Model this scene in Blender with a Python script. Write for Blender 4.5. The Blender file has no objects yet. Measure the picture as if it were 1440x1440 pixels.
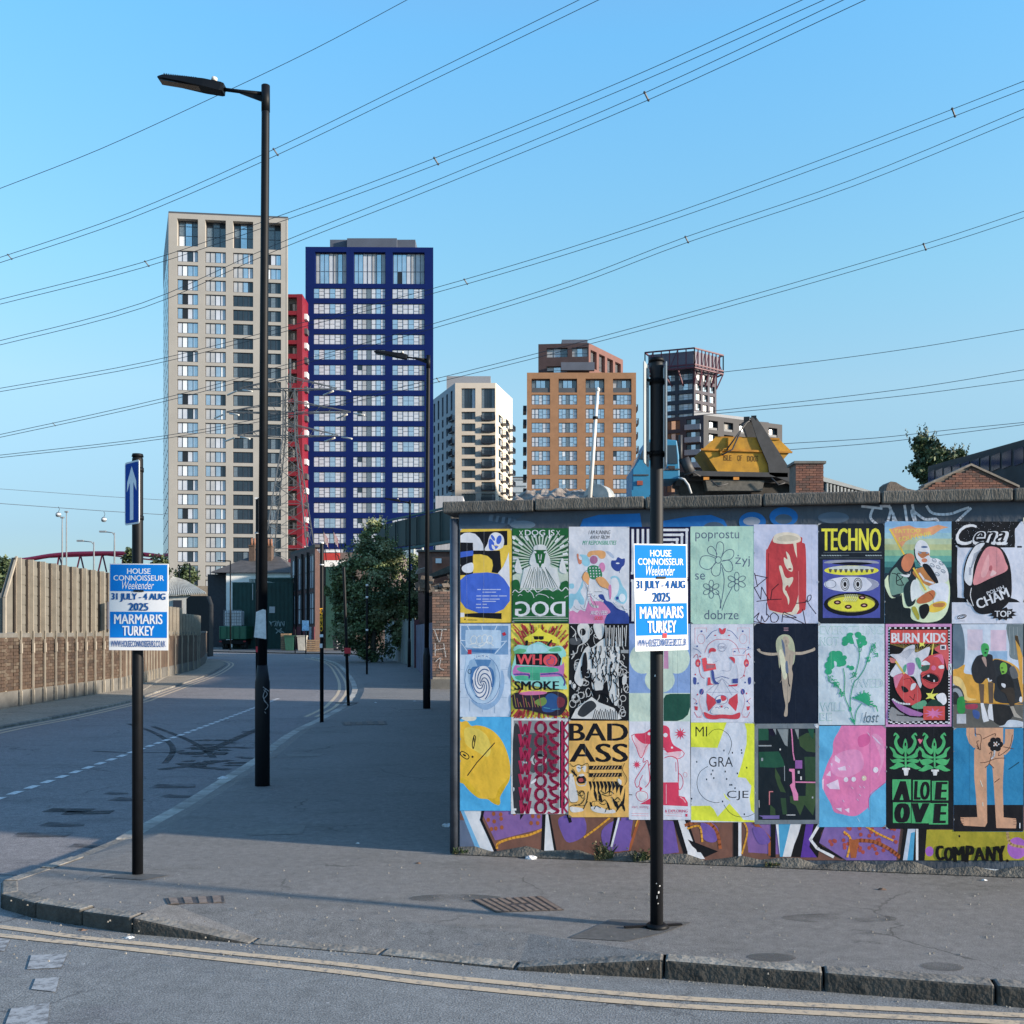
import bpy, bmesh, math, random
from math import sin, cos, pi, radians as R_
from mathutils import Vector, Matrix, geometry
random.seed(7)
SC = bpy.context.scene
COL = SC.collection
# ---------------------------------------------------------------- camera, sky, sun, exposure
H, F, YH = 1.72, 1440.0, 886.0          # eye height, focal length in photo pixels, horizon row
cd = bpy.data.cameras.new('camera'); cam = bpy.data.objects.new('camera', cd); COL.objects.link(cam)
cam.location = (0, 0, H); cam.rotation_euler = (pi/2, 0, 0)
cd.sensor_width = 36; cd.lens = 36; cd.shift_y = (YH-720)/1440; cd.clip_start = .05; cd.clip_end = 6000
SC.camera = cam
SUN_EL, SUN_AZ = R_(13.5), R_(107.5)          # azimuth clockwise from the viewing direction (+Y)
w = bpy.data.worlds.new('World'); SC.world = w; w.use_nodes = True
nt = w.node_tree; bgn = nt.nodes['Background']
sky = nt.nodes.new('ShaderNodeTexSky'); sky.sky_type = 'NISHITA'; sky.sun_disc = False
sky.sun_elevation = SUN_EL; sky.sun_rotation = SUN_AZ; sky.altitude = 0; sky.air_density = 1.0; sky.dust_density = .6; sky.ozone_density = 2.2
# the physical sky, softened (square root) and graded with height to clear blue, with red added overhead to warm the shade
sp = nt.nodes.new('ShaderNodeGamma'); sp.inputs['Gamma'].default_value = .65
tcw = nt.nodes.new('ShaderNodeTexCoord'); sx = nt.nodes.new('ShaderNodeSeparateXYZ'); rw = nt.nodes.new('ShaderNodeValToRGB'); mw = nt.nodes.new('ShaderNodeVectorMath'); mw.operation = 'MULTIPLY'; ms = nt.nodes.new('ShaderNodeVectorMath'); ms.operation = 'SCALE'; ms.inputs['Scale'].default_value = 3.0
nt.links.new(sky.outputs[0], sp.inputs['Color']); nt.links.new(tcw.outputs['Generated'], sx.inputs[0]); nt.links.new(sx.outputs['Z'], rw.inputs[0])
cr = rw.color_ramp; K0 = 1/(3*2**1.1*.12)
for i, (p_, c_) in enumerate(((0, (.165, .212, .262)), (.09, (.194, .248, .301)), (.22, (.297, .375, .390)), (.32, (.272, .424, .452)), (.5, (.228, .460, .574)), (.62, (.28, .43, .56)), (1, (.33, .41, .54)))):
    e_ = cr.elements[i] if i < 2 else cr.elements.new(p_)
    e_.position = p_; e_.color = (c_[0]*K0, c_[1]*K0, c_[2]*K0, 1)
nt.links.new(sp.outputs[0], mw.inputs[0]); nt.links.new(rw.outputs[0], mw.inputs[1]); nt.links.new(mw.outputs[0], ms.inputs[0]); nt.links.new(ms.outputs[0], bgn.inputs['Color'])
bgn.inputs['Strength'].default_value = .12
sl = bpy.data.lights.new('sun', 'SUN'); sl.energy = 4.7; sl.angle = R_(2.4); sl.color = (1, .86, .70)
so = bpy.data.objects.new('sun', sl); COL.objects.link(so)
sv = Vector((cos(SUN_EL)*sin(SUN_AZ), cos(SUN_EL)*cos(SUN_AZ), sin(SUN_EL)))
so.rotation_euler = sv.to_track_quat('Z', 'Y').to_euler(); so.location = (60, -10, 40)
SC.view_settings.view_transform = 'Standard'; SC.view_settings.look = 'None'
SC.view_settings.exposure = 1.1; SC.view_settings.gamma = 1; SC.view_settings.use_curve_mapping = False
SC.render.resolution_x = SC.render.resolution_y = 1024

# ---------------------------------------------------------------- helpers
def PX(px, Y): return (px-720)*Y/F
def PZ(py, Y): return H-(py-YH)*Y/F
def at(px, py, Y): return Vector((PX(px, Y), Y, PZ(py, Y)))
def gnd(px, py, z=0.0):
    Y = (H-z)*F/(py-YH); return Vector((PX(px, Y), Y, z))
def lin(c): return c/12.92 if c <= .04045 else ((c+.055)/1.055)**2.4
def hexc(h, k=1.0, tint=(1, 1, 1)):
    if len(h) == 3: h = h[0]*2+h[1]*2+h[2]*2
    return tuple(min(.9, lin(int(h[i:i+2], 16)/255)*k*t) for i, t in zip((0, 2, 4), tint))
MATS = {}
def M(name, col, rough=.75, metal=0.0, var=.12, scale=4.0, bump=0.0, bscale=60.0, stretch=None, spec=.5, col2=None, lo=.35, hi=.65, detail=4):
    if name in MATS: return MATS[name]
    if isinstance(col, str): col = hexc(col)
    m = bpy.data.materials.new(name); MATS[name] = m; m.use_nodes = True
    t = m.node_tree; b = t.nodes['Principled BSDF']
    b.inputs['Roughness'].default_value = rough; b.inputs['Metallic'].default_value = metal
    b.inputs['Specular IOR Level'].default_value = spec; b.inputs['Base Color'].default_value = (*col, 1)
    if var or col2 or bump:
        tc = t.nodes.new('ShaderNodeTexCoord'); mp = t.nodes.new('ShaderNodeMapping')
        t.links.new(tc.outputs['Object'], mp.inputs[0])
        if stretch: mp.inputs['Scale'].default_value = stretch
    if var or col2:
        n = t.nodes.new('ShaderNodeTexNoise'); n.inputs['Scale'].default_value = scale; n.inputs['Detail'].default_value = detail; n.inputs['Roughness'].default_value = .65
        t.links.new(mp.outputs[0], n.inputs['Vector'])
        r = t.nodes.new('ShaderNodeValToRGB'); t.links.new(n.outputs['Fac'], r.inputs[0])
        r.color_ramp.elements[0].position = lo; r.color_ramp.elements[1].position = hi
        if isinstance(col2, str): col2 = hexc(col2)
        a = col2 or tuple(c*(1-var) for c in col); z = col if col2 else tuple(c*(1+var) for c in col)
        r.color_ramp.elements[0].color = (*a, 1); r.color_ramp.elements[1].color = (*z, 1)
        t.links.new(r.outputs[0], b.inputs['Base Color'])
    if bump:
        n2 = t.nodes.new('ShaderNodeTexNoise'); n2.inputs['Scale'].default_value = bscale; n2.inputs['Detail'].default_value = 3
        t.links.new(mp.outputs[0], n2.inputs['Vector'])
        bp = t.nodes.new('ShaderNodeBump'); bp.inputs['Strength'].default_value = bump; bp.inputs['Distance'].default_value = .02
        t.links.new(n2.outputs['Fac'], bp.inputs['Height']); t.links.new(bp.outputs[0], b.inputs['Normal'])
    return m
def asphalt(name, c1, c2, c3, stain, sp=180.0, bump=.35, big=.35):
    m = bpy.data.materials.new(name); MATS[name] = m; m.use_nodes = True
    t = m.node_tree; b = t.nodes['Principled BSDF']; b.inputs['Roughness'].default_value = .85; b.inputs['Specular IOR Level'].default_value = .25
    tc = t.nodes.new('ShaderNodeTexCoord')
    def noise(s, d=4, ro=.6, sx=None):
        n = t.nodes.new('ShaderNodeTexNoise'); n.inputs['Scale'].default_value = s; n.inputs['Detail'].default_value = d; n.inputs['Roughness'].default_value = ro
        if sx:
            mp = t.nodes.new('ShaderNodeMapping'); mp.inputs['Scale'].default_value = sx
            t.links.new(tc.outputs['Object'], mp.inputs[0]); t.links.new(mp.outputs[0], n.inputs['Vector'])
        else: t.links.new(tc.outputs['Object'], n.inputs['Vector'])
        return n
    def ramp(src, a, z, ca, cz):
        r = t.nodes.new('ShaderNodeValToRGB'); t.links.new(src, r.inputs[0])
        r.color_ramp.elements[0].position = a; r.color_ramp.elements[1].position = z
        r.color_ramp.elements[0].color = (*ca, 1); r.color_ramp.elements[1].color = (*cz, 1); return r
    def mix(f, a, c, mode='MIX'):
        x = t.nodes.new('ShaderNodeMix'); x.data_type = 'RGBA'; x.blend_type = mode
        if isinstance(f, float): x.inputs[0].default_value = f
        else: t.links.new(f, x.inputs[0])
        for s, v in ((6, a), (7, c)):
            if isinstance(v, tuple): x.inputs[s].default_value = (*v, 1)
            else: t.links.new(v, x.inputs[s])
        return x.outputs[2]
    base = ramp(noise(big, 5).outputs['Fac'], .35, .68, c1, c2).outputs[0]
    st = ramp(noise(1.3, 7, .7, (.6, 1.6, 1)).outputs['Fac'], .53, .70, (0, 0, 0), (1, 1, 1)).outputs[0]
    base = mix(st, base, stain)
    fine = ramp(noise(sp, 2, .8).outputs['Fac'], .30, .72, (.45, .45, .45), (1.55, 1.55, 1.55)).outputs[0]
    base = mix(1.0, base, fine, 'MULTIPLY')
    mid = ramp(noise(14, 4, .75).outputs['Fac'], .3, .7, (.78, .78, .78), (1.18, 1.18, 1.18)).outputs[0]
    base = mix(1.0, base, mid, 'MULTIPLY')
    v = t.nodes.new('ShaderNodeTexVoronoi'); v.inputs['Scale'].default_value = 6.5; t.links.new(tc.outputs['Object'], v.inputs['Vector'])
    dots = ramp(v.outputs['Distance'], .045, .06, (1, 1, 1), (0, 0, 0)).outputs[0]
    base = mix(dots, base, c3)
    # fine meandering cracks, only in places
    wn = noise(2.2, 5, .6); ad = t.nodes.new('ShaderNodeVectorMath'); ad.operation = 'MULTIPLY_ADD'; ad.inputs[1].default_value = (.55, .55, .55)
    t.links.new(wn.outputs['Color'], ad.inputs[0]); t.links.new(tc.outputs['Object'], ad.inputs[2])
    vc = t.nodes.new('ShaderNodeTexVoronoi'); vc.feature = 'DISTANCE_TO_EDGE'; vc.inputs['Scale'].default_value = .75; t.links.new(ad.outputs[0], vc.inputs['Vector'])
    ck = ramp(vc.outputs['Distance'], .003, .011, (1, 1, 1), (0, 0, 0)).outputs[0]; cm = ramp(noise(.55, 3).outputs['Fac'], .50, .60, (0, 0, 0), (.75, .75, .75)).outputs[0]
    base = mix(mix(1.0, ck, cm, 'MULTIPLY'), base, tuple(c*.42 for c in stain))
    t.links.new(base, b.inputs['Base Color'])
    bp = t.nodes.new('ShaderNodeBump'); bp.inputs['Strength'].default_value = bump; bp.inputs['Distance'].default_value = .006
    t.links.new(noise(sp, 2, .8).outputs['Fac'], bp.inputs['Height']); t.links.new(bp.outputs[0], b.inputs['Normal'])
    return m
WL = {}
def tag(o, label=None, cat=None, group=None, kind=None):
    if label: o['label'] = label
    if cat: o['category'] = cat
    if group: o['group'] = group
    if kind: o['kind'] = kind
    return o
def wloc(o): return WL.get(o.name, Vector((0, 0, 0)))
def link(o, parent=None, loc=None):
    loc = Vector(loc if loc is not None else (wloc(parent) if parent else (0, 0, 0)))
    COL.objects.link(o); WL[o.name] = loc
    if parent: o.parent = parent; o.location = loc-wloc(parent)
    else: o.location = loc
    return o
def root(name, loc, label=None, cat=None, group=None, kind=None):
    o = bpy.data.objects.new(name, None); o.empty_display_size = .2
    return tag(link(o, None, loc), label, cat, group, kind)
def inst(name, mesh, parent, loc, rz=0.0, rot=None):
    o = bpy.data.objects.new(name, mesh); link(o, parent, loc)
    o.rotation_euler = rot or (0, 0, rz); return o
def V(*a): return Vector(a)
class MB:
    def __init__(s): s.v = []; s.f = []; s.m = []; s.sm = []
    def face(s, pts, m=0, smooth=False):
        i = len(s.v); s.v += [Vector(p) for p in pts]; s.f.append(tuple(range(i, i+len(pts)))); s.m.append(m); s.sm.append(smooth)
    def box(s, a, b, m=0):
        x0, y0, z0 = a; x1, y1, z1 = b
        s.hexa([V(x0,y0,z0),V(x1,y0,z0),V(x1,y1,z0),V(x0,y1,z0),V(x0,y0,z1),V(x1,y0,z1),V(x1,y1,z1),V(x0,y1,z1)], m)
    def hexa(s, p, m=0):
        i = len(s.v); s.v += [Vector(q) for q in p]
        for q in ((3,2,1,0),(4,5,6,7),(0,1,5,4),(1,2,6,5),(2,3,7,6),(3,0,4,7)):
            s.f.append(tuple(i+k for k in q)); s.m.append(m); s.sm.append(False)
    def obox(s, c, u, v, w_, m=0):     # centre + three half vectors
        c, u, v, w_ = map(Vector, (c, u, v, w_))
        s.hexa([c-u-v-w_, c+u-v-w_, c+u+v-w_, c-u+v-w_, c-u-v+w_, c+u-v+w_, c+u+v+w_, c-u+v+w_], m)
    def wallbox(s, a, b, z0, z1, t, m=0, side=1):   # vertical slab from plan point a to b, thickness t to the far side
        a, b = V(a[0], a[1], 0), V(b[0], b[1], 0); d = (b-a).normalized(); n = V(-d.y, d.x, 0)*t*side
        s.hexa([a+V(0,0,z0), b+V(0,0,z0), b+n+V(0,0,z0), a+n+V(0,0,z0), a+V(0,0,z1), b+V(0,0,z1), b+n+V(0,0,z1), a+n+V(0,0,z1)], m)
    def bar(s, a, b, t, m=0, t2=None):
        a, b = Vector(a), Vector(b); d = (b-a); L = d.length
        if L < 1e-6: return
        d /= L; up = V(0,0,1) if abs(d.z) < .95 else V(0,1,0)
        u = d.cross(up).normalized()*t/2; v = u.cross(d).normalized()*(t2 or t)/2
        s.obox((a+b)/2, d*L/2, u, v, m)
    def cyl(s, a, b, r0, r1=None, n=12, m=0, cap=True):
        s.tube([a, b], [r0, r0 if r1 is None else r1], n, m, cap)
    def tube(s, pts, rad, n=8, m=0, cap=True, smooth=True):
        pts = [Vector(p) for p in pts]
        if not isinstance(rad, (list, tuple)): rad = [rad]*len(pts)
        base = len(s.v); pu = None
        for k, p in enumerate(pts):
            d = (pts[min(k+1, len(pts)-1)]-pts[max(k-1, 0)])
            if d.length < 1e-9: d = V(0,0,1)
            d.normalize()
            if pu is None:
                up = V(0,0,1) if abs(d.z) < .9 else V(1,0,0); u = up.cross(d).normalized()
            else: u = (pu-d*pu.dot(d)).normalized()
            pu = u; v = d.cross(u)
            for q in range(n):
                a = 2*pi*q/n; s.v.append(p+(u*cos(a)+v*sin(a))*rad[k])
        for k in range(len(pts)-1):
            for q in range(n):
                i = base+k*n; s.f.append((i+q, i+(q+1)%n, i+n+(q+1)%n, i+n+q)); s.m.append(m); s.sm.append(smooth)
        if cap:
            s.f.append(tuple(base+q for q in range(n))[::-1]); s.m.append(m); s.sm.append(False)
            i = base+(len(pts)-1)*n; s.f.append(tuple(i+q for q in range(n))); s.m.append(m); s.sm.append(False)
    def prism(s, poly, n, m=0):       # planar polygon of 3D points extruded by vector n
        poly = [Vector(p) for p in poly]; n = Vector(n); k = len(poly)
        tris = geometry.tessellate_polygon([poly])
        i = len(s.v); s.v += poly+[p+n for p in poly]
        for t in tris:
            s.f.append(tuple(i+q for q in t)); s.m.append(m); s.sm.append(False)
            s.f.append(tuple(i+k+q for q in t)[::-1]); s.m.append(m); s.sm.append(False)
        for q in range(k):
            s.f.append((i+q, i+(q+1) % k, i+k+(q+1) % k, i+k+q)); s.m.append(m); s.sm.append(False)
    def sheet(s, poly, m=0):
        poly = [Vector(p) for p in poly]; i = len(s.v); s.v += poly
        for t in geometry.tessellate_polygon([poly]): s.f.append(tuple(i+q for q in t)); s.m.append(m); s.sm.append(False)
    def sphere(s, c, r, n=10, m=0, k=6, sz=1.0):
        c = Vector(c); s.tube([c+V(0,0,-r*sz*cos(pi*j/k)) for j in range(k+1)], [max(.0005, r*sin(pi*j/k)) for j in range(k+1)], n, m, False)
    def mesh(s, name, mats, org=(0,0,0), fix=True):
        me = bpy.data.meshes.new(name); o = Vector(org)
        me.from_pydata([tuple(p-o) for p in s.v], [], s.f)
        for mt in (mats if isinstance(mats, (list, tuple)) else [mats]): me.materials.append(mt)
        me.polygons.foreach_set('material_index', s.m); me.polygons.foreach_set('use_smooth', s.sm)
        if fix:
            bm = bmesh.new(); bm.from_mesh(me); bmesh.ops.recalc_face_normals(bm, faces=bm.faces); bm.to_mesh(me); bm.free()
        me.update(); return me
    def build(s, name, mats, parent=None, org=None, fix=True):
        org = Vector(org) if org is not None else (wloc(parent) if parent else V(0,0,0))
        o = bpy.data.objects.new(name, s.mesh(name, mats, org, fix)); return link(o, parent, org)
def bevel(o, wd, seg=2):
    b = o.modifiers.new('bevel', 'BEVEL'); b.width = wd; b.segments = seg; b.limit_method = 'ANGLE'; b.angle_limit = R_(40); return o
# text to triangles (ink box normalised to 0..1), built-in font only
TX = {}
def glyphs(txt, bold=0.0, shear=0.0):
    k = (txt, bold, shear)
    if k in TX: return TX[k]
    c = bpy.data.curves.new('t', 'FONT'); c.body = txt; c.size = 1; c.offset = bold*.5; c.shear = shear; c.resolution_u = 3
    o = bpy.data.objects.new('t', c); me = bpy.data.meshes.new_from_object(o)
    vs = [v.co.copy() for v in me.vertices]; fs = [tuple(p.vertices) for p in me.polygons]
    bpy.data.objects.remove(o); bpy.data.curves.remove(c); bpy.data.meshes.remove(me)
    x0 = min(v.x for v in vs); x1 = max(v.x for v in vs); y0 = min(v.y for v in vs); y1 = max(v.y for v in vs)
    TX[k] = ([((v.x-x0)/(x1-x0), (v.y-y0)/(y1-y0)) for v in vs], fs); return TX[k]
def smooth(pts, closed=True, k=4):
    n = len(pts); out = []
    for i in range(n if closed else n-1):
        g = (lambda j: pts[j % n]) if closed else (lambda j: pts[max(0, min(n-1, j))])
        a, b, c, d = g(i-1), g(i), g(i+1), g(i+2)
        for q in range(k):
            t = q/k
            out.append(tuple(.5*(2*b[e]+(c[e]-a[e])*t+(2*a[e]-5*b[e]+4*c[e]-d[e])*t*t+(3*b[e]-a[e]-3*c[e]+d[e])*t**3) for e in range(len(b))))
    if not closed: out.append(tuple(pts[-1]))
    return out
def stroke(pts, wd, closed=False):
    if closed: pts = pts+[pts[0], pts[1]]
    out = []
    for i in range(len(pts)-1):
        (x0, y0), (x1, y1) = pts[i], pts[i+1]; dx, dy = x1-x0, y1-y0; L = math.hypot(dx, dy) or 1
        nx, ny = -dy/L*wd/2, dx/L*wd/2; ex, ey = dx/L*wd*.25, dy/L*wd*.25
        out.append([(x0+nx-ex, y0+ny-ey), (x1+nx+ex, y1+ny+ey), (x1-nx+ex, y1-ny+ey), (x0-nx-ex, y0-ny-ey)])
    return out
def clip(poly, b):
    for ax, lim, sg in ((0, b[0], 1), (0, b[2], -1), (1, b[1], 1), (1, b[3], -1)):
        out = []
        for i in range(len(poly)):
            p, q = poly[i-1], poly[i]; dp, dq = (p[ax]-lim)*sg, (q[ax]-lim)*sg
            if (dp >= 0) != (dq >= 0):
                t = dp/(dp-dq); out.append((p[0]+(q[0]-p[0])*t, p[1]+(q[1]-p[1])*t))
            if dq >= 0: out.append(q)
        poly = out
        if len(poly) < 3: return []
    return poly
def ink(h): return M('ink_'+h, hexc(h, 1.22, (1.13, 1.0, .90)), rough=.7, var=.09, scale=5, bump=.3, bscale=6, spec=.2)
class Art:
    """flat print: shapes drawn in zoom coordinates (ox, oy, s) and carried onto a surface by fn(px, py, off)"""
    def __init__(s, fn, ox, oy, sc, b, off=.004, step=.000015):
        s.fn, s.ox, s.oy, s.s, s.b, s.off, s.step = fn, ox, oy, sc, b, off, step
        s.mb = MB(); s.mats = []; s.k = 0
    def mi(s, c):
        m = ink(c) if isinstance(c, str) else c
        if m not in s.mats: s.mats.append(m)
        return s.mats.index(m)
    def put(s, poly, c, nc=False):
        if not nc: poly = clip(poly, s.b)
        if len(poly) < 3: return
        m = s.mi(c); o = s.off+s.k*s.step
        p2 = [Vector((x, y, 0)) for x, y in poly]; i = len(s.mb.v)
        s.mb.v += [s.fn(s.ox+x/s.s, s.oy+y/s.s, o) for x, y in poly]
        for t in (geometry.tessellate_polygon([p2]) if len(poly) > 3 else [(0, 1, 2)]):
            s.mb.f.append(tuple(i+q for q in t)); s.mb.m.append(m); s.mb.sm.append(False)
    def pt(s, a): return [(a[i], a[i+1]) for i in range(0, len(a), 2)]
    def P(s, c, *a): s.k += 1; s.put(s.pt(a), c)
    def S(s, c, *a): s.k += 1; s.put(smooth(s.pt(a)), c)
    def R(s, c, x0, y0, x1, y1): s.k += 1; s.put([(x0, y0), (x1, y0), (x1, y1), (x0, y1)], c)
    def E(s, c, x, y, rx, ry=None, rot=0, n=22):
        s.k += 1; ry = rx if ry is None else ry; ca, sa = cos(R_(rot)), sin(R_(rot)); q = []
        for i in range(n):
            a = 2*pi*i/n; u, v = rx*cos(a), ry*sin(a); q.append((x+u*ca-v*sa, y+u*sa+v*ca))
        s.put(q, c)
    def L(s, c, wd, *a):
        s.k += 1
        for q in stroke(s.pt(a), wd): s.put(q, c)
    def C(s, c, wd, *a):       # smooth open stroke
        s.k += 1
        for q in stroke(smooth(s.pt(a), False), wd): s.put(q, c)
    def O(s, c, wd, *a):       # smooth closed outline
        s.k += 1
        for q in stroke(smooth(s.pt(a)), wd, True): s.put(q, c)
    def EO(s, c, wd, x, y, rx, ry=None, rot=0):
        ry = ry or rx; ca, sa = cos(R_(rot)), sin(R_(rot)); a = []
        for i in range(20):
            t = 2*pi*i/20; u, v = rx*cos(t), ry*sin(t); a.append((x+u*ca-v*sa, y+u*sa+v*ca))
        s.k += 1
        for q in stroke(a, wd, True): s.put(q, c)
    def T(s, c, txt, x0, y0, x1, y1, bold=0.0, shear=0.0, mir=False, rot=0):
        vs, fs = glyphs(txt, min(0, bold), shear); m = s.mi(c)
        cx, cy = (x0+x1)/2, (y0+y1)/2; ca, sa = cos(R_(rot)), sin(R_(rot)); e = max(0, bold)*(y1-y0)*.55
        n = 0 if e <= 0 else (1 if bold < .05 else 2)
        for q_ in ([0] if not n else [k/n for k in range(-n, n+1)]):      # heavier strokes: the same glyphs set side by side
            s.k += 1; o = s.off+s.k*s.step; i = len(s.mb.v)
            for u, v in vs:
                if mir: u = 1-u
                x, y = x0+e+(x1-x0-2*e)*u-cx+q_*e, y1+(y0-y1)*v-cy
                s.mb.v.append(s.fn(s.ox+(cx+x*ca-y*sa)/s.s, s.oy+(cy+x*sa+y*ca)/s.s, o))
            for f in fs: s.mb.f.append(tuple(i+q for q in f)); s.mb.m.append(m); s.mb.sm.append(False)
    def done(s, name, label=None, cat=None, group=None, parent=None, org=None):
        return tag(s.mb.build(name, s.mats, parent, org, fix=False), label, cat, group)
def strokes(fn, ox, oy, sc, ink_, wd, parent, *qs, off=.001):
    for q in qs:
        g = Art(fn, ox, oy, sc, (-9e4, -9e4, 9e4, 9e4), off=off); g.C(ink_, wd, *q); g.done('scrawl', parent=parent)
# ---------------------------------------------------------------- setting: ground, roads, pavements
asp = asphalt('asphalt_road', (.19,.178,.18), (.22,.206,.206), (.30,.29,.29), (.155,.145,.146), sp=120)
aspn = asphalt('asphalt_junction', (.175,.18,.18), (.215,.22,.22), (.36,.36,.36), (.16,.16,.167), sp=90, bump=.6)
pav = asphalt('asphalt_footway', (.172,.165,.158), (.198,.19,.182), (.30,.29,.27), (.145,.14,.132), sp=150, big=.6)
pavl = asphalt('footway_concrete', (.25,.22,.18), (.31,.275,.22), (.36,.33,.28), (.20,.175,.145), sp=120, big=.8)
grd = M('bare_ground', (.13,.125,.115), var=.25, scale=.2)
mb = MB(); mb.sheet([V(-2500,-300,-.104), V(2500,-300,-.104), V(2500,4000,-.104), V(-2500,4000,-.104)])
tag(mb.build('ground', grd), kind='structure')
def ZR(px, py): return gnd(px, py, -.1)
# kerb line of the corner pavement, from the right of the picture round the corner and up the street (x, y, z of its top)
KP = [(14,2.1,0),(2.47,4.93,0),(1.5,5.17,0),(.49,5.41,0),(.2,5.46,-.045),(-.05,5.49,-.088),(-.97,5.80,-.088),(-1.6,5.95,-.088),(-1.85,6.0,-.06),(-2.17,6.09,0),(-2.53,6.25,0),(-2.83,6.37,0),(-3.24,6.60,0),
      (-3.46,6.86,0),(-3.52,7.18,0),(-3.42,7.45,0),(-3.36,7.89,-.01),(-3.34,8.48,-.03),(-3.40,9.49,-.05),(-3.42,10.45,-.06),(-3.48,11.57,-.06),(-3.6,14.2,-.06),(-3.9,17.9,-.06),(-3.92,20.5,-.06),(-3.98,23.4,-.06),(-4.1,25,-.06),(-4.9,31.4,-.05),(-6.85,42,-.04),(-9.8,56,-.03),(-13,66,-.03)]
def resample(P, step):
    out = [Vector(P[0])]; acc = 0
    for i in range(len(P)-1):
        a, b = Vector(P[i]), Vector(P[i+1]); L = (b-a).length; d = step-acc
        while d <= L: out.append(a.lerp(b, d/L)); d += step
        acc = L-(d-step)
    return out
KPs = [Vector(p) for p in KP[:3]]+[Vector(p) for p in smooth([tuple(p) for p in KP[2:]], False, 3)[1:]]
i1 = min(i for i, p in enumerate(KPs) if p.x < -2.2); i2 = max(i for i, p in enumerate(KPs) if p.y < 8.2)
ks = resample(KPs[:i1+1], .8); k2_ = resample([ks[-1]]+KPs[i1+1:i2+1], .40); k3_ = resample([k2_[-1]]+KPs[i2+1:], .8); ks = ks+k2_[1:]+k3_[1:]
KPs = ks
kmats = [M('kerb_granite_%d' % i, c, rough=.9, var=.35, scale=6, bump=.5, bscale=30) for i, c in enumerate([(.19,.175,.155),(.155,.145,.13),(.215,.20,.175)])]
kgrime = M('kerb_grime', (.05,.046,.04), rough=.95, var=.5, scale=7, bump=.6, bscale=35)
kroot = root('kerb', (0, 6, 0), kind='structure')
def nrm(a, b): d = (b-a); d.z = 0; d.normalize(); return V(-d.y, d.x, 0)
# the line runs anticlockwise seen from above with the pavement on its right (inner) side
def kerb(ks, rootob, wdt=.115, side=-1, grime=True):
    for i in range(len(ks)-1):
        a, b = ks[i], ks[i+1]; p = ks[max(0, i-1)]; q = ks[min(len(ks)-1, i+2)]
        na = (nrm(p, b) if i else nrm(a, b))*side; nb = nrm(a, q)*side
        g = (b-a).normalized()*.005; a = a+g; b = b-g; j = V(0,0,random.uniform(-.006,.004))
        m = MB(); W = wdt+random.uniform(-.008,.008); zb = -.16
        m.hexa([V(a.x,a.y,zb), V(b.x,b.y,zb), V(b.x,b.y,zb)+nb*W, V(a.x,a.y,zb)+na*W, a+j, b+j, b+nb*W+j, a+na*W+j]); m.m = [1, 0, 1, 1, 1, 1] if grime else [0]*6
        o = m.build('kerb_stone', [kmats[random.randrange(3)], kgrime], rootob, (a+b)/2); bevel(o, .014, 2)
def split_kerb():
    global kmats
    j = next(i for i, p in enumerate(ks) if p.y > 8.2 and p.x < -3)
    kerb(ks[:j+1], kroot); old = kmats
    kmats = [M('kerb_worn_%d' % i, c, rough=.9, var=.3, scale=5, bump=.4, bscale=30) for i, c in enumerate([(.33,.31,.28),(.27,.255,.23),(.38,.36,.32)])]
    kerb(ks[j:], kroot, wdt=.17, grime=False); kmats = old
split_kerb()
KPk = ks
# pavement body: edge strip then interior
inn = []
for i in range(len(KPs)):
    p = KPs[max(0, i-1)]; q = KPs[min(len(KPs)-1, i+1)]; inn.append((KPs[i], -nrm(p, q)))
mb = MB()
for i in range(len(inn)-1):
    (a, na), (b, nb) = inn[i], inn[i+1]
    kw = .15 if a.y > 8.2 and a.x < -3 else .10; a1, b1 = a+na*kw-V(0,0,.006), b+nb*kw-V(0,0,.006); a2, b2 = a+na*.36, b+nb*.36; a2.z = b2.z = -.006
    mb.face([a1, b1, b2, a2]); 
edge = [V((a+n*.36).x, (a+n*.36).y, -.006) for a, n in inn]
# interior is filled across to the walls in bands
right = lambda y: 14 if y < 7 else (8 if y < 9 else 6)
for i in range(len(edge)-1):
    a, b = edge[i], edge[i+1]
wallside = [V(14,9,-.006), V(5,9,-.006), V(3,30,-.006), V(2,50,-.006), V(-2,70,-.006)]
mb.sheet(edge+wallside[::-1])
mb.build('pavement', pav)['kind'] = 'structure'
# roads
mb = MB(); mb.sheet([V(-60,-20,-.1), V(60,-20,-.1), V(60,8,-.1), V(6,8,-.1), V(-2,9,-.1), V(-9,9.4,-.1), V(-60,6,-.1)])
jr = mb.build('junction_road', aspn); jr['kind'] = 'structure'
mb = MB(); mb.sheet([V(-60,7.9,-.096), V(-12,8.1,-.096), V(-2.9,7.55,-.096), V(-1,9.5,-.096), V(-1,50,-.096), V(-6,84,-.096), V(-6,118,-.096), V(-70,118,-.096), V(-60,80,-.096), V(-22,72,-.096), V(-14,45,-.096), V(-12,20,-.096), V(-13,13,-.096), V(-60,9,-.096)])
rd = mb.build('street_road', asp); rd['kind'] = 'structure'
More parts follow.
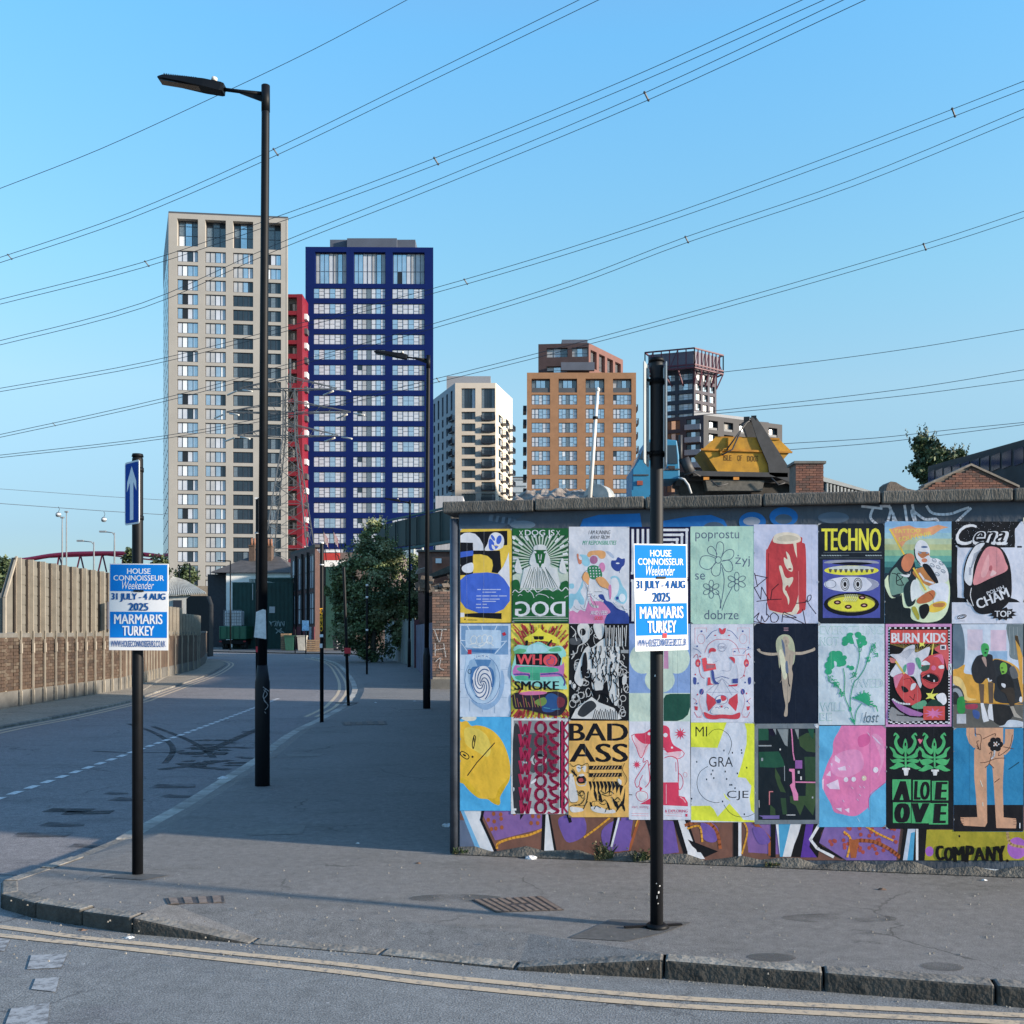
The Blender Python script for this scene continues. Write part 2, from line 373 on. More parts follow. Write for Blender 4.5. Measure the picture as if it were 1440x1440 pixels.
# left footway
LK = [(-9.0,13.5),(-9.2,16),(-9.4,18.8),(-9.35,21.4),(-9.6,25.8),(-9.9,27.6),(-10.8,33),(-11.9,39.6),(-13.2,46),(-15.2,54.5),(-17.2,60),(-19.5,64),(-24,68)]
LKs = [Vector((x, y, 0)) for x, y in smooth(LK, False, 3)]
lk = resample(LKs, .92); lkr = root('footway_kerb', (-9.4, 19, 0), kind='structure')
kerb([V(p.x,p.y,-.045) for p in lk], lkr, side=1, grime=False)
mb = MB()
mb.sheet([p+nrm(LKs[max(0,i-1)], LKs[min(len(LKs)-1,i+1)])*.11-V(0,0,.05) for i, p in enumerate(LKs)]+[V(-26,70,-.012), V(-24,66,-.012), V(-13.5,40,-.012), V(-12.5,25,-.012), V(-12.5,13,-.012)])
mb.build('footway', pavl)['kind'] = 'structure'
# markings
def paint(name, col, wear):
    m = bpy.data.materials.new(name); m.use_nodes = True; t = m.node_tree; b = t.nodes['Principled BSDF']; b.inputs['Roughness'].default_value = .8
    tc = t.nodes.new('ShaderNodeTexCoord'); n = t.nodes.new('ShaderNodeTexNoise'); n.inputs['Scale'].default_value = 18; n.inputs['Detail'].default_value = 8; n.inputs['Roughness'].default_value = .75
    t.links.new(tc.outputs['Object'], n.inputs['Vector']); r = t.nodes.new('ShaderNodeValToRGB'); t.links.new(n.outputs['Fac'], r.inputs[0])
    r.color_ramp.elements[0].position = wear-.06; r.color_ramp.elements[1].position = wear+.08
    r.color_ramp.elements[0].color = (.13,.13,.135,1); r.color_ramp.elements[1].color = (*col, 1); t.links.new(r.outputs[0], b.inputs['Base Color']); return m
yel = paint('yellow_paint', (.50,.39,.27), .41); wht = paint('white_paint', (.66,.64,.62), .41); whw = paint('worn_white_paint', (.32,.33,.34), .47)
def ribbon(name, pts, wd, mat, parent, z):
    m = MB(); P = [V(p[0], p[1], z) for p in pts]
    for i in range(len(P)-1):
        na = nrm(P[max(0,i-1)], P[min(len(P)-1,i+1)])*wd/2; nb = nrm(P[i], P[min(len(P)-1,i+2)])*wd/2
        m.face([P[i]-na, P[i+1]-nb, P[i+1]+nb, P[i]+na])
    return m.build(name, mat, parent, (P[0]+P[-1])/2)
for pts in ([(-500,1262),(-200,1280),(0,1304),(123,1320),(233,1331),(333,1342),(480,1357),(640,1376),(918,1402),(1160,1415),(1440,1429),(2100,1462)],
            [(-500,1274),(-200,1293),(0,1316),(123,1329),(233,1341),(333,1352),(480,1368),(640,1388),(918,1413),(1160,1426),(1440,1440),(2100,1475)]):
    ribbon('yellow_line', [tuple(ZR(x, y))[:2] for x, y in smooth(pts, False, 4)], .058, yel, jr, -.0955)
for d in (.16, .36):
    ribbon('yellow_line', [tuple(p-nrm(LKs[max(0,i-1)], LKs[min(len(LKs)-1,i+1)])*d)[:2] for i, p in enumerate(LKs)], .09, yel, rd, -.0915)
KF = [p for p in KPs if p.y > 21]
for d in (.16, .38):
    ribbon('yellow_line', [tuple(p+nrm(KF[max(0,i-1)], KF[min(len(KF)-1,i+1)])*d)[:2] for i, p in enumerate(KF)], .09, yel, rd, -.0915)
y = 9.6; 
while y < 27:
    x = -5.5-.02*(y-10)-.0012*(y-10)**2
    m = MB(); m.sheet([V(x-.05,y,-.0915), V(x+.05,y,-.0915), V(x+.04,y+.25,-.0915), V(x-.06,y+.25,-.0915)]); m.build('dash', wht, rd, (x,y,-.0915)); y += .42
for q in (((-30,1318),(14,1322),(6,1338),(-40,1336)), ((44,1344),(95,1342),(86,1362),(38,1364)), ((50,1377),(84,1375),(78,1396),(44,1392)), ((16,1419),(70,1411),(66,1452),(2,1456))):
    m = MB(); m.sheet([V(p.x,p.y,-.0955) for p in (ZR(*a) for a in q)]); m.build('dash', whw, jr, ZR(*q[0]))
# tyre marks and repair patches in the surface
def mark(name, col, thr, sc=9, st=(1, 1, 1)):
    m = bpy.data.materials.new(name); m.use_nodes = True; t = m.node_tree; b = t.nodes['Principled BSDF']; b.inputs['Roughness'].default_value = .8; b.inputs['Base Color'].default_value = (*col, 1)
    tc = t.nodes.new('ShaderNodeTexCoord'); mp = t.nodes.new('ShaderNodeMapping'); mp.inputs['Scale'].default_value = st; n = t.nodes.new('ShaderNodeTexNoise'); n.inputs['Scale'].default_value = sc; n.inputs['Detail'].default_value = 6
    t.links.new(tc.outputs['Object'], mp.inputs[0]); t.links.new(mp.outputs[0], n.inputs['Vector'])
    r = t.nodes.new('ShaderNodeValToRGB'); t.links.new(n.outputs['Fac'], r.inputs[0]); r.color_ramp.elements[0].position = thr-.12; r.color_ramp.elements[1].position = thr+.15
    t.links.new(r.outputs[0], b.inputs['Alpha']); return m
tyre = mark('tyre_rubber', (.022,.023,.026), .44, 4, (1, 2.5, 1)); oil = mark('oil_stain', (.05,.05,.055), .5, 3)
for pts, wd in (([(180,1018),(215,1030),(238,1045),(243,1058),(232,1074)], .09), ([(215,1022),(262,1040),(290,1056),(300,1066)], .10), ([(290,1058),(330,1040),(372,1022)], .16), ([(66,1140),(128,1141)], .22), ([(90,1144),(158,1143)], .2), ([(225,1083),(262,1079),(300,1081),(322,1083)], .17), ([(130,1057),(200,1059),(290,1058)], .08)):
    ribbon('tyre_mark', [tuple(ZR(x, y))[:2] for x, y in smooth(pts, False, 5)], wd, tyre, rd, -.0925)
rs = random.Random(4)
for i in range(30):
    x = rs.gauss(285, 32); yy = rs.uniform(1040, 1078); L_ = rs.uniform(10, 34)
    ribbon('tyre_mark', [tuple(ZR(x+L_*k/4, yy+rs.uniform(-.5,.5)))[:2] for k in range(5)], rs.uniform(.10, .34), tyre, rd, -.0922+.00002*i)
for x, yy, L_ in ((330,1052,30),(335,1066,24),(340,1030,34),(350,1075,20),(160,1124,40),(215,1106,60),(150,1116,30),(60,1160,60),(20,1175,80),(100,1190,50),(230,1120,50)):
    ribbon('tyre_mark', [tuple(ZR(x+L_*k/4, yy+rs.uniform(-.6,.6)))[:2] for k in range(5)], rs.uniform(.12, .3), oil, rd, -.0918)
m = MB(); patch = M('patch_asphalt', (.085,.083,.08), var=.2, scale=20)
for q in (((800,1318),(860,1292),(972,1296),(930,1312),(880,1323)), ((142,1233),(180,1227),(240,1230),(200,1237))):
    m.sheet([V(p.x,p.y,-.002) for p in (gnd(*a) for a in q)])
m.build('surface_patch', patch)['kind'] = 'structure'
m = MB(); stain = mark('pavement_stain', (.09,.09,.088), .5, 1.6)
for c, rx, ry in (((1085,1345),.13,.035), ((1325,1358),.11,.035), ((640,1262),.3,.05), ((1180,1290),.35,.05)):
    p = gnd(*c); m.sheet([V(p.x+rx*cos(a*pi/8), p.y+ry*2*sin(a*pi/8), -.0035) for a in range(16)])
m.build('pavement_stain', stain)['kind'] = 'structure'
# ---------------------------------------------------------------- the painted boundary wall with its posters
WA, WB = V(PX(645, 7.9), 7.9, 0), V(PX(1440, 7.16), 7.16, 0)
WD = (WB-WA).normalized(); WN = V(WD.y, -WD.x, 0)         # WN points to the camera side
def wallpt(px, py, off=0.0):
    d = V((px-720)/F, 1, (YH-py)/F); o = V(0, 0, H); t = (WA-o).dot(WN)/d.dot(WN); return o+d*t+WN*off
WE = WA+WD*11; WS = V(-1.42, 24.9, 0)
wr = root('boundary_wall', WA, 'low grey-painted boundary wall covered in posters and graffiti behind the right pole', 'wall')
slate = M('wall_paint_slate', (.075,.095,.125), rough=.7, var=.5, scale=2.2, bump=.3, bscale=25, col2=(.045,.055,.072), stretch=(1,1,.5))
side = M('side_wall_render', (.14,.15,.165), var=.3, scale=3, bump=.3)
mb = MB(); mb.wallbox(WA, WE, -.15, 2.62, .24); mb.build('wall_face', slate, wr)
mb = MB(); a = WA-WN*.242; mb.wallbox((WS.x, WS.y), (a.x, a.y), -.15, 2.60, .22, side=1); mb.build('side_wall', side, wr)
mb = MB(); mb.cyl(WA+V(-.035,.02,0), WA+V(-.035,.02,2.58), .035, .035, 10); mb.build('corner_trim', M('trim_metal', (.05,.06,.08), rough=.4, var=.35, scale=3), wr)
cop = [M('coping_concrete_%d' % i, c, rough=.95, var=.3, scale=4, bump=.5, bscale=40, stretch=(2.2,2.2,.8)) for i, c in enumerate([(.105,.098,.088),(.125,.115,.10),(.09,.085,.076)])]
edges = [-.12, .60, 1.43, 2.28, 3.10, 3.98, 4.85, 5.7, 6.6, 7.5, 8.4, 9.3, 10.2, 11]
for i in range(len(edges)-1):
    m = MB(); a, b = WA+WD*(edges[i]+.004), WA+WD*(edges[i+1]-.006); dz = random.uniform(-.004, .004)
    z0, z1 = 2.622+dz, 2.71+dz; f, bk = WN*.06, -WN*.30
    m.hexa([a+f+V(0,0,z0), b+f+V(0,0,z0), b+bk+V(0,0,z0), a+bk+V(0,0,z0), a+f+V(0,0,z1), b+f+V(0,0,z1), b+bk+V(0,0,z1+.01), a+bk+V(0,0,z1+.01)])
    o = m.build('coping_slab', cop[i % 3], wr, (a+b)/2); bevel(o, .012)
for i in range(19):
    y0 = 8.3+i*.88; t0 = (y0-7.9)/17; t1 = (y0+.87-7.9)/17; a = V(WA.x+(WS.x-WA.x)*t0, y0, 0); b = V(WA.x+(WS.x-WA.x)*t1, y0+.87, 0)
    m = MB(); m.wallbox((b.x-.06,b.y), (a.x-.06,a.y), 2.602, 2.68, .34); m.build('coping_slab', cop[i % 3], wr, (a+b)/2)
# dirt skirt where wall meets pavement
mb = MB(); 
N = 60
for i in range(N):
    a = WA+WD*(i*8/N); b = WA+WD*((i+1)*8/N); h1, h2 = .05+.02*sin(i*2.1)+.012*sin(i*5.3), .05+.02*sin((i+1)*2.1)+.012*sin((i+1)*5.3)
    mb.face([a+WN*.05, b+WN*.05, b+WN*.006+V(0,0,h2), a+WN*.006+V(0,0,h1)])
mb.build('dirt_skirt', M('dirt', (.085,.08,.07), var=.4, scale=14, bump=.6, bscale=50), wr)
# lower graffiti band, painted straight on the wall (photo pixel coordinates)
g = Art(wallpt, 640, 1000, 6.545, (40, -9e3, 9e3, 9e3), off=.002, step=.00002); g.b = (45, 880, 6000, 1372)
g.P('6e5048', 45,880,5800,880,5800,1372,45,1372)
pur, org, pk, bl = '6a56a0', '985838', '9a6ab0', '4a9ac8'
def off(k, a): return [v+(k if i % 2 == 0 else 0) for i, v in enumerate(a)]
g.P('7a5f9c', 230,900,800,900,800,1080,370,1190); g.S(pur, 960,980,1170,960,1200,1130,1050,1210,980,1120); g.P('7a5f9c', 2660,930,3180,930,3160,1330,2700,1300)
g.P('5a6a86', 45,1000,110,1010,240,1290,45,1330); g.P('6aa8d6', 45,900,90,900,250,1290,200,1290); g.P('c6cfdc', 75,900,240,900,235,1000,355,1290,245,1290)
g.C('d09a3c', 22, 385,1260,400,1215,520,1170,680,1140,800,1090)
for x, y in ((355,945),(420,950),(305,1000),(360,1015),(425,990),(335,1085),(375,1080),(430,1070),(545,940),(715,965),(770,970),(700,1030),(760,1030)): g.E(org, x, y, 17, 20)
g.L('14161c', 24, 262,900,240,1000,375,1290); g.P('14161c', 600,925,650,925,600,1000); g.P('14161c', 805,930,870,930,940,1310,790,1310); g.P('d0d6e0', 835,940,855,940,915,1310,820,1310)
g.P('14161c', 1025,955,1060,955,1075,1020,1050,1030); g.C('d09a3c', 18, 1190,1160,1300,1080,1420,985)
g.S(pur, 1350,1100,1500,1000,1600,1100,1620,1260,1400,1280); g.L('14161c', 26, 1480,970,1430,1240); g.L('d0d6e0', 18, 1510,970,1440,1245)
g.L(org, 26, 1700,970,1600,1290); g.P(pur, 1530,980,1640,975,1600,1280,1500,1290); g.L('d09a3c', 12, 1690,975,1660,1060)
g.P('14161c', 1740,970,1840,970,1880,1330,1850,1330); g.P('d0d6e0', 1790,975,1835,975,1870,1220)
g.P(pur, 1880,1000,2010,1010,2060,1300,1890,1320); g.P('14161c', 2000,990,2140,990,2250,1330,2110,1330); g.P('d0d6e0', 2050,995,2110,995,2240,1330,2150,1330)
g.P('14161c', 2140,1180,2420,1290,2300,1345,2180,1240); g.P('d0d6e0', 2140,1290,2260,1300,2300,1360,2140,1360)
g.S(pur, 2260,1030,2330,1010,2420,1080,2400,1200,2290,1180); g.C('d09a3c', 18, 2140,1080,2250,1060,2275,1200); g.C(org, 30, 2120,1050,2280,1010,2400,1090,2440,1260)
g.R('14161c', 2560,1000,2605,1340); g.R('d0d6e0', 2607,1010,2635,1340); g.C('d09a3c', 16, 2650,1010,2690,1110,2640,1310); g.L(org, 36, 2740,1010,2900,1180,2900,1320); g.S(pur, 2740,1080,2830,1080,2900,1200,2800,1220)
g.R('14161c', 2905,1010,2950,1345); g.P('d0d6e0', 2950,1020,3190,1020,3100,1340,2990,1340); g.P(bl, 2975,1020,3090,1020,3015,1340,2990,1340)
g.P('14161c', 3200,1030,3380,1030,3340,1345,3090,1340,3120,1230); g.P('58399a', 3230,1030,3300,1030,3260,1250,3330,1345,3180,1345)
g.L('d0d6e0', 26, 3360,1030,3270,1180,3330,1260,3480,1340); g.L('14161c', 30, 3400,1040,3310,1190,3370,1255,3560,1345)
g.P('75609f', 3410,1040,4100,1060,4060,1372,3600,1372,3350,1210)
for i in range(44):
    x = 3440+random.random()*620; yy = 1060+random.random()*260
    if yy < 1200+ (x-3350)*.3: g.E('9a4a44', x, yy, 17, 18)
g.C('d09a3c', 20, 3580,1110,3640,1180,3610,1340); g.P(org, 3620,1180,3720,1180,3690,1350,3640,1350); g.C('d09a3c', 18, 3780,1060,3900,1130,4030,1190); g.C(org, 34, 3700,1190,3850,1200,4000,1270,4090,1340)
g.P('14161c', 4130,1050,4360,1060,4350,1372,4090,1372); g.P('b8c6dc', 4170,1055,4240,1060,4190,1372,4120,1372); g.P(bl, 4195,1120,4230,1110,4215,1372,4160,1372); g.R('d0d6e0', 4240,1060,4262,1372)
g.P('9a9434', 4340,1090,5700,1100,5700,1372,4320,1372); g.E('9a62b8', 4365,1290,38,46); g.E('9a62b8', 5170,1260,90,100); g.C('a8906a', 26, 5080,1110,5110,1220,5230,1250); g.E('14161c', 4640,1150,9,12)
g.done('graffiti', parent=wr)
g = Art(wallpt, 640, 1000, 6.545, (-9e3, -9e3, 9e3, 9e3), off=.0062, step=.00004)
for i, (ch, u0, u1) in enumerate((('C',4418,4500),('O',4496,4584),('M',4578,4690),('P',4692,4775),('A',4768,4878),('N',4880,4975),('Y',4968,5068))): g.T('08090c', ch, u0, 1236+(i*37) % 22, u1, 1372+(i*23) % 18, .14, rot=(-4, 3, -3, 5, -2, 4, -5)[i])
g.E('08090c', 5080, 1375, 13, 13); g.C('d8dce4', 10, 4650,1450,4750,1440,4900,1452,5000,1462)
g.done('scrawl', parent=wr)
# upper band: blue bubble shapes and a white spray tag
g = Art(wallpt, 0, 0, 1, (640, 708, 1500, 900), off=.002, step=.00002)
bb = '1f62a8'
g.P('3f5266', 646,722,740,722,700,746,646,746); g.C('55697e', 9, 690,728,720,734,745,742); g.E('5d7185', 735, 738, 18, 6); g.E('4d6075', 1172, 728, 22, 8)
g.P(bb, 815,742,820,730,842,724,900,722,903,742); g.P(bb, 930,742,930,733,970,726,1000,724,1018,731,1024,742); g.E('41566c', 1004, 742, 15, 8)
g.E(bb, 1058, 734, 19, 14); g.E('8793a8', 1057, 733, 12, 6); g.E(bb, 1102, 727, 20, 14); g.E('45586c', 1102, 730, 12, 7)
for q in ((1212,712,1240,715), (1228,714,1224,728,1234,738), (1238,712,1252,714,1248,735), (1250,711,1262,737), (1256,722,1256,738), (1272,711,1276,738), (1283,710,1288,737,1282,718,1300,730,1316,730,1320,738), (1303,712,1312,722,1335,723,1352,717,1362,714), (1365,715,1352,727,1342,737)):
    g.C('b9c3d2', 3.6, *q)
g.done('spray_tag', parent=wr)
# ---------------------------------------------------------------- 27 posters
pg = 'posters pasted in three rows on the boundary wall'
def poster(ox, oy, sc, b, bg, label, fn):
    # slightly uneven paste-up: each sheet sits a touch high or low and a hair proud
    g = Art(wallpt, ox, oy, sc, b, off=.0045+random.uniform(0, .0015)); e = lambda: random.uniform(-3, 3)
    x0, y0, x1, y1 = b
    q = [(x0+e(), y0+e()), (x1+e(), y0+e()), (x1+e(), y1+e()), (x0+e(), y1+e())]
    g.b = (-1e5, -1e5, 1e5, 1e5); g.k += 1; g.put(q, bg); g.b = b
    fn(g, *b)
    # paste creases
    for _ in range(random.choice((0, 1, 1, 2))):
        x = random.uniform(x0+60, x1-60); g.C('a8aebb' if bg > '8' else '333d49', 1.1, x, y0+4, x+random.uniform(-6,6), (y0+y1)/2, x+random.uniform(-8,8), y1-4)
    for cx, cy, sx, sy in ((x0, y0, 1, 1), (x1, y0, -1, 1), (x0, y1, 1, -1), (x1, y1, -1, -1)):     # torn corners and edge nicks
        if random.random() < .35: a = random.uniform(12, 34); c = random.uniform(10, 30); g.P(random.choice(('aeb4bc', '5a626c', '8a9098')), cx, cy, cx+sx*a, cy, cx+sx*a*.45, cy+sy*c*.5, cx, cy+sy*c)
    for _ in range(3):
        if random.random() < .5: yy = random.uniform(y0+60, y1-60); a = random.uniform(6, 14); g.P('9aa0a8', x0, yy-a, x0+a*.7, yy, x0, yy+a*1.2)
    p = wallpt(ox+(x0+x1)/2/sc, oy+y1/sc); g.done('poster', label, 'poster', pg, org=p)
W_, K_ = 'ccd3e0', '14161e'
def a1(g, *b):
    Y = 'd8b84c'; B = '3f63c8'
    g.P(K_, 55,205,530,190,530,335,455,345,300,392,55,420); g.P(W_, 55,240,95,212,150,208,205,222,250,265,285,330,290,390,185,390,180,312,55,308); g.R(K_, 55,312,182,640)
    g.P(K_, 185,395,455,390,468,560,462,625,370,612,385,540,375,485,330,445,260,428,185,430)
    g.P(B, 55,405,185,390,185,440,55,462); g.S(W_, 395,208,455,218,492,260,496,320,480,360,440,380,410,388,302,388,330,320,350,245)
    g.S(B, 340,300,360,270,395,310,400,340,440,350,400,384,350,380); g.E(B, 445,282,26,46,15); g.E(B, 385,262,14,34,-30); g.S(W_, 372,330,400,350,408,384,380,372); g.C('c9b878', 7, 395,340,420,338,440,350)
    g.P(W_, 545,405,556,780,500,680,465,645,432,622,490,550,525,470); g.S(W_, 70,560,110,530,180,516,182,598,130,618,80,600)
    g.P(B, 55,690,110,640,190,620,330,612,440,628,500,680,555,765,556,900,490,985,400,1022,240,1022,110,975,58,905)
    g.P(K_, 100,1030,235,1022,472,1024,472,1085,100,1060); g.R(W_, 55,1020,95,1065)
    for y, xs in ((785,((228,262),(280,345),(352,415),(422,462))), (812,((280,296),(306,365),(372,414))), (850,((220,264),(278,350),(362,430),(445,522))), (882,((220,262),(280,340),(352,450))), (905,((280,412),)), (935,((215,262),(282,320))), (968,((215,262),(278,338)))):
        for x0, x1 in xs: g.L('a9b8e0', 9, x0, y, x1, y)
    g.E(K_, 101,1086,7,8); g.L('5a5430', 7, 130,1092,225,1094); g.R(Y, 55,1064,95,1120)
def a2(g, x0, y0, x1, y1):
    G, D = '1d5a34', '2d4a3c'
    g.R('aebfb8', x0+4,240,x1-4,800)
    for i in range(26):
        a = R_(150+i*9.2); r0 = 90; a2_ = a+R_(4.6)
        g.P(G if i % 2 else D, 865+r0*cos(a), 480+r0*sin(a), 865+560*cos(a), 480+560*sin(a), 865+560*cos(a2_), 480+560*sin(a2_), 865+r0*cos(a2_), 480+r0*sin(a2_))
    for r in (230, 330):
        for i in range(26):
            a = R_(152+i*9.2); g.P(W_ if i % 2 else G, 865+r*cos(a), 480+r*sin(a), 865+(r+50)*cos(a), 480+(r+50)*sin(a), 865+(r+50)*cos(a+.07), 480+(r+50)*sin(a+.07), 865+r*cos(a+.07), 480+r*sin(a+.07))
    g.R(G, x0+3, y0, x1-3, 236); g.T(W_, 'DOG IS', 708,182,1008,238, .04); 
    for x in (668, 1044): g.L(W_, 6, x-16,190,x+16,235); g.L(W_, 6, x+16,190,x-16,235)
    g.S('c4ccd4', 795,400,800,350,860,330,920,345,930,400,960,470,950,540,770,540,765,460)
    for x in (640, 1090): g.S('c4ccd4', x-20,500,x,470,x+20,520,x+40,620,x-30,600)
    g.P('c4ccd4', 700,570,760,555,800,520,930,520,980,560,1030,570,1075,770,660,770)
    for i in range(15): x = 690+i*25; g.L(D, 5, 770+(x-700)*.5, 560+(i % 3)*20, x, 765)
    g.P(G, 800,385,925,385,900,520,880,525,862,575,845,525,825,515); g.P(W_, 805,392,826,405,820,420,800,410); g.P(W_, 920,392,898,405,905,420,925,410); g.L(W_, 8, 845,430,850,480); g.L(W_, 8, 875,430,870,480); g.P(W_, 850,495,872,495,861,520)
    g.R(G, x0+3, 790, x1-3, y1-4)
    g.S(G, 585,700,640,690,660,760,640,800,590,800); g.S(G, 1075,720,1140,700,1148,800,1060,800)
    g.C(W_, 9, 585,815,610,790,650,815,700,780,740,810,790,765,830,810,880,790,930,760,990,800,1040,770,1080,800,1120,765,1148,790)
    for q in ((640,850,660,835,680,845), (740,790,780,820,800,868), (820,850,850,830,920,845,950,870), (1000,880,970,860), (1110,870,1125,855,1145,850)): g.C(W_, 6, *q)
    g.T(W_, 'DOG', 608,905,1118,1055, .07, mir=True); g.R(W_, 640,1058,1120,1062)
    g.R('9fb0ac', x0+4,1072,x1-4,1080); g.R('7f968c', x0+10,1095,x1-10,1103)
def a3(g, x0, y0, x1, y1):
    g.T(K_, 'I AM RUNNING', 285,196,520,240, .03, .3); g.T(K_, 'AWAY FROM', 298,250,512,292, .03, .3); g.T('2d9270', 'MY RESPONSIBILITIES', 220,306,584,350, .03, .3)
    O_, TE, PK, NV = 'e0a070', '86bcd6', 'c27fae', '2f4590'
    g.S(TE, 82,770,125,765,130,810,90,815); g.S(TE, 82,880,150,870,200,790,222,730,228,790,200,850,240,930,235,985,195,980,165,935,135,940,120,1000,82,1030)
    g.S(TE, 520,700,570,680,615,710,650,790,690,850,695,930,660,980,600,960,560,920,600,860,570,760); g.S(W_, 530,720,580,705,612,770,600,850,560,900,530,950,520,850)
    g.P(PK, 80,1060,120,1050,165,1075,200,1040,250,1060,290,930,270,850,300,870,330,950,420,950,480,960,520,1010,528,1090,480,1188,80,1188)
    g.S(NV, 390,890,440,880,470,940,530,965,600,1030,680,1060,712,1100,712,1200,470,1200,480,1100,520,1060,440,960)
    g.S(NV, 530,520,575,515,600,482,640,500,672,498,668,560,640,590,615,630,570,625,530,580); g.E(W_, 597,547,20,8)
    g.L(NV, 5, 620,600,615,650); g.S('9fb0cc', 470,420,520,430,560,480,540,490)
    g.S(O_, 270,470,290,425,340,412,420,410,465,430,465,480,430,500,400,490,380,465,330,460,300,480); g.S('c27f6a', 160,450,180,450,185,500,220,520,205,555,180,550,165,490)
    g.S(TE, 190,455,260,460,290,500,300,560,260,580,215,540,220,490); g.E('a06a92', 342,510,42,45); g.E(PK, 430,590,34,52)
    g.S('2f7a58', 275,610,300,575,360,570,410,600,430,690,350,720,290,690)
    for i in range(4):
        for j in range(4): g.R(W_, 296+j*32+i*3, 590+i*30, 308+j*32+i*3, 604+i*30)
    g.S(O_, 215,700,245,640,285,660,300,740,290,780,250,745); g.S(O_, 360,715,420,690,470,720,520,800,520,880,490,820,410,790); g.S(W_, 295,720,340,730,400,800,440,850,380,850,310,860,290,790); g.S(PK, 498,800,525,780,530,890,512,930)
    g.C(W_, 20, 270,790,300,850,400,930,440,950); g.C(W_, 26, 285,860,300,950,330,1000,385,1010); g.C(K_, 3, 215,690,235,745,270,800,270,900,240,1020); g.C(K_, 3, 290,870,350,960,370,1020); g.C(K_, 3, 350,850,430,850)
    g.C(K_, 3, 215,700,245,640,275,620); g.C(K_, 3, 370,720,410,790,500,830); g.E('c7d6e6', 645,915,35,45); g.E(NV, 592,918,14,18)
    g.C(W_, 14, 560,960,610,1010,650,1000,690,1070); g.T(W_, 'AND I FEEL', 305,1052,492,1094, .03, .3); g.T('d84a50', 'GOOD', 350,1112,440,1150, .04, .25)
    for x in (130,200,560,640): g.C(K_, 2.5, x,1000,x+20,1030,x+60,1045)
def a4(g, x0, y0, x1, y1):
    for i in range(6):
        o = i*54; x = 757+o; g.L(W_, 26, x, 188, x, 652-o*.9); g.L(W_, 26, x-13, 652-o*.9, 1044, 652-o*.9); g.L(W_, 26, x, 1158, x, 732+o*.9); g.L(W_, 26, x-13, 732+o*.9, 1044, 732+o*.9)
    for i in range(5):
        o = i*52; x = 1332-o; g.L(W_, 26, 1060, 192+o, x+13, 192+o) if i < 4 else 0; g.L(W_, 26, x, 180+o, x, 705); g.L(W_, 26, 1060, 1158-o, x, 1158-o) if i < 4 else 0; g.L(W_, 26, x, 745, x, 1160-o)
    g.R('10143a', 1045,180,1062,1165); g.L('10143a', 9, 632,700,1370,700)
def flower(g, col, wd, cx, cy, petals, r):
    for a, k in petals:
        a = R_(a); g.EO(col, wd, cx+cos(a)*(r+k*.5), cy+sin(a)*(r+k*.5), k*.52, k*.30, math.degrees(a))
    g.EO(col, wd, cx, cy, r, r)
def a5(g, *b):
    D = '53637c'
    g.T(D, 'poprostu', 128,196,572,298, -.002); g.T(D, 'żyj', 533,436,680,555, -.002); g.T(D, 'se', 126,622,226,686, -.002); g.T(D, 'dobrze', 218,992,566,1088, -.002)
    for a, x, y, rx, ry in ((0,376,380,78,38),(50,448,440,80,40),(50,296,398,62,38),(0,0,0,0,0)):
        pass
    for q in ((345,465,338,380,350,320,376,302,408,320,416,380,392,462), (392,462,420,410,470,380,512,392,516,440,480,480,405,492), (400,500,470,490,505,540,500,590,470,606,430,590,390,520), (335,510,300,560,290,600,310,640,345,648,378,620,386,520), (335,470,270,445,200,450,174,500,182,550,230,580,280,575,340,508), (345,455,310,440,265,420,252,375,285,346,320,370,350,430)): g.C(D, 7, *q)
    g.EO(D, 7, 360,486,31,33); g.C(D, 7, 398,560,420,680,408,820,378,975); g.C(D, 7, 500,765,440,880,398,995); g.C(D, 7, 335,810,375,860,388,975)
    for k in range(6):
        a = R_(k*60-90); g.EO(D, 6, 290+cos(a)*54, 782+sin(a)*58, 34, 23, k*60-90); g.EO(D, 6, 548+cos(a)*60, 705+sin(a)*58, 38, 24, k*60-90)
    g.EO(D, 6, 290,782,14,16); g.EO(D, 6, 550,705,20,22)
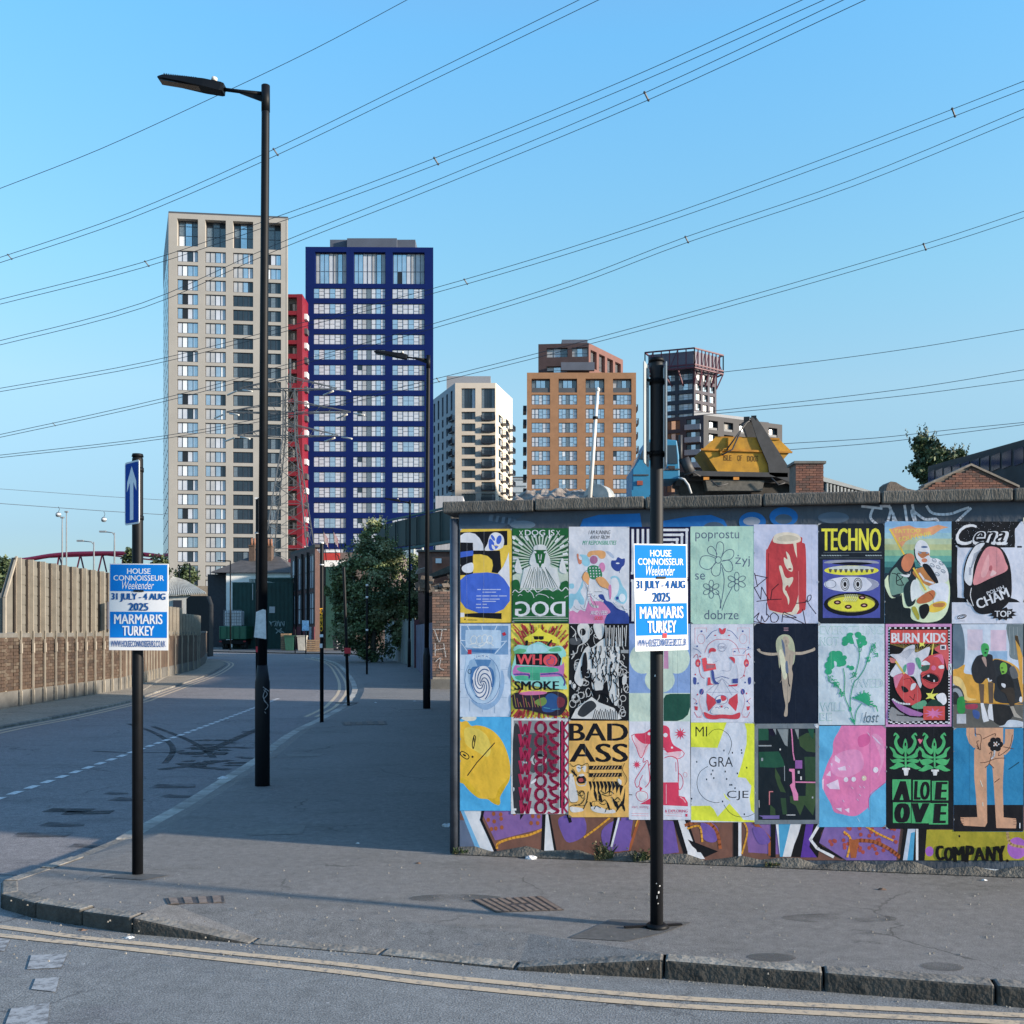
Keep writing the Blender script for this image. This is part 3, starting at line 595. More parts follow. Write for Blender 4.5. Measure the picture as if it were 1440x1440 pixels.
def a6(g, *b):
    R, C = 'b04048', 'cfcabe'
    g.S(R, 905,280,950,240,1190,250,1210,310,1246,380,1248,930,1215,1000,1150,1035,920,1010,862,950,845,780,842,420,860,370)
    g.S(C, 915,270,950,222,1060,205,1160,225,1195,265,1180,305,1060,325,930,312); g.S('b8b4a8', 960,262,1040,235,1140,245,1170,280,1060,300,970,290)
    g.P(C, 1115,300,1150,310,1158,470,1135,400); g.P(C, 1105,1010,1150,930,1172,830,1180,985,1150,1035); g.S(C, 870,990,1000,1022,1110,1012,1150,1036,1000,1040)
    g.S(C, 1045,400,1080,440,1095,500,1115,560,1105,605,1060,580,1030,520,1025,460,1060,480); g.S(C, 975,560,1000,550,1030,640,1060,670,1115,660,1110,710,1070,770,1050,800,1080,880,1070,940,1055,870,1015,800,1010,700); g.E(R, 1055,770,16,30,20); g.E('8d3a40', 1085,578,18,10)
    g.L('c96a70', 8, 1172,600,1176,930); g.L('8d3038', 10, 870,420,860,900)
    K = '381c28'
    for q in ((728,620,755,745,855,665,735,640), (760,750,725,765,790,885,800,760,870,890,750,905), (860,890,1000,882), (890,890,905,790,970,730), (850,920,850,1045), (690,1100,775,1020,750,1080,790,1130,800,1050), (1150,925,1240,915,1265,880), (1215,985,1245,1135), (1030,1040,1230,1130)): g.L(K, 8, *q)
    g.C(K, 8, 800,1050,830,1110,870,1060,850,1030); g.C(K, 8, 890,1060,900,1110,950,1110,970,1060,920,1020,880,1060); g.C(K, 8, 1005,1115,1020,1020,1060,1030,1150,1070,1010,1060); g.C(K, 7, 1350,1030,1270,920,1265,860,1295,840,1300,870,1270,905,1160,925); g.L(K, 8, 690,1103,860,1135)
def a7(g, *b):
    Y = 'ded24a'; g.T(Y, 'TECHNO', 108,165,712,392, .045)
    for x in range(112, 300, 26): g.L('8fa0ac', 10, x,440,x+16,442)
    for x in range(556, 720, 24): g.L('8fa0ac', 10, x,440,x+15,442)
    g.L('5a6874', 5, 130,413,715,408); g.L('5a6874', 8, 310,440,385,440); g.L('5a6874', 4, 90,465,730,466)
    g.R('46509e', 122,485,702,1072); g.S('8c93a6', 132,515,200,492,420,486,640,495,690,520,600,518,410,505,220,520); g.S('0c1020', 215,524,300,512,420,508,560,512,620,526,420,540)
    g.E(Y, 412,592,276,50); g.E('bcc6c8', 412,570,230,24)
    for i in range(9): g.P('55564a', 180+i*53,578,216+i*53,578,206+i*53,612,190+i*53,612)
    g.E('c4cce0', 412,732,280,78); g.S('8d95b0', 560,670,640,690,690,732,640,780,560,800,620,735); g.EO('59617a', 5, 200,730,55,40)
    for x in (346, 476):
        for rx, ry, c in ((44,66,K_), (38,58,W_), (32,48,K_), (27,40,W_), (16,26,K_)): g.E(c, x,732,rx,ry)
    g.E('0e1220', 412,935,280,118); g.E('7a7a40', 412,925,242,92); g.E(Y, 410,932,238,76)
    for i in range(7): g.C('d8dcc8', 6, 330+i*20,900,350+i*20,870,345+i*20,835); g.EO('b4b86a', 3, 340+i*18,890,22,22)
    for x, y in ((270,915), (520,866), (380,960), (540,945)): g.E('3a1420', x,y,36,22); g.E('c8a8a0', x,y,18,7)
def a8(g, x0, y0, x1, y1):
    for i, c in enumerate(('7aa6d2','84b0d2','8fb8c8','a8bca4','a8b48c','84b094','5e9e98','3f7c80','24505a','1a3040')): g.R(c, x0, y0+i*58, x1, y0+(i+1)*58+1)
    g.R('142028', x0, y0+580, x1, y1)
    g.P('d89a76', 795,178,880,150,1000,135,1060,160,1170,165,1290,130,1395,155,1320,175,1240,230,1160,235,1030,260,960,300,920,360,870,280)
    g.T('d9c860', 'TATTOO', 842,172,1110,212, .03, rot=-2); g.T('d9c860', 'SOUVENIR', 888,226,1225,272, .03, rot=-11); g.L('d8b84c', 18, 800,175,950,440,1060,600,1160,790)
    g.S('c9dcc0', 780,640,800,860,900,850,920,830,940,960,1010,980,1020,1080,1150,1118,1310,1090,1395,960,1400,700,1300,560); 
    g.S('1c2a34', 785,640,860,520,930,440,1010,430,1060,560,1050,760,930,800,900,850,820,850); g.S('6a9088', 800,650,860,560,900,600,990,690,960,800,880,830,810,830); g.C(K_, 8, 820,620,880,640,940,740); g.C(K_, 8, 870,700,930,660,880,620,870,730,940,740)
    g.S('c07a5c', 915,520,950,440,1010,420,1050,460,1030,540,990,600,940,590); g.S(W_, 890,530,930,600,1000,640,1010,600,990,660,900,630)
    g.S(W_, 1052,370,1080,300,1120,285,1170,310,1205,380,1210,460,1300,480,1380,580,1390,690,1300,720,1220,600,1140,560,1080,500); g.S('a87050', 1090,410,1190,410,1195,470,1150,500,1095,450); g.S(W_, 1085,440,1130,470,1195,440,1200,520,1150,555,1100,530); g.E('c08068', 1150,490,30,22); g.E('44608c', 1150,355,34,10); g.E('7088a8', 1108,415,14,8); g.E('7088a8', 1178,415,14,8); g.L(K_, 4, 1090,400,1130,408); g.C(K_, 9, 1050,375,1060,460,1110,530)
    g.S('b07a4c', 1030,610,1120,560,1180,570,1260,700,1200,750,1100,690); g.L(W_, 18, 1100,620,1150,690,1240,720); g.S('141a24', 1130,545,1200,540,1290,700,1250,710)
    for x, y, r in ((1250,490,0), (1290,560,1), (1230,540,1), (1340,600,0), (1280,630,1), (1320,520,1)): g.EO('5a6478', 4, x,y,24,14,35); g.L('5a6478', 3, x-10,y,x+14,y+10)
    g.S('1a2c34', 940,780,990,700,1040,720,1060,900,1000,960,960,920); g.S('cdd8e0', 1010,760,1040,690,1090,700,1110,780,1150,830,1060,880,1020,900); g.S('c8d2e4', 1190,760,1290,720,1390,740,1385,900,1340,940,1240,910,1270,820); g.S('b06a48', 1070,900,1130,840,1230,790,1260,830,1220,900,1110,930); g.C('6a2c20', 6, 1200,820,1230,850,1240,880); g.E('d8b84c', 1280,960,100,50,-20); g.S('b07a4c', 1240,930,1350,920,1340,960,1250,960); g.S('9a9a40', 1020,980,1060,960,1100,1060,1080,1090); g.S('12181e', 1100,960,1180,930,1200,1000,1150,1080,1110,1060); g.L('d8b84c', 18, 1040,570,1165,790)
def a9(g, x0, y0, x1, y1):
    g.S('c2cbe0', 765,370,790,362,1290,360,1345,340,1345,200,1360,160,1440,140,1440,872,1300,870,820,872,765,800); g.R('c2cbe0', x0, 915, x1, y1); g.R(K_, 1368,345,1416,362)
    for _ in range(90): x, y = random.uniform(735,1335), random.uniform(95,345); g.E('a6afc2', x, y, 2.6, 2.6, n=6)
    g.T(W_, 'Cena', 745,125,1285,335, .10, .4); g.T(K_, 'Cena', 775,150,1250,305, .03, .4)
    g.S(K_, 830,760,826,600,860,460,930,350,1010,300,1120,330,1220,380,1290,520,1312,700,1300,880,1200,990,1040,1035,950,1010,900,930,830,860)
    g.S(W_, 836,690,845,560,880,450,950,340,1040,315,985,400,930,540,905,740); g.R('9aa2b4', 880,560,905,640); 
    for i in range(7): g.L('7d8698', 6, 895+i*14,600-i*34,935+i*12,420-i*6)
    g.S('c98a94', 932,740,940,620,985,480,1050,370,1120,350,1200,385,1250,500,1266,590,1100,670); g.S('d8a0a8', 1000,640,1040,500,1080,430,1080,570,1040,660); g.E('a8606c', 1100,570,16,30,10); g.S('d2b4bc', 1095,640,1120,590,1160,620,1110,650)
    g.C(W_, 8, 905,770,895,850,925,950); g.C(W_, 10, 860,890,880,930,910,950)
    g.T(W_, 'POLISH', 1055,775,1240,810, .05, rot=-21); g.T(W_, 'CHAM', 945,825,1290,925, .07, rot=-22)
    st = []
    for i in range(24): a = i*pi/12; r = 1 if i % 2 else .72; st += [1222+145*r*cos(a), 1030+70*r*sin(a)]
    g.P(K_, *st); g.T(W_, 'TOP', 1140,1000,1308,1062, .07); g.EO(K_, 6, 808,1060,46,18,-15); g.EO(K_, 4, 810,1064,34,10,-25); g.L('7d8698', 3, 775,1100,840,1103)
def b1(g, x0, y0, x1, y1):
    T1, T2, DB, LB = '6a90bc', '86a8cc', '3f6ea8', 'a6c2e0'
    g.R(T1, 62,108,540,400)
    for q in ((125,105,145,150), (272,108,278,150), (425,108,405,148), (50,255,105,258), (525,262,470,268), (60,275,140,385), (520,262,405,390)): g.L('b9cde4', 8, *q)
    g.S(LB, 108,170,140,150,420,152,464,170,466,300,440,335,130,330,108,300); g.P(DB, 150,345,420,350,400,385,175,375)
    for cx in (190,250,300,350): g.EO('d4e0ee', 8, cx,240+(cx % 20),30,42,10)
    g.C('d4e0ee', 8, 150,300,200,285,260,310,330,270,390,310); g.C('d4e0ee', 7, 180,320,230,330,300,300)
    for y in (550, 690, 833): g.L('8fa6c4', 3, 60,y,130,y); g.L('8fa6c4', 3, 450,y,530,y)
    for q in ((150,850,150,970), (277,930,278,980), (405,860,402,990)): g.L('8fa6c4', 4, *q)
    g.S('86a8d0', 160,860,300,960,430,890,490,760,500,640,470,560,440,800,330,900); g.S(LB, 140,400,420,400,460,520,460,680,420,800,350,880,270,905,190,860,120,740,95,600,110,480); g.EO('4a72a8', 5, 278,655,178,245)
    g.S(T2, 150,460,260,448,380,460,412,560,412,680,370,800,290,870,210,820,150,720,136,600); g.S(DB, 165,540,210,520,360,530,400,620,390,720,340,820,280,856,220,810,165,720,155,620); g.P('4f7cb0', 200,450,370,452,340,520,230,520)
    g.S(W_, 205,560,250,522,320,520,360,580,375,660,370,760,320,850,270,858,215,800,175,700,185,610)
    for k in range(6):
        a = []
        for j in range(9): r = .10+j*.115; th = k*pi/3+j*.42; a += [275+98*r*cos(th), 690+165*r*sin(th)]
        g.C('2f5a94', 9, *a)
        a = []
        for j in range(5): r = .55+j*.115; th = k*pi/3+.5+j*.42; a += [275+98*r*cos(th), 690+165*r*sin(th)]
        g.C('2f5a94', 6, *a)
    g.R('a82c40', 130,350,168,395); g.P('b02c40', 475,185,505,170,518,200,490,212); g.EO(K_, 5, 148,570,16,22); g.T('cfdcee', 'LUCKS', 205,400,345,436, .02)
def b2(g, x0, y0, x1, y1):
    for i in range(230):
        x = random.uniform(x0+5, x1-10); y = random.choice([random.uniform(y0, 330), random.uniform(940, y1-50)]) if i % 4 else random.uniform(y0, y1-60); a = (x-(x0+x1)/2)*.0032*(1 if y > 500 else -1)+random.uniform(-.15,.15); h = random.uniform(40, 80)
        g.C('b0484e' if i % 3 else 'e2cc50', random.uniform(11,20), x, y, x+a*h*.5+random.uniform(-8,8), y+h/2, x+a*h, y+h)
    g.S('e0cf4a', 700,240,740,210,800,180,830,150,860,130,900,170,960,190,1050,240,1050,290,960,270,850,260,740,275); g.S(K_, 800,218,840,218,845,245,805,245); g.S(K_, 850,218,895,218,895,245,855,248); g.L(K_, 5, 790,215,900,215)
    g.P(K_, 718,255,742,258,735,330,708,330); g.P(K_, 975,245,990,260,945,310,930,300)
    g.S('86c8c8', 590,350,640,300,740,310,850,270,960,320,1070,310,1120,370,1120,420,1085,440,1100,640,1130,720,1080,750,600,660,610,400); g.S('a0d0e0', 740,320,800,290,900,310,930,370,740,380)
    g.S('5aa880', 600,370,650,340,720,350,700,380,620,400); g.S('5aa880', 950,350,1040,320,1080,360,980,370)
    g.P(K_, 612,390,1040,385,1080,440,1060,520,620,500); g.T('d0505c', 'WH', 625,398,880,500, .09); g.E('d0505c', 965,458,72,62); g.O('7a5a90', 9, 965,420,1010,440,1000,500,950,500,930,460,970,440); g.S('b070b0', 610,510,700,515,1050,515,1100,470,1100,600,1040,620,620,620)
    g.R('3f9a80', 760,520,862,660); g.S('4aa88c', 625,545,700,520,1000,530,1045,570,900,585,700,580); g.S('4aa88c', 610,620,700,610,800,640,760,660,640,655); g.C('5a4a9a', 16, 600,600,740,600,750,640); g.C('5a4a9a', 16, 870,600,1050,595,1110,660,1105,710)
    g.T(K_, 'SMOKE', 600,668,1055,758, .10); g.S('2a2434', 600,790,800,800,1000,770,1110,800,1140,880,1100,980,1040,1020,900,1000,700,950,600,940); g.S('2a5088', 920,820,980,790,1050,830,1060,920,980,980,880,960); g.S('6a3040', 1040,830,1110,850,1100,920,1040,930); g.S('6a8a4c', 800,880,900,830,930,880,880,920); 
    for i in range(10): g.L('9a5a5a' if i % 2 else '8a8040', 7, 600+i*28,800+i % 3*40,620+i*28,930)
    g.L('4a90b0', 8, 900,935,960,945); g.L('4a90b0', 6, 980,955,1060,950); g.S('c070a0', 650,790,760,770,920,775,900,800,720,810)
def b3(g, x0, y0, x1, y1):
    L = 'c4cad0'
    for i in range(16): a = random.uniform(0, 6.3); x = random.uniform(100,290); y = random.uniform(480,1050); g.EO(L, 8, x, y, random.uniform(25,45), random.uniform(25,50))
    for i in range(12): x = random.uniform(610,700); y = random.uniform(500,1090); g.EO(L, 7, x, y, random.uniform(18,35), random.uniform(25,45))
    g.S(L, 180,100,280,95,300,180,290,250,240,300,200,240,170,180); g.E(K_, 225,180,32,38); g.S('4a5058', 90,250,200,250,190,310,95,310); g.S(L, 340,95,450,95,440,220,400,260,360,200)
    for i in range(60):
        x = random.uniform(90,700); y = random.uniform(110,1000); h = random.uniform(40,90); g.C(L, random.uniform(5,10), x, y, x+random.uniform(-22,22), y+h/2, x+random.uniform(-30,30), y+h)
    g.S(L, 240,370,330,340,450,250,560,270,610,330,620,460,600,600,610,800,590,960,540,930,500,840,480,700,400,800,330,780,300,600,240,560); g.S(L, 240,370,300,340,280,480,200,560,230,700,200,760,140,700,150,600)
    for i in range(90):
        x = random.uniform(290,590); y = random.uniform(290,880); h = random.uniform(50,120); g.C(K_, random.uniform(5,12), x, y, x+random.uniform(-18,18), y+h/2, x+random.uniform(-26,26), y+h)
    g.S(K_, 225,450,260,400,275,560,240,670,215,640); g.S(L, 350,720,400,700,440,740,430,800,360,800); g.S(K_, 345,810,480,800,500,850,430,830,380,860)
    g.P(L, 100,1100,150,1000,320,870,400,930,560,990,640,1100,600,1112); g.S('30363e', 170,1050,230,950,320,910,370,970,300,1040,230,1085)
    for i in range(14): g.L(K_, 8, 330+i*20,1112,360+i*18,1000+i % 3*14)
    for i in range(22): x = 460+i*11; g.L(L if i % 2 else K_, 9, x, 100+i % 4*12, x+random.uniform(-12,12), 330)
    g.C(L, 10, 100,420,160,400,180,330,240,300); g.C(L, 8, 100,120,150,180,120,230); g.E(L, 90,715,16,22); g.E(L, 135,755,18,26); g.E(L, 125,870,16,20); g.S(L, 650,660,690,640,690,720,650,740); g.C(L, 12, 600,460,640,520,690,560); g.R('8a929a', 630,370,712,405)
def b4(g, x0, y0, x1, y1):
    g.R('7d9cd0', x0, y0, x1, 830); MN = 'b9cfc8'
    g.R(MN, x0, 830, x1, y1); g.E(MN, 862,465,140,160); g.E(MN, 1225,465,140,160); g.R(MN, 880,300,1210,620); g.E(MN, 1045,690,160,140)
    g.P('1f4d44', 1085,890,1110,850,1160,838,1368,838,1368,980,1345,1060,1290,1110,1230,1128,1085,1128); g.P('b98ab0', 1090,380,1135,380,1138,572,1085,570)
def b5(g, x0, y0, x1, y1):
    R, B = 'c04454', '3f4f94'
    for s in (-1, 1):
        X = lambda v: 400+s*(v-400)
        g.L('d28a94', 3, X(125),130,X(245),130,X(240,),170); g.L('d28a94', 3, X(125),130,X(125),290); g.EO('d28a94', 3, X(188),240,38,50); g.E(B, X(192),163,10,10)
        g.C(R, 5, X(110),430,X(150),400,X(170),560,X(190),620,X(220),640); g.E(R, X(155),485,26,40); g.E('dc8c90', X(155),490,12,18); g.S(B, X(110),630,X(140),640,X(135),700,X(110),690); g.E(B, X(192),775,22,30); g.C(B, 5, X(240),240,X(300),170,X(350),150); g.C(R, 5, X(120),980,X(150),1030,X(200),1030); g.P(R, X(118),920,X(155),925,X(150),965,X(125),960)
        g.P(R, X(245),790,X(330),850,X(340),890,X(260),975,X(240),880); g.C(R, 4, X(110),840,X(140),870,X(120),900); g.C(B, 4, X(110),340,X(150),350,X(190),390); g.C('d28a94', 3, X(140),1040,X(200),1000,X(170),870,X(210),740); g.C(R, 4, X(225),380,X(260),300,X(330),250,X(400),245)
        g.L('8a90ac', 3, 400,640,X(300),810); g.L('8a90ac', 3, 400,640,X(240),780); g.L('8a90ac', 3, X(240),780,400,780); g.E(R, X(330),205,10,6)
        for k in range(7): g.E(R if k % 2 else B, X(120+random.random()*60), 300+k*95+random.random()*30, 7, 9)
    g.S(R, 370,130,398,150,398,195,372,170); g.S(R, 435,130,404,150,404,195,432,170); g.EO('8a90ac', 4, 400,325,40,42); g.T('6a7090', 'LOVE', 374,314,428,338)
    g.S(R, 265,390,275,340,310,332,338,350,330,370,290,370); g.S(R, 472,430,500,422,528,440,525,490,510,470); g.C('8a90ac', 3, 290,370,260,440,300,480,360,460); g.C('8a90ac', 3, 490,480,480,560,400,560); g.C('8a90ac', 3, 540,500,560,600,540,680)
    g.P('e0505c', 195,440,235,428,250,490,330,492,340,548,215,572,200,500); g.P('9a6a78', 235,500,320,500,325,530,240,545); g.P(W_, 245,428,290,450,310,492,250,490)
    g.S(B, 290,560,315,570,330,660,370,690,330,700,300,650); g.P(R, 255,630,280,630,285,690,320,700,250,712); g.P(B, 505,645,560,640,560,690,505,690); g.P(R, 465,710,560,695,550,720,465,720)
    g.L(B, 5, 330,640,400,620,470,640); g.R('8a90ac', 568,600,570,735); g.L('d28a94', 3, 510,340,635,340,635,405,510,405,510,340); g.E(B, 528,368,8,8)
    g.E(W_, 390,860,58,45); g.S(R, 385,820,420,812,445,850,400,870); g.S(B, 340,860,385,850,385,885,350,890); g.EO(B, 4, 395,855,60,45)
    g.S(W_, 290,960,340,920,390,940,450,915,500,950,490,1000,310,1000); g.C(B, 5, 330,940,350,930,370,945); g.C(B, 5, 420,945,445,930,465,945); g.P(R, 380,915,410,915,395,940)
    g.S(R, 215,980,300,1010,400,1005,500,1010,580,985,560,1050,400,1045,330,1055,240,1040)
def b6(g, x0, y0, x1, y1):
    S_ = 'a59c92'; S2 = '8a837c'; HR = 'a8b09a'
    g.L('8a7080', 9, 1025,130,1068,130); g.L('8a7080', 9, 1025,155,1068,155); g.L('8a7080', 5, 1025,142,1068,142)
    g.S(HR, 945,330,950,250,990,205,1040,195,1090,215,1125,280,1138,380,1130,470,1110,500,1085,400,1000,420,980,540,965,420)
    g.S(S_, 750,350,780,340,800,368,900,382,970,378,1090,370,1200,372,1300,345,1335,328,1340,355,1310,370,1210,400,1130,402,1000,402,890,410,800,390)
    g.S(S_, 1020,220,1060,220,1080,270,1065,310,1080,350,1120,370,1120,460,1105,540,1115,600,1105,700,1085,860,1065,900,1060,1015,1025,1015,1040,920,1020,800,1000,620,1000,540,965,420,1000,370,1030,330,1015,280)
    g.S('60708c', 1000,240,1030,300,1040,420,1030,400,1010,330); g.S('c8ccb8', 975,370,1010,360,1060,560,1050,640,1020,640,990,500); g.S('60708c', 1040,480,1060,470,1070,580,1045,580); g.L('141c2c', 10, 1062,590,1072,690,1085,720); g.L(S2, 6, 1065,700,1060,900); g.E(S2, 1045,270,12,20); g.L(S2, 5, 985,680,1005,650); g.S(S2, 1045,300,1060,300,1055,325); g.L(S2, 5, 1085,400,1085,500)
def outl(g, txt, a, b, c, d):
    g.T('8db8b4', txt, a, b, c, d, .055); g.T('b9cbdc', txt, a+5, b+5, c-5, d-5, .015)
def b7(g, *b):
    G = '2d9a76'
    outl(g, 'EVERYTHING', 92,112,735,195); outl(g, 'NOT', 92,222,280,308); outl(g, 'SAVED', 408,645,728,732); outl(g, 'WILL', 92,885,340,972); outl(g, 'BE', 92,990,215,1070)
    for x, y, r in ((360,250,42),(400,210,38),(345,285,30),(420,260,36),(480,200,34),(520,240,40),(540,280,32),(470,270,30),(500,310,26), (230,400,44),(280,400,44),(210,450,44),(190,510,50),(250,470,40),(310,440,36),(290,490,38),(340,430,26),(180,570,36),(320,480,40),(415,535,26),(380,520,16)): g.E(G, x, y, r, r*.9)
    g.S('b9cbdc', 420,210,445,200,470,300,480,330,450,310,430,250); g.S('b9cbdc', 236,465,262,480,258,520,240,510)
    for q in ((495,320,490,440,450,600,400,640), (330,540,345,640,345,820,400,960,440,1100), (570,470,540,550,480,640,440,680,405,820,400,950), (515,895,460,980,445,1110), (170,590,190,670,260,710,330,800), (570,460,600,380,620,300)): g.C(G, 8, *q)
    g.EO(G, 6, 495,345,18,26); g.E(G, 430,1070,14,20); g.E(G, 400,950,14,26); g.L(G, 12, 400,1040,430,1085)
    for i in range(40):
        x, y = random.choice([(640,310),(660,400),(580,455),(630,350)]); g.L(G, 6, x+random.uniform(-25,25), y+random.uniform(-35,35), x+random.uniform(-25,25), y+random.uniform(-30,30))
    for i in range(50):
        x, y = random.choice([(200,640),(260,700),(290,770),(320,800),(440,600),(240,680)]); g.L(G, 7, x+random.uniform(-30,30), y+random.uniform(-30,30), x+random.uniform(-30,30), y+random.uniform(-30,30))
    for i in range(22): a = R_(200+i*9); r = 60+random.random()*50; g.L(G, 12, 520,870,520+r*cos(a), 870+r*sin(a)*1.1)
    for i in range(14): g.L(G, 9, 530+i*10,870+i*4,560+i*9,850+i*8+random.uniform(-30,20))
    g.T('4a6478', 'lost', 532,980,690,1085, -.004, .35)
def b8(g, x0, y0, x1, y1):
    g.R(K_, 782,118,1410,1105)
    for i in range(22): g.R(W_, 790+i*56,122,812+i*56,138) if i < 11 else 0
    for i in range(33): g.R(W_, 784,140+i*29,799,153+i*29); g.R(W_, 1392,150+i*29,1408,163+i*29)
    for i in range(11): g.R(W_, 800+i*56,1075,826+i*56,1090); g.R(W_, 826+i*56,1090,850+i*56,1102) 
    g.R('101218', 800,140,1388,1070); g.R('c05050', 806,150,1385,288); g.T(W_, 'BURN KIDS', 815,180,1366,278, .09)
    for i in range(17): g.L('8a7a40', 5, 1105,380,806+i*36,292)
    g.S('c2c8d8', 800,400,900,390,960,330,1050,300,1060,380,1200,320,1180,440,1140,560,1110,740,1040,620,900,640,800,600,870,470); 
    for i in range(8): g.L('8890a4', 3, 880+i*12,400+i*6,1000+i*8,340)
    g.P('e0d868', 1095,275,1130,285,1150,265,1145,300,1155,320,1125,308,1100,325,1105,298); g.S('c07a7a', 800,430,860,450,860,480,810,480); g.S('c05a60', 1250,340,1385,300,1385,560,1340,420)
    R = 'b84a50'; g.S(R, 1110,600,1130,560,1120,480,1180,420,1230,400,1310,390,1345,440,1350,560,1310,680,1220,748,1130,700); g.S('c46a90', 1240,420,1320,395,1345,450,1340,500,1290,430); g.S(W_, 1120,480,1160,460,1205,490,1195,505,1125,505); g.S(W_, 1295,515,1340,505,1345,540,1300,540); g.S('3a5a50', 1120,520,1200,505,1190,550,1130,570); g.E('c46a90', 1243,535,24,26); g.S(K_, 1130,630,1200,590,1280,620,1290,670,1230,680,1160,650); g.O('7a2c34', 6, 1115,620,1200,585,1290,620,1290,690,1200,680); g.R(W_, 1180,605,1200,625); g.R(W_, 1240,655,1255,675); g.L('c8c060', 12, 1240,290,1225,400); g.C(K_, 5, 1110,600,1130,700,1220,748,1310,680,1350,560)
    g.S(R, 835,640,880,600,960,590,1040,660,1100,740,1118,830,1080,905,1000,912,930,860,860,760); g.S('c87a9a', 835,640,870,605,930,600,900,660,860,740); g.S(K_, 915,720,960,730,990,770,940,780); g.S(W_, 1020,700,1065,690,1050,740,1010,760); g.L(K_, 6, 1000,820,1040,860,1050,800); g.C(K_, 5, 835,640,860,760,930,860,1000,912,1080,905); g.C(K_, 4, 940,650,1000,640,1020,680)
    g.L('c8b060', 20, 860,470,945,590); g.S('9a70b0', 975,490,1050,490,1040,590,990,610,980,560); g.S('4f9a80', 1060,440,1090,430,1115,480,1110,550,1075,500); g.S('4f9a80', 940,520,965,500,960,570,935,570)
    g.S('9a6aa8', 815,850,900,900,1040,960,1140,1000,1050,1030,900,960); g.C(W_, 18, 830,850,900,890,1000,900); g.S('5a9a80', 1020,920,1150,860,1170,930,1080,950); g.P('e0d868', 1245,735,1225,800,1290,790,1240,830,1270,870,1210,840,1160,850,1190,820,1165,790,1215,790); g.S(W_, 1270,810,1350,790,1375,870,1340,910,1290,870); g.S('1c3a34', 1170,900,1240,850,1320,890,1330,930,1180,930)
    g.S('8a8f98', 815,930,900,980,1000,1030,1130,1040,1130,1068,815,1068); g.L(K_, 10, 870,1010,1120,1030); g.R('c05050', 1138,922,1356,1060); st = []
    for i in range(18): a = i*pi/9; r = 1 if i % 2 else .45; st += [1245+105*r*cos(a), 995+55*r*sin(a)]
    g.P('c070a8', *st); g.R(W_, 1310,302,1368,350); g.R('3a4050', 1320,312,1355,342); g.R(W_, 1392,490,1425,610); g.L(K_, 6, 1400,510,1415,540,1400,570,1412,600)
def b9(g, x0, y0, x1, y1):
    g.R('b9c8de', x0, y0, x1, 700); g.S('5a7084', x0,95,800,95,840,300,820,520,720,540); g.S('6a7a84', 1265,95,1430,95,1430,420,1300,430,1290,300); g.R('c4bcd2', 865,145,1020,355); g.R('c4b4cc', 1100,150,1260,360); g.R('86a8cc', 1090,365,1270,470)
    for x in (1290,1330,1370): g.L('8d99a0', 5, x,120,x+10,400)
    g.P('50565c', x0,760,x1,860,x1,y1,x0,y1); g.S('c89a48', 720,560,770,540,840,500,830,580,900,600,980,600,1110,450,1250,460,1360,520,1400,600,1425,880,1000,880,840,860,800,740,720,690); g.S('d8bc80', 720,620,800,640,850,740,870,830,960,850,840,860,790,740,720,690)
    g.S('2a3038', 1120,465,1240,470,1340,540,1390,700,1400,880,1150,870,1140,700); g.S('5a6068', 1290,540,1340,520,1380,620,1320,640); g.E('3c4248', 740,850,95,140); g.E('8d98a4', 750,850,72,112); g.E('2a2e34', 735,860,50,85)
    g.P('c89a48', 1350,250,1360,200,1425,420,1425,740,1400,600); g.P('4a3c2c', 1345,205,1375,210,1400,330,1350,250); g.L('b8862c', 10, 840,880,1425,905); g.R('5a5c5c', x0,905,x1,y1); g.S('24272c', 1110,910,1290,920,1340,1000,1220,1115,1120,1060); g.S('b9c6d8', 1290,1060,1425,1080,1430,1130,1190,1130,1240,1110)
    g.S('2f8a4c', 765,850,830,830,840,980,770,985); g.S('9a4058', 850,910,960,900,960,945,860,950); g.S('3f5a9a', 920,960,985,980,980,1050,930,1030)
    g.S('262a32', 905,545,950,430,1010,400,1110,400,1125,470,1150,600,1140,690,1060,640,1010,690,940,670); g.S('3fa05c', 1005,350,1010,300,1040,283,1075,300,1085,350,1060,415,1025,410); g.E(K_, 1060,345,16,6); g.E(K_, 1048,382,12,8); g.S('a08c88', 1010,430,1050,430,1060,520,1040,500)
    g.P('5c5048', 980,690,1035,700,1030,890,1000,890); g.P('5c5048', 1075,680,1130,680,1125,890,1085,890); g.P(W_, 998,890,1028,890,1085,1070,1030,1085,1015,1040); g.P(W_, 1085,900,1115,900,1130,1070,1080,1050,1070,970); g.L(W_, 14, 1075,640,1085,670,1110,660)
    g.S('74b04c', 1195,540,1200,495,1230,478,1262,500,1265,570,1225,605,1205,580); g.E(K_, 1215,535,14,5); g.E(K_, 1225,575,14,8); g.S('1e2228', 1165,640,1220,600,1280,600,1330,680,1330,800,1200,760); g.S('34302e', 1200,760,1330,740,1340,920,1300,920,1250,800); g.S(W_, 1210,690,1250,700,1245,735,1215,720); g.P('9c9a96', 1295,925,1330,920,1360,990,1425,1050,1340,1030); g.S(W_, 1395,830,1418,830,1415,880,1390,870)
    g.R('aab4c4', 757,1000,852,1098)
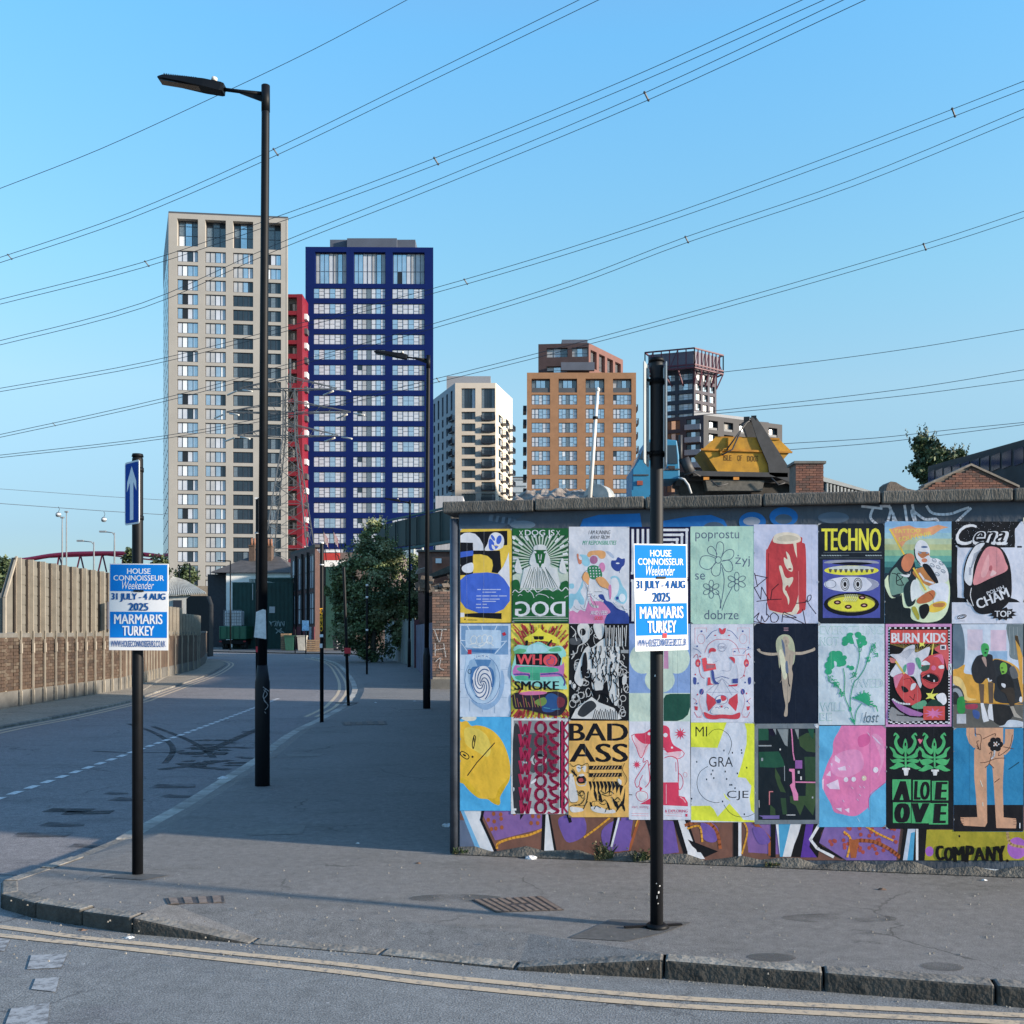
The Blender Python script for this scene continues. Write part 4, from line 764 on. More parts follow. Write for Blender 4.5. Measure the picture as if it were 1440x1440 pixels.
def c1(g, x0, y0, x1, y1):
    g.S('c8ccc8', 60,50,190,50,180,85,110,90,60,70); Y = 'd6b03e'
    g.S(Y, 20,120,60,100,110,92,150,135,200,130,280,145,360,190,430,270,480,380,508,500,505,620,470,690,435,730,415,790,415,850,385,862,340,840,300,810,220,800,140,740,80,670,30,600); g.S('c4a42e', 300,800,385,862,415,850,415,790,470,690,505,600,470,640,400,720,370,800); g.S('dfc05c', 90,160,200,160,290,220,330,330,300,420,180,360,100,300); g.S('cdae34', 30,600,80,670,140,740,220,800,200,740,120,640)
    g.L(K_, 9, 115,592,200,475,365,292); g.O(K_, 8, 175,228,190,240,180,300,168,345,160,300); g.E(K_, 176,262,5,24); g.O(K_, 8, 50,385,70,370,120,400,128,430,105,440,60,410); g.E(K_, 88,405,18,8,30); g.E(K_, 162,420,10,10)
def c2(g, x0, y0, x1, y1):
    g.R('7d868e', 540,85,960,895); g.S('30343c', 540,150,620,250,600,700,640,895,540,895); g.S('4a5058', 620,230,750,200,900,230,940,400,900,560,700,560,620,400); g.S('98a0a8', 700,580,900,600,960,700,900,895,700,880); g.P('c6cdd6', 1005,85,1045,130,1045,880,1000,890)
    g.R(K_, 965,95,1010,890); g.E('aab2ba', 770,450,75,55); g.E(K_, 775,450,55,58); g.S('8a929a', 735,430,810,425,800,495,745,495); C = '9a2850'
    for k in range(7):
        y = 85+k*122; g.L(C, 30, 600+random.uniform(-8,8),y+10,618,y+120,648,y+40,668,y+128,690,y+15)
        g.EO(C, 28, 788,y+70,46,54); g.C(C, 28, 935,y+15,880,y+30,900,y+70,950,y+100,900,y+135,860,y+120); g.L(C, 20, 985,y+5,990,y+135); g.L(C, 18, 1045,y+10,1000,y+70,1045,y+132)
    g.R('cdd4de', x0+2,895,565,914); g.S(W_, 700,650,745,620,740,650,700,670); g.E(W_, 635,472,5,9); g.E(W_, 655,472,5,9); g.E(W_, 966,715,7,13); g.S(W_, 535,700,548,710,540,740)
def tiger(g, K):
    WH = 'c8ccd2'; OR = 'e0ac66'
    g.S(OR, 75,480,240,480,250,560,230,640,300,640,500,640,580,680,560,800,520,900,300,930,180,900,130,760,100,600); g.S(WH, 65,600,100,580,130,700,150,790,140,830,80,830,65,740)
    g.S(OR, 80,490,120,510,200,490,240,520,230,590,150,600,100,560); g.S(WH, 135,510,170,500,175,545,150,560); g.S(WH, 190,510,225,505,215,560,195,540); g.S(K, 140,610,190,590,225,620,215,660,160,665,140,640); g.S('a04a4c', 155,625,190,615,200,645,165,650); g.C(WH, 9, 135,650,160,685,215,680,225,650); g.S(WH, 155,590,190,575,210,590,175,600)
    for i in range(9): x = 245+i*34; g.P(K, x,645,x+26,645,x+34+i*2,690,x+22,735+i % 3*22,x+14,690)
    for i in range(12): x = 240+random.random()*320; y = 700+random.random()*150; g.S(K, x,y,x+14,y+8,x+30,y+50,x+26,y+80,x+8,y+40)
    for i in range(6): g.P(K, 85+i*9,545+i*8,105+i*8,540+i*8,98+i*8,570+i*8)
    g.S(K, 500,930,520,880,560,820,575,760,585,700,575,850,540,880); g.S(WH, 80,880,180,890,200,915,140,930,90,925); g.S(WH, 270,880,350,880,420,910,480,905,490,935,380,940,290,920); g.E(OR, 340,850,38,30); g.C(K, 5, 75,880,120,860,200,870,240,830); g.C(K, 5, 270,870,290,830,380,830); g.C(K, 8, 245,740,230,830,200,900); g.O(K, 5, 165,740,200,735,215,780,190,800)
    for y in (520, 588):
        g.L(K, 36, 262,y,545,y-3); 
        for i in range(9): g.L('c9a878', 7, 285+i*28,y+13,300+i*28,y-13)
    
    for cx, cy, r in ((175,740,34),(420,740,60),(500,800,40),(380,820,40)): g.C(K, 7, cx-r,cy-10,cx-r*.3,cy+18,cx+r*.4,cy-6,cx+r,cy+20); g.C(K, 6, cx-r*.8,cy+22,cx,cy+40,cx+r*.7,cy+30)
    g.C(K, 6, 100,530,120,560,108,600); g.C(K, 5, 150,515,175,525,200,512); g.C(K, 5, 235,560,300,600,290,640); g.C(K, 7, 120,870,180,850,215,800); g.C(K, 6, 300,900,320,870,360,890); g.C(K, 6, 400,930,420,890,460,905)
    g.S(OR, 540,600,570,640,575,690,530,660); g.S(WH, 520,620,550,640,545,680,520,650); g.C(K, 4, 70,600,62,700,75,830,140,840); g.C(K, 5, 75,480,110,510,150,490,190,500,240,480,250,560); g.C(K, 5, 578,480,560,540,600,620,580,680)
def c3(g, x0, y0, x1, y1):
    g.T(K_, 'BAD', 68,112,612,272, .09); g.T(K_, 'ASS', 70,298,612,468, .09); tiger(g, K_)
def c4(g, x0, y0, x1, y1):
    R = 'c84060'
    g.S('d4b4c4', 672,215,800,300,735,430,690,340); g.S(R, 672,210,760,200,840,150,940,130,990,160,1000,240,1030,310,1105,360,1040,390,970,380,930,330,850,300,760,300,700,260); g.O(R, 6, 672,210,690,340,735,430,800,300,940,350,1060,440,1105,360); g.S('d4b4c4', 945,390,1100,370,1060,440,1000,410)
    for x, y, r in ((955,220,20),(1015,335,10),(805,208,14),(880,180,12),(860,260,9)): g.E(W_, x,y,r,r)
    g.C(R, 7, 755,430,750,470,790,455,800,500,820,470); g.C(R, 7, 780,470,720,560,675,640,690,700,715,680); g.C(R, 7, 800,500,810,640,770,700); g.C(R, 7, 945,430,1000,415,1060,440,1072,520,1075,640); g.L(R, 5, 1050,470,1052,555); g.O(R, 6, 1075,580,1110,610,1115,680,1080,720); g.C(R, 6, 745,590,720,640,715,680)
    g.P(R, 820,655,1075,655,1078,780,1130,790,1160,840,1162,875,720,855,820,800); g.L('e0a8b8', 6, 962,675,962,850); g.L('e0a8b8', 8, 1090,790,1120,810,1140,840); g.S(W_, 685,760,720,735,780,750,790,800,740,830,700,810); g.O(R, 5, 685,760,720,735,780,750,790,800,740,830,700,810); g.P(R, 715,690,745,710,720,740)
    for cx, cy, r in ((1092,208,58), (692,492,42)):
        st = []
        for i in range(20): a = i*pi/10; q = r if i % 2 else r*.4; st += [cx+q*cos(a), cy+q*sin(a)]
        g.P(R, *st)
    g.EO('d4909c', 3, 1137,585,18,22); g.T('c88a9c', 'start, visiting', 645,868,800,900, -.002); g.T(R, '& EXPLORING', 950,905,1160,932, .03)
    for y in (940, 960): g.L('d4a0b0', 4, 645,y,800,y+4); g.L('d4a0b0', 4, 960,y,1110,y+6)
    g.R(R, 1138,945,1158,970); g.L(K_, 6, 620,768,648,770)
def c5(g, x0, y0, x1, y1):
    Y = 'd0dc48'; W = 'c0cce0'
    g.P(Y, 75,103,405,103,320,338,75,330); g.P(Y, 568,110,660,112,660,940,628,910,615,800,632,690,580,615,505,608,545,480,588,300,588,180); g.P(Y, 78,872,250,870,285,900,322,970,430,850,520,950,560,1000,660,1005,660,1022,78,1003); g.P(Y, 375,750,440,830,395,800); g.P(W, 430,830,530,960,560,1000,640,1000,625,880,600,800)
    for t, a in (('MI',(118,142,225,232)), ('GRA',(242,420,462,512)), ('CJE',(408,732,606,820))): g.T(K_, t, *a, -.012)
    g.C(K_, 4, 238,215,280,175,350,168,420,215,450,290,440,350,420,398); g.C(K_, 4, 230,508,160,560,132,650,150,740,210,810,290,840,338,838); g.C(K_, 4, 380,862,430,930,500,968,590,970,660,942)
    for x, y in ((380,362),(458,382),(541,358),(544,384),(130,466),(590,520),(278,546),(263,580),(287,615),(221,627),(392,555),(504,572),(405,624),(436,678),(452,678),(482,708),(368,830),(568,948),(83,805)): g.R(K_, x-5,y-8,x+5,y+8)
def c6(g, x0, y0, x1, y1):
    D = '14202a'; g.R(D, 695,160,1222,1000); G, G2, O_ = '1f4f40', '2a4634', '344c34'
    for q in ((G,698,160,790,160,790,268,698,268), ('14142c',785,160,845,160,845,230,800,220), (G,698,375,885,370,925,450,940,510,850,520,710,515), (O_,1050,250,1140,200,1222,200,1222,380,1140,370,1080,320,1070,260), (G2,1120,420,1222,420,1222,640,1130,640), (O_,850,520,900,610,900,640,950,750,900,740,870,670,850,600), (O_,1135,650,1222,650,1222,850,1200,960,1150,900,1120,860,1080,960,1040,870,990,840,985,780,1130,780), ('7d8890',870,165,972,165,965,325,940,310), ('7d8890',830,162,858,162,860,220), ('7d8890',1030,165,1068,165,1065,260), (G,1150,162,1210,162,1200,260,1170,220), (O_,805,860,850,900,855,960,805,955), (G2,900,800,950,800,960,950,920,950)): g.P(q[0], *q[1:])
    P = 'd082b0'; g.L(P, 11, 1000,165,1008,250,1015,380,1028,450); g.P(P, 980,530,1030,530,1035,700,1062,765,1062,822,1022,820,1010,750,985,680,1010,660,1005,560,980,550); g.L(P, 12, 1040,652,1218,655); g.R('8a5aa0', 1035,452,1100,528); g.L('8d98a4', 12, 700,318,815,318); g.R('8d98a4', 722,430,740,458); g.E('c8ccd0', 897,352,7,9); g.L('b0b8c0', 9, 958,955,1035,955); g.R('b0b8c0', 1058,548,1076,575); g.R('c8ccd0', 1082,600,1096,632); g.L('c27a86', 9, 798,860,798,740,830,740); g.P('6a60a0', 700,960,890,958,890,990,735,990,735,975); g.L('8d98a4', 6, 936,505,938,640); g.R('8d98a4', 1188,785,1202,803); g.L('b0b8c0', 7, 702,820,704,885); g.S(W_, 1210,120,1250,125,1245,155,1225,150)
def c7(g, x0, y0, x1, y1):
    P = 'd07aae'
    g.S(P, 330,60,640,60,700,200,640,560,600,620,510,690,490,740,490,800,450,840,390,880,330,884,270,870,200,850,170,780,120,690,95,600,120,500,150,420,185,350,190,260,230,180); g.S('c4609a', 400,220,480,190,500,250,470,290,410,300); g.S('d890bc', 520,200,600,230,620,400,560,560,590,400); g.C('b05a94', 6, 490,830,490,740,520,690,630,600); g.S('dc8ebe', 180,400,300,330,420,340,440,480,300,560,180,520)
    for q in ((205,370,250,410,240,440,205,420), (130,620,230,575,245,660,160,655), (130,540,165,500,170,550), (225,480,290,460,300,500,240,500), (165,440,185,440,180,470), (470,170,490,190,500,215), (510,200,560,240,600,290,560,260), (95,580,110,570,108,670,98,650), (210,820,260,815,260,850), (285,830,325,815,325,860)): g.P('d8c4e0', *q)
    for x, y, r in ((297,577,19),(362,574,19),(450,565,20),(548,495,22)): g.E('e0d0e4' if x != 450 else 'e0c8b8', x,y,r,r+2); g.E('f0e8f0', x-4,y-6,6,6)
    for x, y in ((320,460),(345,640),(410,630),(445,635),(270,750),(390,740),(410,700)): g.L('dcb4d4', 6, x,y,x+12,y+14)
    g.L('a8c8e4', 4, 395,900,410,930)
def c8(g, x0, y0, x1, y1):
    G = '4aa870'
    for cx in (798, 1042):
        g.L(G, 16, cx,270,cx+3,475); g.S(G, cx-22,300,cx,228,cx+20,300,cx,350); g.E(K_, cx,280,7,16)
        for s in (-1, 1):
            for q in (((8,330),(50,300),(70,250),(50,215),(85,180),(100,210),(75,200),(95,260),(75,320),(30,365)), ((5,390),(70,360),(95,320),(135,300),(105,350),(100,385),(40,400)), ((5,420),(60,400),(110,410),(130,400),(100,435),(50,430)), ((5,460),(60,430),(100,460),(135,480),(90,490),(50,475))):
                a = []; 
                for x, y in q: a += [cx+s*x, y+ (18 if cx > 900 and y > 420 else 0)]
                g.S(G, *a)
        g.R('d0d6de', cx-26,478+(14 if cx > 900 else 0),cx+38,495+(14 if cx > 900 else 0)); g.P('d0d6de', cx-16,495,cx+28,495,cx+20,542,cx-8,542)
    g.P('d0708c', 902,238,920,232,932,245,942,230,940,250,922,278)
    for a, b, c, d in ((688,575,845,748),(862,580,1008,752),(1022,588,1160,752),(693,768,845,942),(850,772,1010,945),(996,775,1158,955)): g.R(G, a,b,c,d)
    for ch, x0_, y0_, x1_, y1_ in (('A',696,590,836,748),('L',868,590,926,746),('O',922,594,1004,746),('E',1044,596,1154,748),('O',704,776,838,940),('V',846,776,1002,940),('E',1030,780,1150,944)):
        g.T(K_, ch, x0_, y0_, x1_, y1_, .22 if x1_-x0_ > 90 else .10, .12)
    g.R(K_, 686,752,1162,768)
def c9(g, x0, y0, x1, y1):
    g.R(K_, x0, 790, x1, y1); SK = 'c09880'
    g.P(SK, 712,140,780,140,782,200,800,230,830,300,775,310,735,270,712,200); g.P(SK, 1040,150,1112,150,1108,230,1080,330,1040,370,1020,360,1010,300,1035,270)
    g.P(SK, 790,140,1022,140,1022,250,1030,420,1022,560,1020,650,1026,895,1130,905,1135,940,1130,988,965,985,945,650,932,470,905,440,882,470,888,940,870,975,690,965,665,925,662,895,805,893,790,680,778,560,778,330,800,290)
    for q in ((785,150,790,190,830,200,838,240,830,290,830,325,800,310), (800,290,820,320,800,260,820,250), (1100,200,1080,300,1030,350,985,375,990,345), (905,360,925,345,905,440,870,475), (905,440,945,480), (830,435,880,430,960,400,1040,395), (850,235,950,190,955,210), (1025,300,1110,318), (1070,490,1155,430), (950,600,990,570)): g.C('5a4038', 6, *q)
    for i in range(6): a = i*pi/3; g.E(K_, 958+38*cos(a), 280+38*sin(a), 26, 26)
    for x, y in ((946,265),(968,262),(945,290),(970,290),(985,278),(958,278)): g.E(W_, x,y,5,6)
    g.C(W_, 14, 950,335,945,375,925,400); g.L('e0d0c8', 7, 830,585,848,635); g.L('e0d0c8', 6, 850,770,852,800); g.C('16506c', 8, 1070,490,1130,450,1155,432)
    for y in (905,925,945): g.L('6a4a40', 4, 665,y,690,y+2); g.L('6a4a40', 4, 1110,y+8,1132,y+8)
    g.L(W_, 9, 1163,945,1163,985)
A_, B_, C_, D_, E_ = (640,720,7.2), (790,720,7.579), (960,720,7.2), (1140,720,7.2), (1240,720,7.2)
F_, G_, H_, I_, J_ = (640,865,7.2), (790,865,7.579), (960,865,7.2), (1140,865,7.2), (1240,865,7.2)
Ka, La, Ma, Na, Oa = (640,1000,6.545), (790,1000,6.547), (960,1000,6.545), (1140,1000,6), (1240,1000,6)
for src, b, bg, lab, fn in (
    (A_, (55,172,574,1120), 'd8b84c', 'yellow poster with black shapes and a big blue octagon, top row at the wall corner', a1),
    (A_, (580,168,1150,1118), '1d5a34', 'green and white poster reading DOG IS with sunburst rays', a2),
    (B_, (78,160,718,1190), 'c6cede', 'pale poster about running away from responsibilities with pink and navy clouds', a3),
    (B_, (722,158,1370,1186), '10143a', 'navy poster of nested white maze lines behind the right-hand event sign', a4),
    (C_, (80,145,718,1132), 'a6cbc2', 'mint poster with three outlined flowers and the words poprostu zyj se dobrze', a5),
    (C_, (722,128,1370,1130), 'b6c0de', 'lavender poster of a squashed red drinks can with a scribbled tag', a6),
    (D_, (76,118,744,1128), '16202c', 'black poster with yellow TECHNO lettering over a blue panel', a7),
    (D_, (748,96,1424,1130), '7aa6d2', 'poster of a crouched white-masked figure holding a souvenir pennant', a8),
    (E_, (708,96,1438,1130), '12161e', 'black and white poster reading Cena with a pink tinned ham', a9),
    (F_, (50,85,566,1028), 'b4c8e2', 'pale blue poster of a toilet bowl with a white swirl in it', b1),
    (F_, (568,85,1156,1044), 'd8c85a', 'loud yellow and red poster with SMOKE in black letters', b2),
    (G_, (78,92,714,1122), '16191f', 'black and white scratchy line-drawing poster in the middle row', b3),
    (G_, (718,92,1370,1136), '7d9cd0', 'blue and mint geometric poster with a dark green quarter shape', b4),
    (H_, (82,90,718,1085), 'c4cce0', 'white poster with red and blue folk-style ornaments and curtains', b5),
    (H_, (724,88,1372,1092), '101c30', 'dark navy poster of a long-haired figure with arms stretched out', b6),
    (I_, (78,88,748,1112), 'b9cbdc', 'pale blue poster with green flower stems and outlined capitals', b7),
    (I_, (756,88,1424,1130), 'c08cc0', 'lilac comic-style poster with red pepper faces in a checkered frame', b8),
    (J_, (720,92,1430,1142), 'b9c8de', 'photo poster of two people in green masks by a yellow car', b9),
    (Ka, (47,52,514,914), '4aa4dc', 'blue poster of a large yellow lemon, bottom row at the wall corner', c1),
    (Ka, (517,56,1044,944), 'c6cdd6', 'grey poster overwritten with WOSK in crimson paint', c2),
    (La, (66,86,616,974), 'e0ac66', 'tan poster reading BAD ASS above a roaring tiger', c3),
    (La, (618,94,1184,1000), 'c8d0e2', 'white and crimson poster of a mushroom figure with a boot', c4),
    (Ma, (76,103,660,1020), 'c0cce0', 'white and lime poster reading MI GRA CJE with thin arcs', c5),
    (Ma, (664,115,1254,1040), '6c7884', 'dark green pixel-pattern poster with a pink streak and grey border', c6),
    (Na, (70,122,634,976), '5aa8d8', 'sky-blue poster with a glossy pink blob', c7),
    (Na, (637,130,1200,992), '10161e', 'black poster with green potted plants and ALOE LOVE lettering', c8),
    (Oa, (606,140,1190,1014), '2a7cae', 'blue poster of bare cartoon legs with a black flower', c9)):
    poster(*src, b, bg, lab, fn)
# sliver of the next poster column at the right edge of the picture
g = Art(wallpt, 0, 0, 1, (1438, 730, 1520, 880)); g.k = 1; g.put([(1438.6,728),(1520,727),(1520,876),(1438.6,877)], 'd0d2c0', True); g.done('poster', 'cream poster edge beyond the ham poster at the right edge of the picture', 'poster', pg, org=wallpt(1479, 877))
g = Art(wallpt, 0, 0, 1, (1438, 730, 1520, 1200)); g.k = 1; g.put([(1439.6,880),(1520,880),(1520,1026),(1439.6,1025)], '16191f', True); g.done('poster', 'dark poster edge beyond the yellow car poster at the right edge of the picture', 'poster', pg, org=wallpt(1479, 1026))
# ---------------------------------------------------------------- towers
GL = {'s': M('glass_sky', (.56,.60,.66), rough=.08, metal=.85, var=.12, scale=.3), 'b': M('glass_blind', (.44,.47,.53), rough=.22, var=.10, scale=.4, spec=.8), 'g': M('glass_curtain', (.34,.35,.37), rough=.25, var=.15, scale=.4, spec=.8),
      'd': M('glass_dark', (.016,.026,.04), rough=.06, var=.3, scale=.3, spec=.7), 'k': M('glass_open', (.006,.008,.012), rough=.5, var=0), 'w': M('curtain_white', (.62,.66,.70), rough=.35, var=.08), 'm': M('glass_mid', (.10,.13,.16), rough=.07, var=.3, spec=.9)}
FD = M('frame_dark', (.018,.022,.035), rough=.5, var=0); FN = M('frame_navy', (.02,.025,.05), rough=.5, var=0)
WM = {}
def winmesh(wd, h, kind, var):
    k = (round(wd, 2), round(h, 2), kind, var)
    if k in WM: return WM[k]
    cols, rows, pal, fm, fw = KIND[kind]
    rnd = random.Random(str(k)); fr, pn = MB(), MB(); mats = list(GL.values()); keys = list(GL)
    fr.box((0,-.06,0), (wd,.03,fw)); fr.box((0,-.06,h-fw), (wd,.03,h)); fr.box((0,-.06,fw), (fw,.03,h-fw)); fr.box((wd-fw,-.06,fw), (wd,.03,h-fw))
    for c in range(1, cols): x = wd*c/cols; fr.box((x-fw*.4,-.05,fw), (x+fw*.4,.03,h-fw))
    for c in range(cols):
        opt = pal[c % len(pal)]; kk = rnd.choice(opt); rr = rows if isinstance(rows, tuple) else rows[c % len(rows)]
        cuts = [0]+list(rr)+[1]
        for i in range(len(cuts)-1):
            k2 = kk if rnd.random() > .05 else rnd.choice('kdw' if 'd' not in kk else 'dm')
            pn.face([(wd*c/cols+.01,0,h*cuts[i]), (wd*(c+1)/cols-.01,0,h*cuts[i]), (wd*(c+1)/cols-.01,0,h*cuts[i+1]), (wd*c/cols+.01,0,h*cuts[i+1])], keys.index(k2))
            if i: fr.box((wd*c/cols+fw,-.045,h*cuts[i]-fw*.35), (wd*(c+1)/cols-fw*.5,.02,h*cuts[i]+fw*.35))
    WM[k] = (fr.mesh('window_frame', fm), pn.mesh('window_glass', mats, fix=False)); return WM[k]
# kind: columns, horizontal bars per column, glass choices per column, frame material, bar width
KIND = {'bl': (4, (), ['sb','sbb','sb','sbs'], FD, .12), 'bg': (4, (), ['gs','g','bs','bbs'], FD, .12), 'bd': (4, (), ['dm','dd','ddm','d'], FD, .12), 'bt': (3, (.45,.8), ['md','ms','m'], FD, .16),
        'nv': (6, [(.5,),(.3,.72),(.5,),(.5,),(.3,.72),(.5,)], ['sb','b','bs','sb','b','bg'], FN, .075), 'nc': (7, [(.3,.72),(.5,),(.5,),(),(.5,),(.5,),(.3,.72)], ['sb','b','bg','m','b','bs','b'], FN, .075), 'nt': (7, (.42,), ['gs','s','sb','sb','g','sb','g'], FN, .14),
        'or': (5, [(.45,),(.45,),(.3,.7),(.45,),(.45,)], ['sb','sb','bs','sb','bs'], FD, .09), 'oc': (5, [(.3,.7),(.45,),(),(.45,),(.3,.7)], ['sb','bs','m','sb','sb'], FD, .09), 'ot': (4, (), ['gm','gs','gs','mg'], FD, .1),
        'wd': (4, (), ['dm','d','dd','mdw'], FD, .1), 'ws': (1, (), ['d'], FD, .08), 'dk': (3, (.4,), ['gs','sb','gm'], FD, .09), 'dw': (2, (.35,), ['gs','sg'], FD, .09), 'dn': (3, (), ['md','gs','dm'], FD, .09), 'sh': (2, (.5,), ['bw','wb'], FD, .09)}
def face_frame(A, B):
    A, B = V(A[0], A[1], 0), V(B[0], B[1], 0); d = (B-A).normalized(); return A, d, V(d.y, -d.x, 0), (B-A).length
def facade(mb, A, B, z0, z1, holes, m=0, depth=.45):
    A, d, n, L = face_frame(A, B)
    us = sorted({0.0, L}|{round(h[i], 3) for h in holes for i in (0, 1)}); zs = sorted({z0, z1}|{round(h[i], 3) for h in holes for i in (2, 3)})
    p = lambda u, z, o=0: A+d*u+V(0,0,z)-n*o
    for i in range(len(us)-1):
        for j in range(len(zs)-1):
            u, z = (us[i]+us[i+1])/2, (zs[j]+zs[j+1])/2
            if any(h[0] < u < h[1] and h[2] < z < h[3] for h in holes): continue
            mb.face([p(us[i],zs[j]), p(us[i+1],zs[j]), p(us[i+1],zs[j+1]), p(us[i],zs[j+1])], m)
    for h in holes:
        u0, u1, a, b = h[:4]; k = depth if len(h) < 6 else h[5]
        for q in ((u0,a,u1,a), (u1,a,u1,b), (u1,b,u0,b), (u0,b,u0,a)): mb.face([p(q[0],q[1]), p(q[2],q[3]), p(q[2],q[3],k), p(q[0],q[1],k)], m)
def windows(rt, A, B, holes, depth=.45, frac=.8, name='window'):
    A, d, n, L = face_frame(A, B); rz = math.atan2(d.y, d.x)
    for h in holes:
        k = (depth if len(h) < 6 else h[5])*frac
        f, g = winmesh(h[1]-h[0], h[3]-h[2], h[4], random.randrange(4)); loc = A+d*h[0]-n*k+V(0,0,h[2])
        o = inst(name, f, rt, loc, rz); q = bpy.data.objects.new('pane', g); link(q, o, loc)
def body(mb, pts, z0, z1, m=0):
    mb.prism([V(x, y, z0) for x, y in pts], V(0,0,z1-z0), m)
def grow(pts, k):     # shrink a plan polygon towards its centre by about k metres
    c = V(sum(p[0] for p in pts)/len(pts), sum(p[1] for p in pts)/len(pts)); out = []
    for p in pts: v = V(*p)-c; out.append(tuple(c+v*(1-k/v.length)))
    return out
def colrow(A, B, pxa, pxb, cols, rows, Y, kind):
    L = (V(*B)-V(*A)).length; out = []
    for c, (a, b) in enumerate(cols):
        for r, (y0, y1) in enumerate(rows):
            kk = kind(c, r) if callable(kind) else kind
            if kk: out.append((L*(a-pxa)/(pxb-pxa), L*(b-pxa)/(pxb-pxa), PZ(y1, Y), PZ(y0, Y), kk))
    return out
def col(px, Y): return (PX(px, Y), Y)
# beige tower
beige = M('beige_cladding', (.30,.285,.262), rough=.8, var=.06, scale=.15); dgrey = M('dark_metal', (.06,.065,.075), rough=.6, var=.1, scale=.3)
Y = 200; A, B = col(237, Y), (PX(405, 202.7), 202.7); C0 = (A[0]-9.9, A[1]+26); D0 = (B[0]-7.5, B[1]+24); zt = PZ(299.5, Y)
t = root('tower_block', (A[0], Y, 0), 'tallest pale beige tower block with four columns of windows, behind the street lamp', 'building')
cols = [(249,278),(288,317),(327,355.5),(366,395)]; rows = [(351.5+20.15*k, 367+20.15*k) for k in range(25)]
hl = colrow(A, B, 237, 405, cols, rows, Y, lambda c, r: ('bl','bg','bg' if r < 3 else 'bd','bl' if r < 2 else 'bd')[c])  # right-hand columns get dark panes lower down: reflected shade put into the glass colour
tp = [(*h[:4], 'bt', 2.2) for h in colrow(A, B, 237, 405, cols, [(306.5,345)], Y, 'bt')]
mb = MB(); facade(mb, A, B, -.1, zt, hl+tp, 0, .5); 
hs = [(2+6.2*c, 7+6.2*c, h[2], h[3], 'm') for c in range(4) for h in hl[:25]]
facade(mb, C0, A, -.1, zt, [], 1); facade(mb, B, D0, -.1, zt, [], 0); mb.sheet([V(*p, zt) for p in (A, B, D0, C0)], 1); mb.wallbox(B, D0, -.1, zt, .3, 0); 
body(mb, grow([A, B, D0, C0], 3.4), -.1, zt-.5, 1); mb.build('wall', [beige, M('side_cladding_grey', (.16,.165,.18), rough=.6, var=.5, scale=.25, stretch=(1,1,1.0))], t)
_, dd, nn, LL = face_frame(A, B)
m = MB(); m.wallbox(tuple((V(*A,0)+dd*.6-nn*.52)[:2]), tuple((V(*B,0)+dd*-.6-nn*.52)[:2]), 0, PZ(349, Y), .1); m.build('backing', dgrey, t)
windows(t, A, B, hl+tp, .5, .6)
_, ds, ns, Ls = face_frame(C0, A); m = MB()
for k in range(25):
    z0 = PZ(367+20.15*k, Y)
    for c in range(5): p = V(*C0,0)+ds*(1.4+c*5.2)+ns*.03; m.obox(p+ds*1.9+V(0,0,z0+1.2), ds*1.9, ns*.03, V(0,0,1.25))
m.build('side_glazing', GL['m'], t)
m = MB(); m.wallbox(A, B, zt, zt+.35, 1); m.wallbox(C0, A, zt, zt+.35, 1); m.box((PX(312, 206), 206, zt), (PX(332, 206), 212, zt+1.2)); m.build('parapet', dgrey, t)
# navy tower
navy = M('navy_cladding', (.006,.016,.092), rough=.9, var=.08, scale=.2, spec=.05); Y = 214
A, B = col(429.5, Y), col(609.3, Y+.4); zt = PZ(347, Y); bk = [(B[0]-2.6, Y+24), (A[0]-3.5, Y+24)]
t = root('tower_block', (A[0], Y, 0), 'navy blue tower block with bands of white-framed windows, left of centre', 'building')
cols = [(441,486.5),(496.3,541.8),(551.5,597)]; rows = [(405+21.55*k, 419.3+21.55*k) for k in range(18)]
hl = colrow(A, B, 429.5, 609.3, cols, rows, Y, lambda c, r: 'nc' if c == 1 else 'nv'); tp = [(*h[:4], 'nt', 1.6) for h in colrow(A, B, 429.5, 609.3, [(443,487),(497,542),(552,597)], [(354,398.5)], Y, 'nt')]
mb = MB(); facade(mb, A, B, -.1, zt, hl+tp, 0, .4); facade(mb, B, bk[0], -.1, zt, []); facade(mb, bk[1], A, -.1, zt, []); mb.sheet([V(*p, zt) for p in (A, B, bk[0], bk[1])])
body(mb, grow([A, B, bk[0], bk[1]], 3), -.1, zt-.4); mb.build('wall', navy, t); windows(t, A, B, hl+tp, .4, .5)
_, dd, nn, LL = face_frame(A, B); m = MB(); m.wallbox(tuple((V(*A,0)+dd*.6-nn*.42)[:2]), tuple((V(*B,0)+dd*-.6-nn*.42)[:2]), 0, PZ(402, Y), .1); m.build('backing', FN, t)
m = MB(); pm = M('plant_room_slate', (.07,.085,.12), var=.1, scale=.3); m.box((PX(464,Y+6), Y+6, zt), (PX(584,Y+6), Y+16, PZ(337,Y+6))); m.box((PX(488,Y+5), Y+5, zt), (PX(558,Y+5), Y+5.9, PZ(335,Y+5))); m.build('plant_room', pm, t)
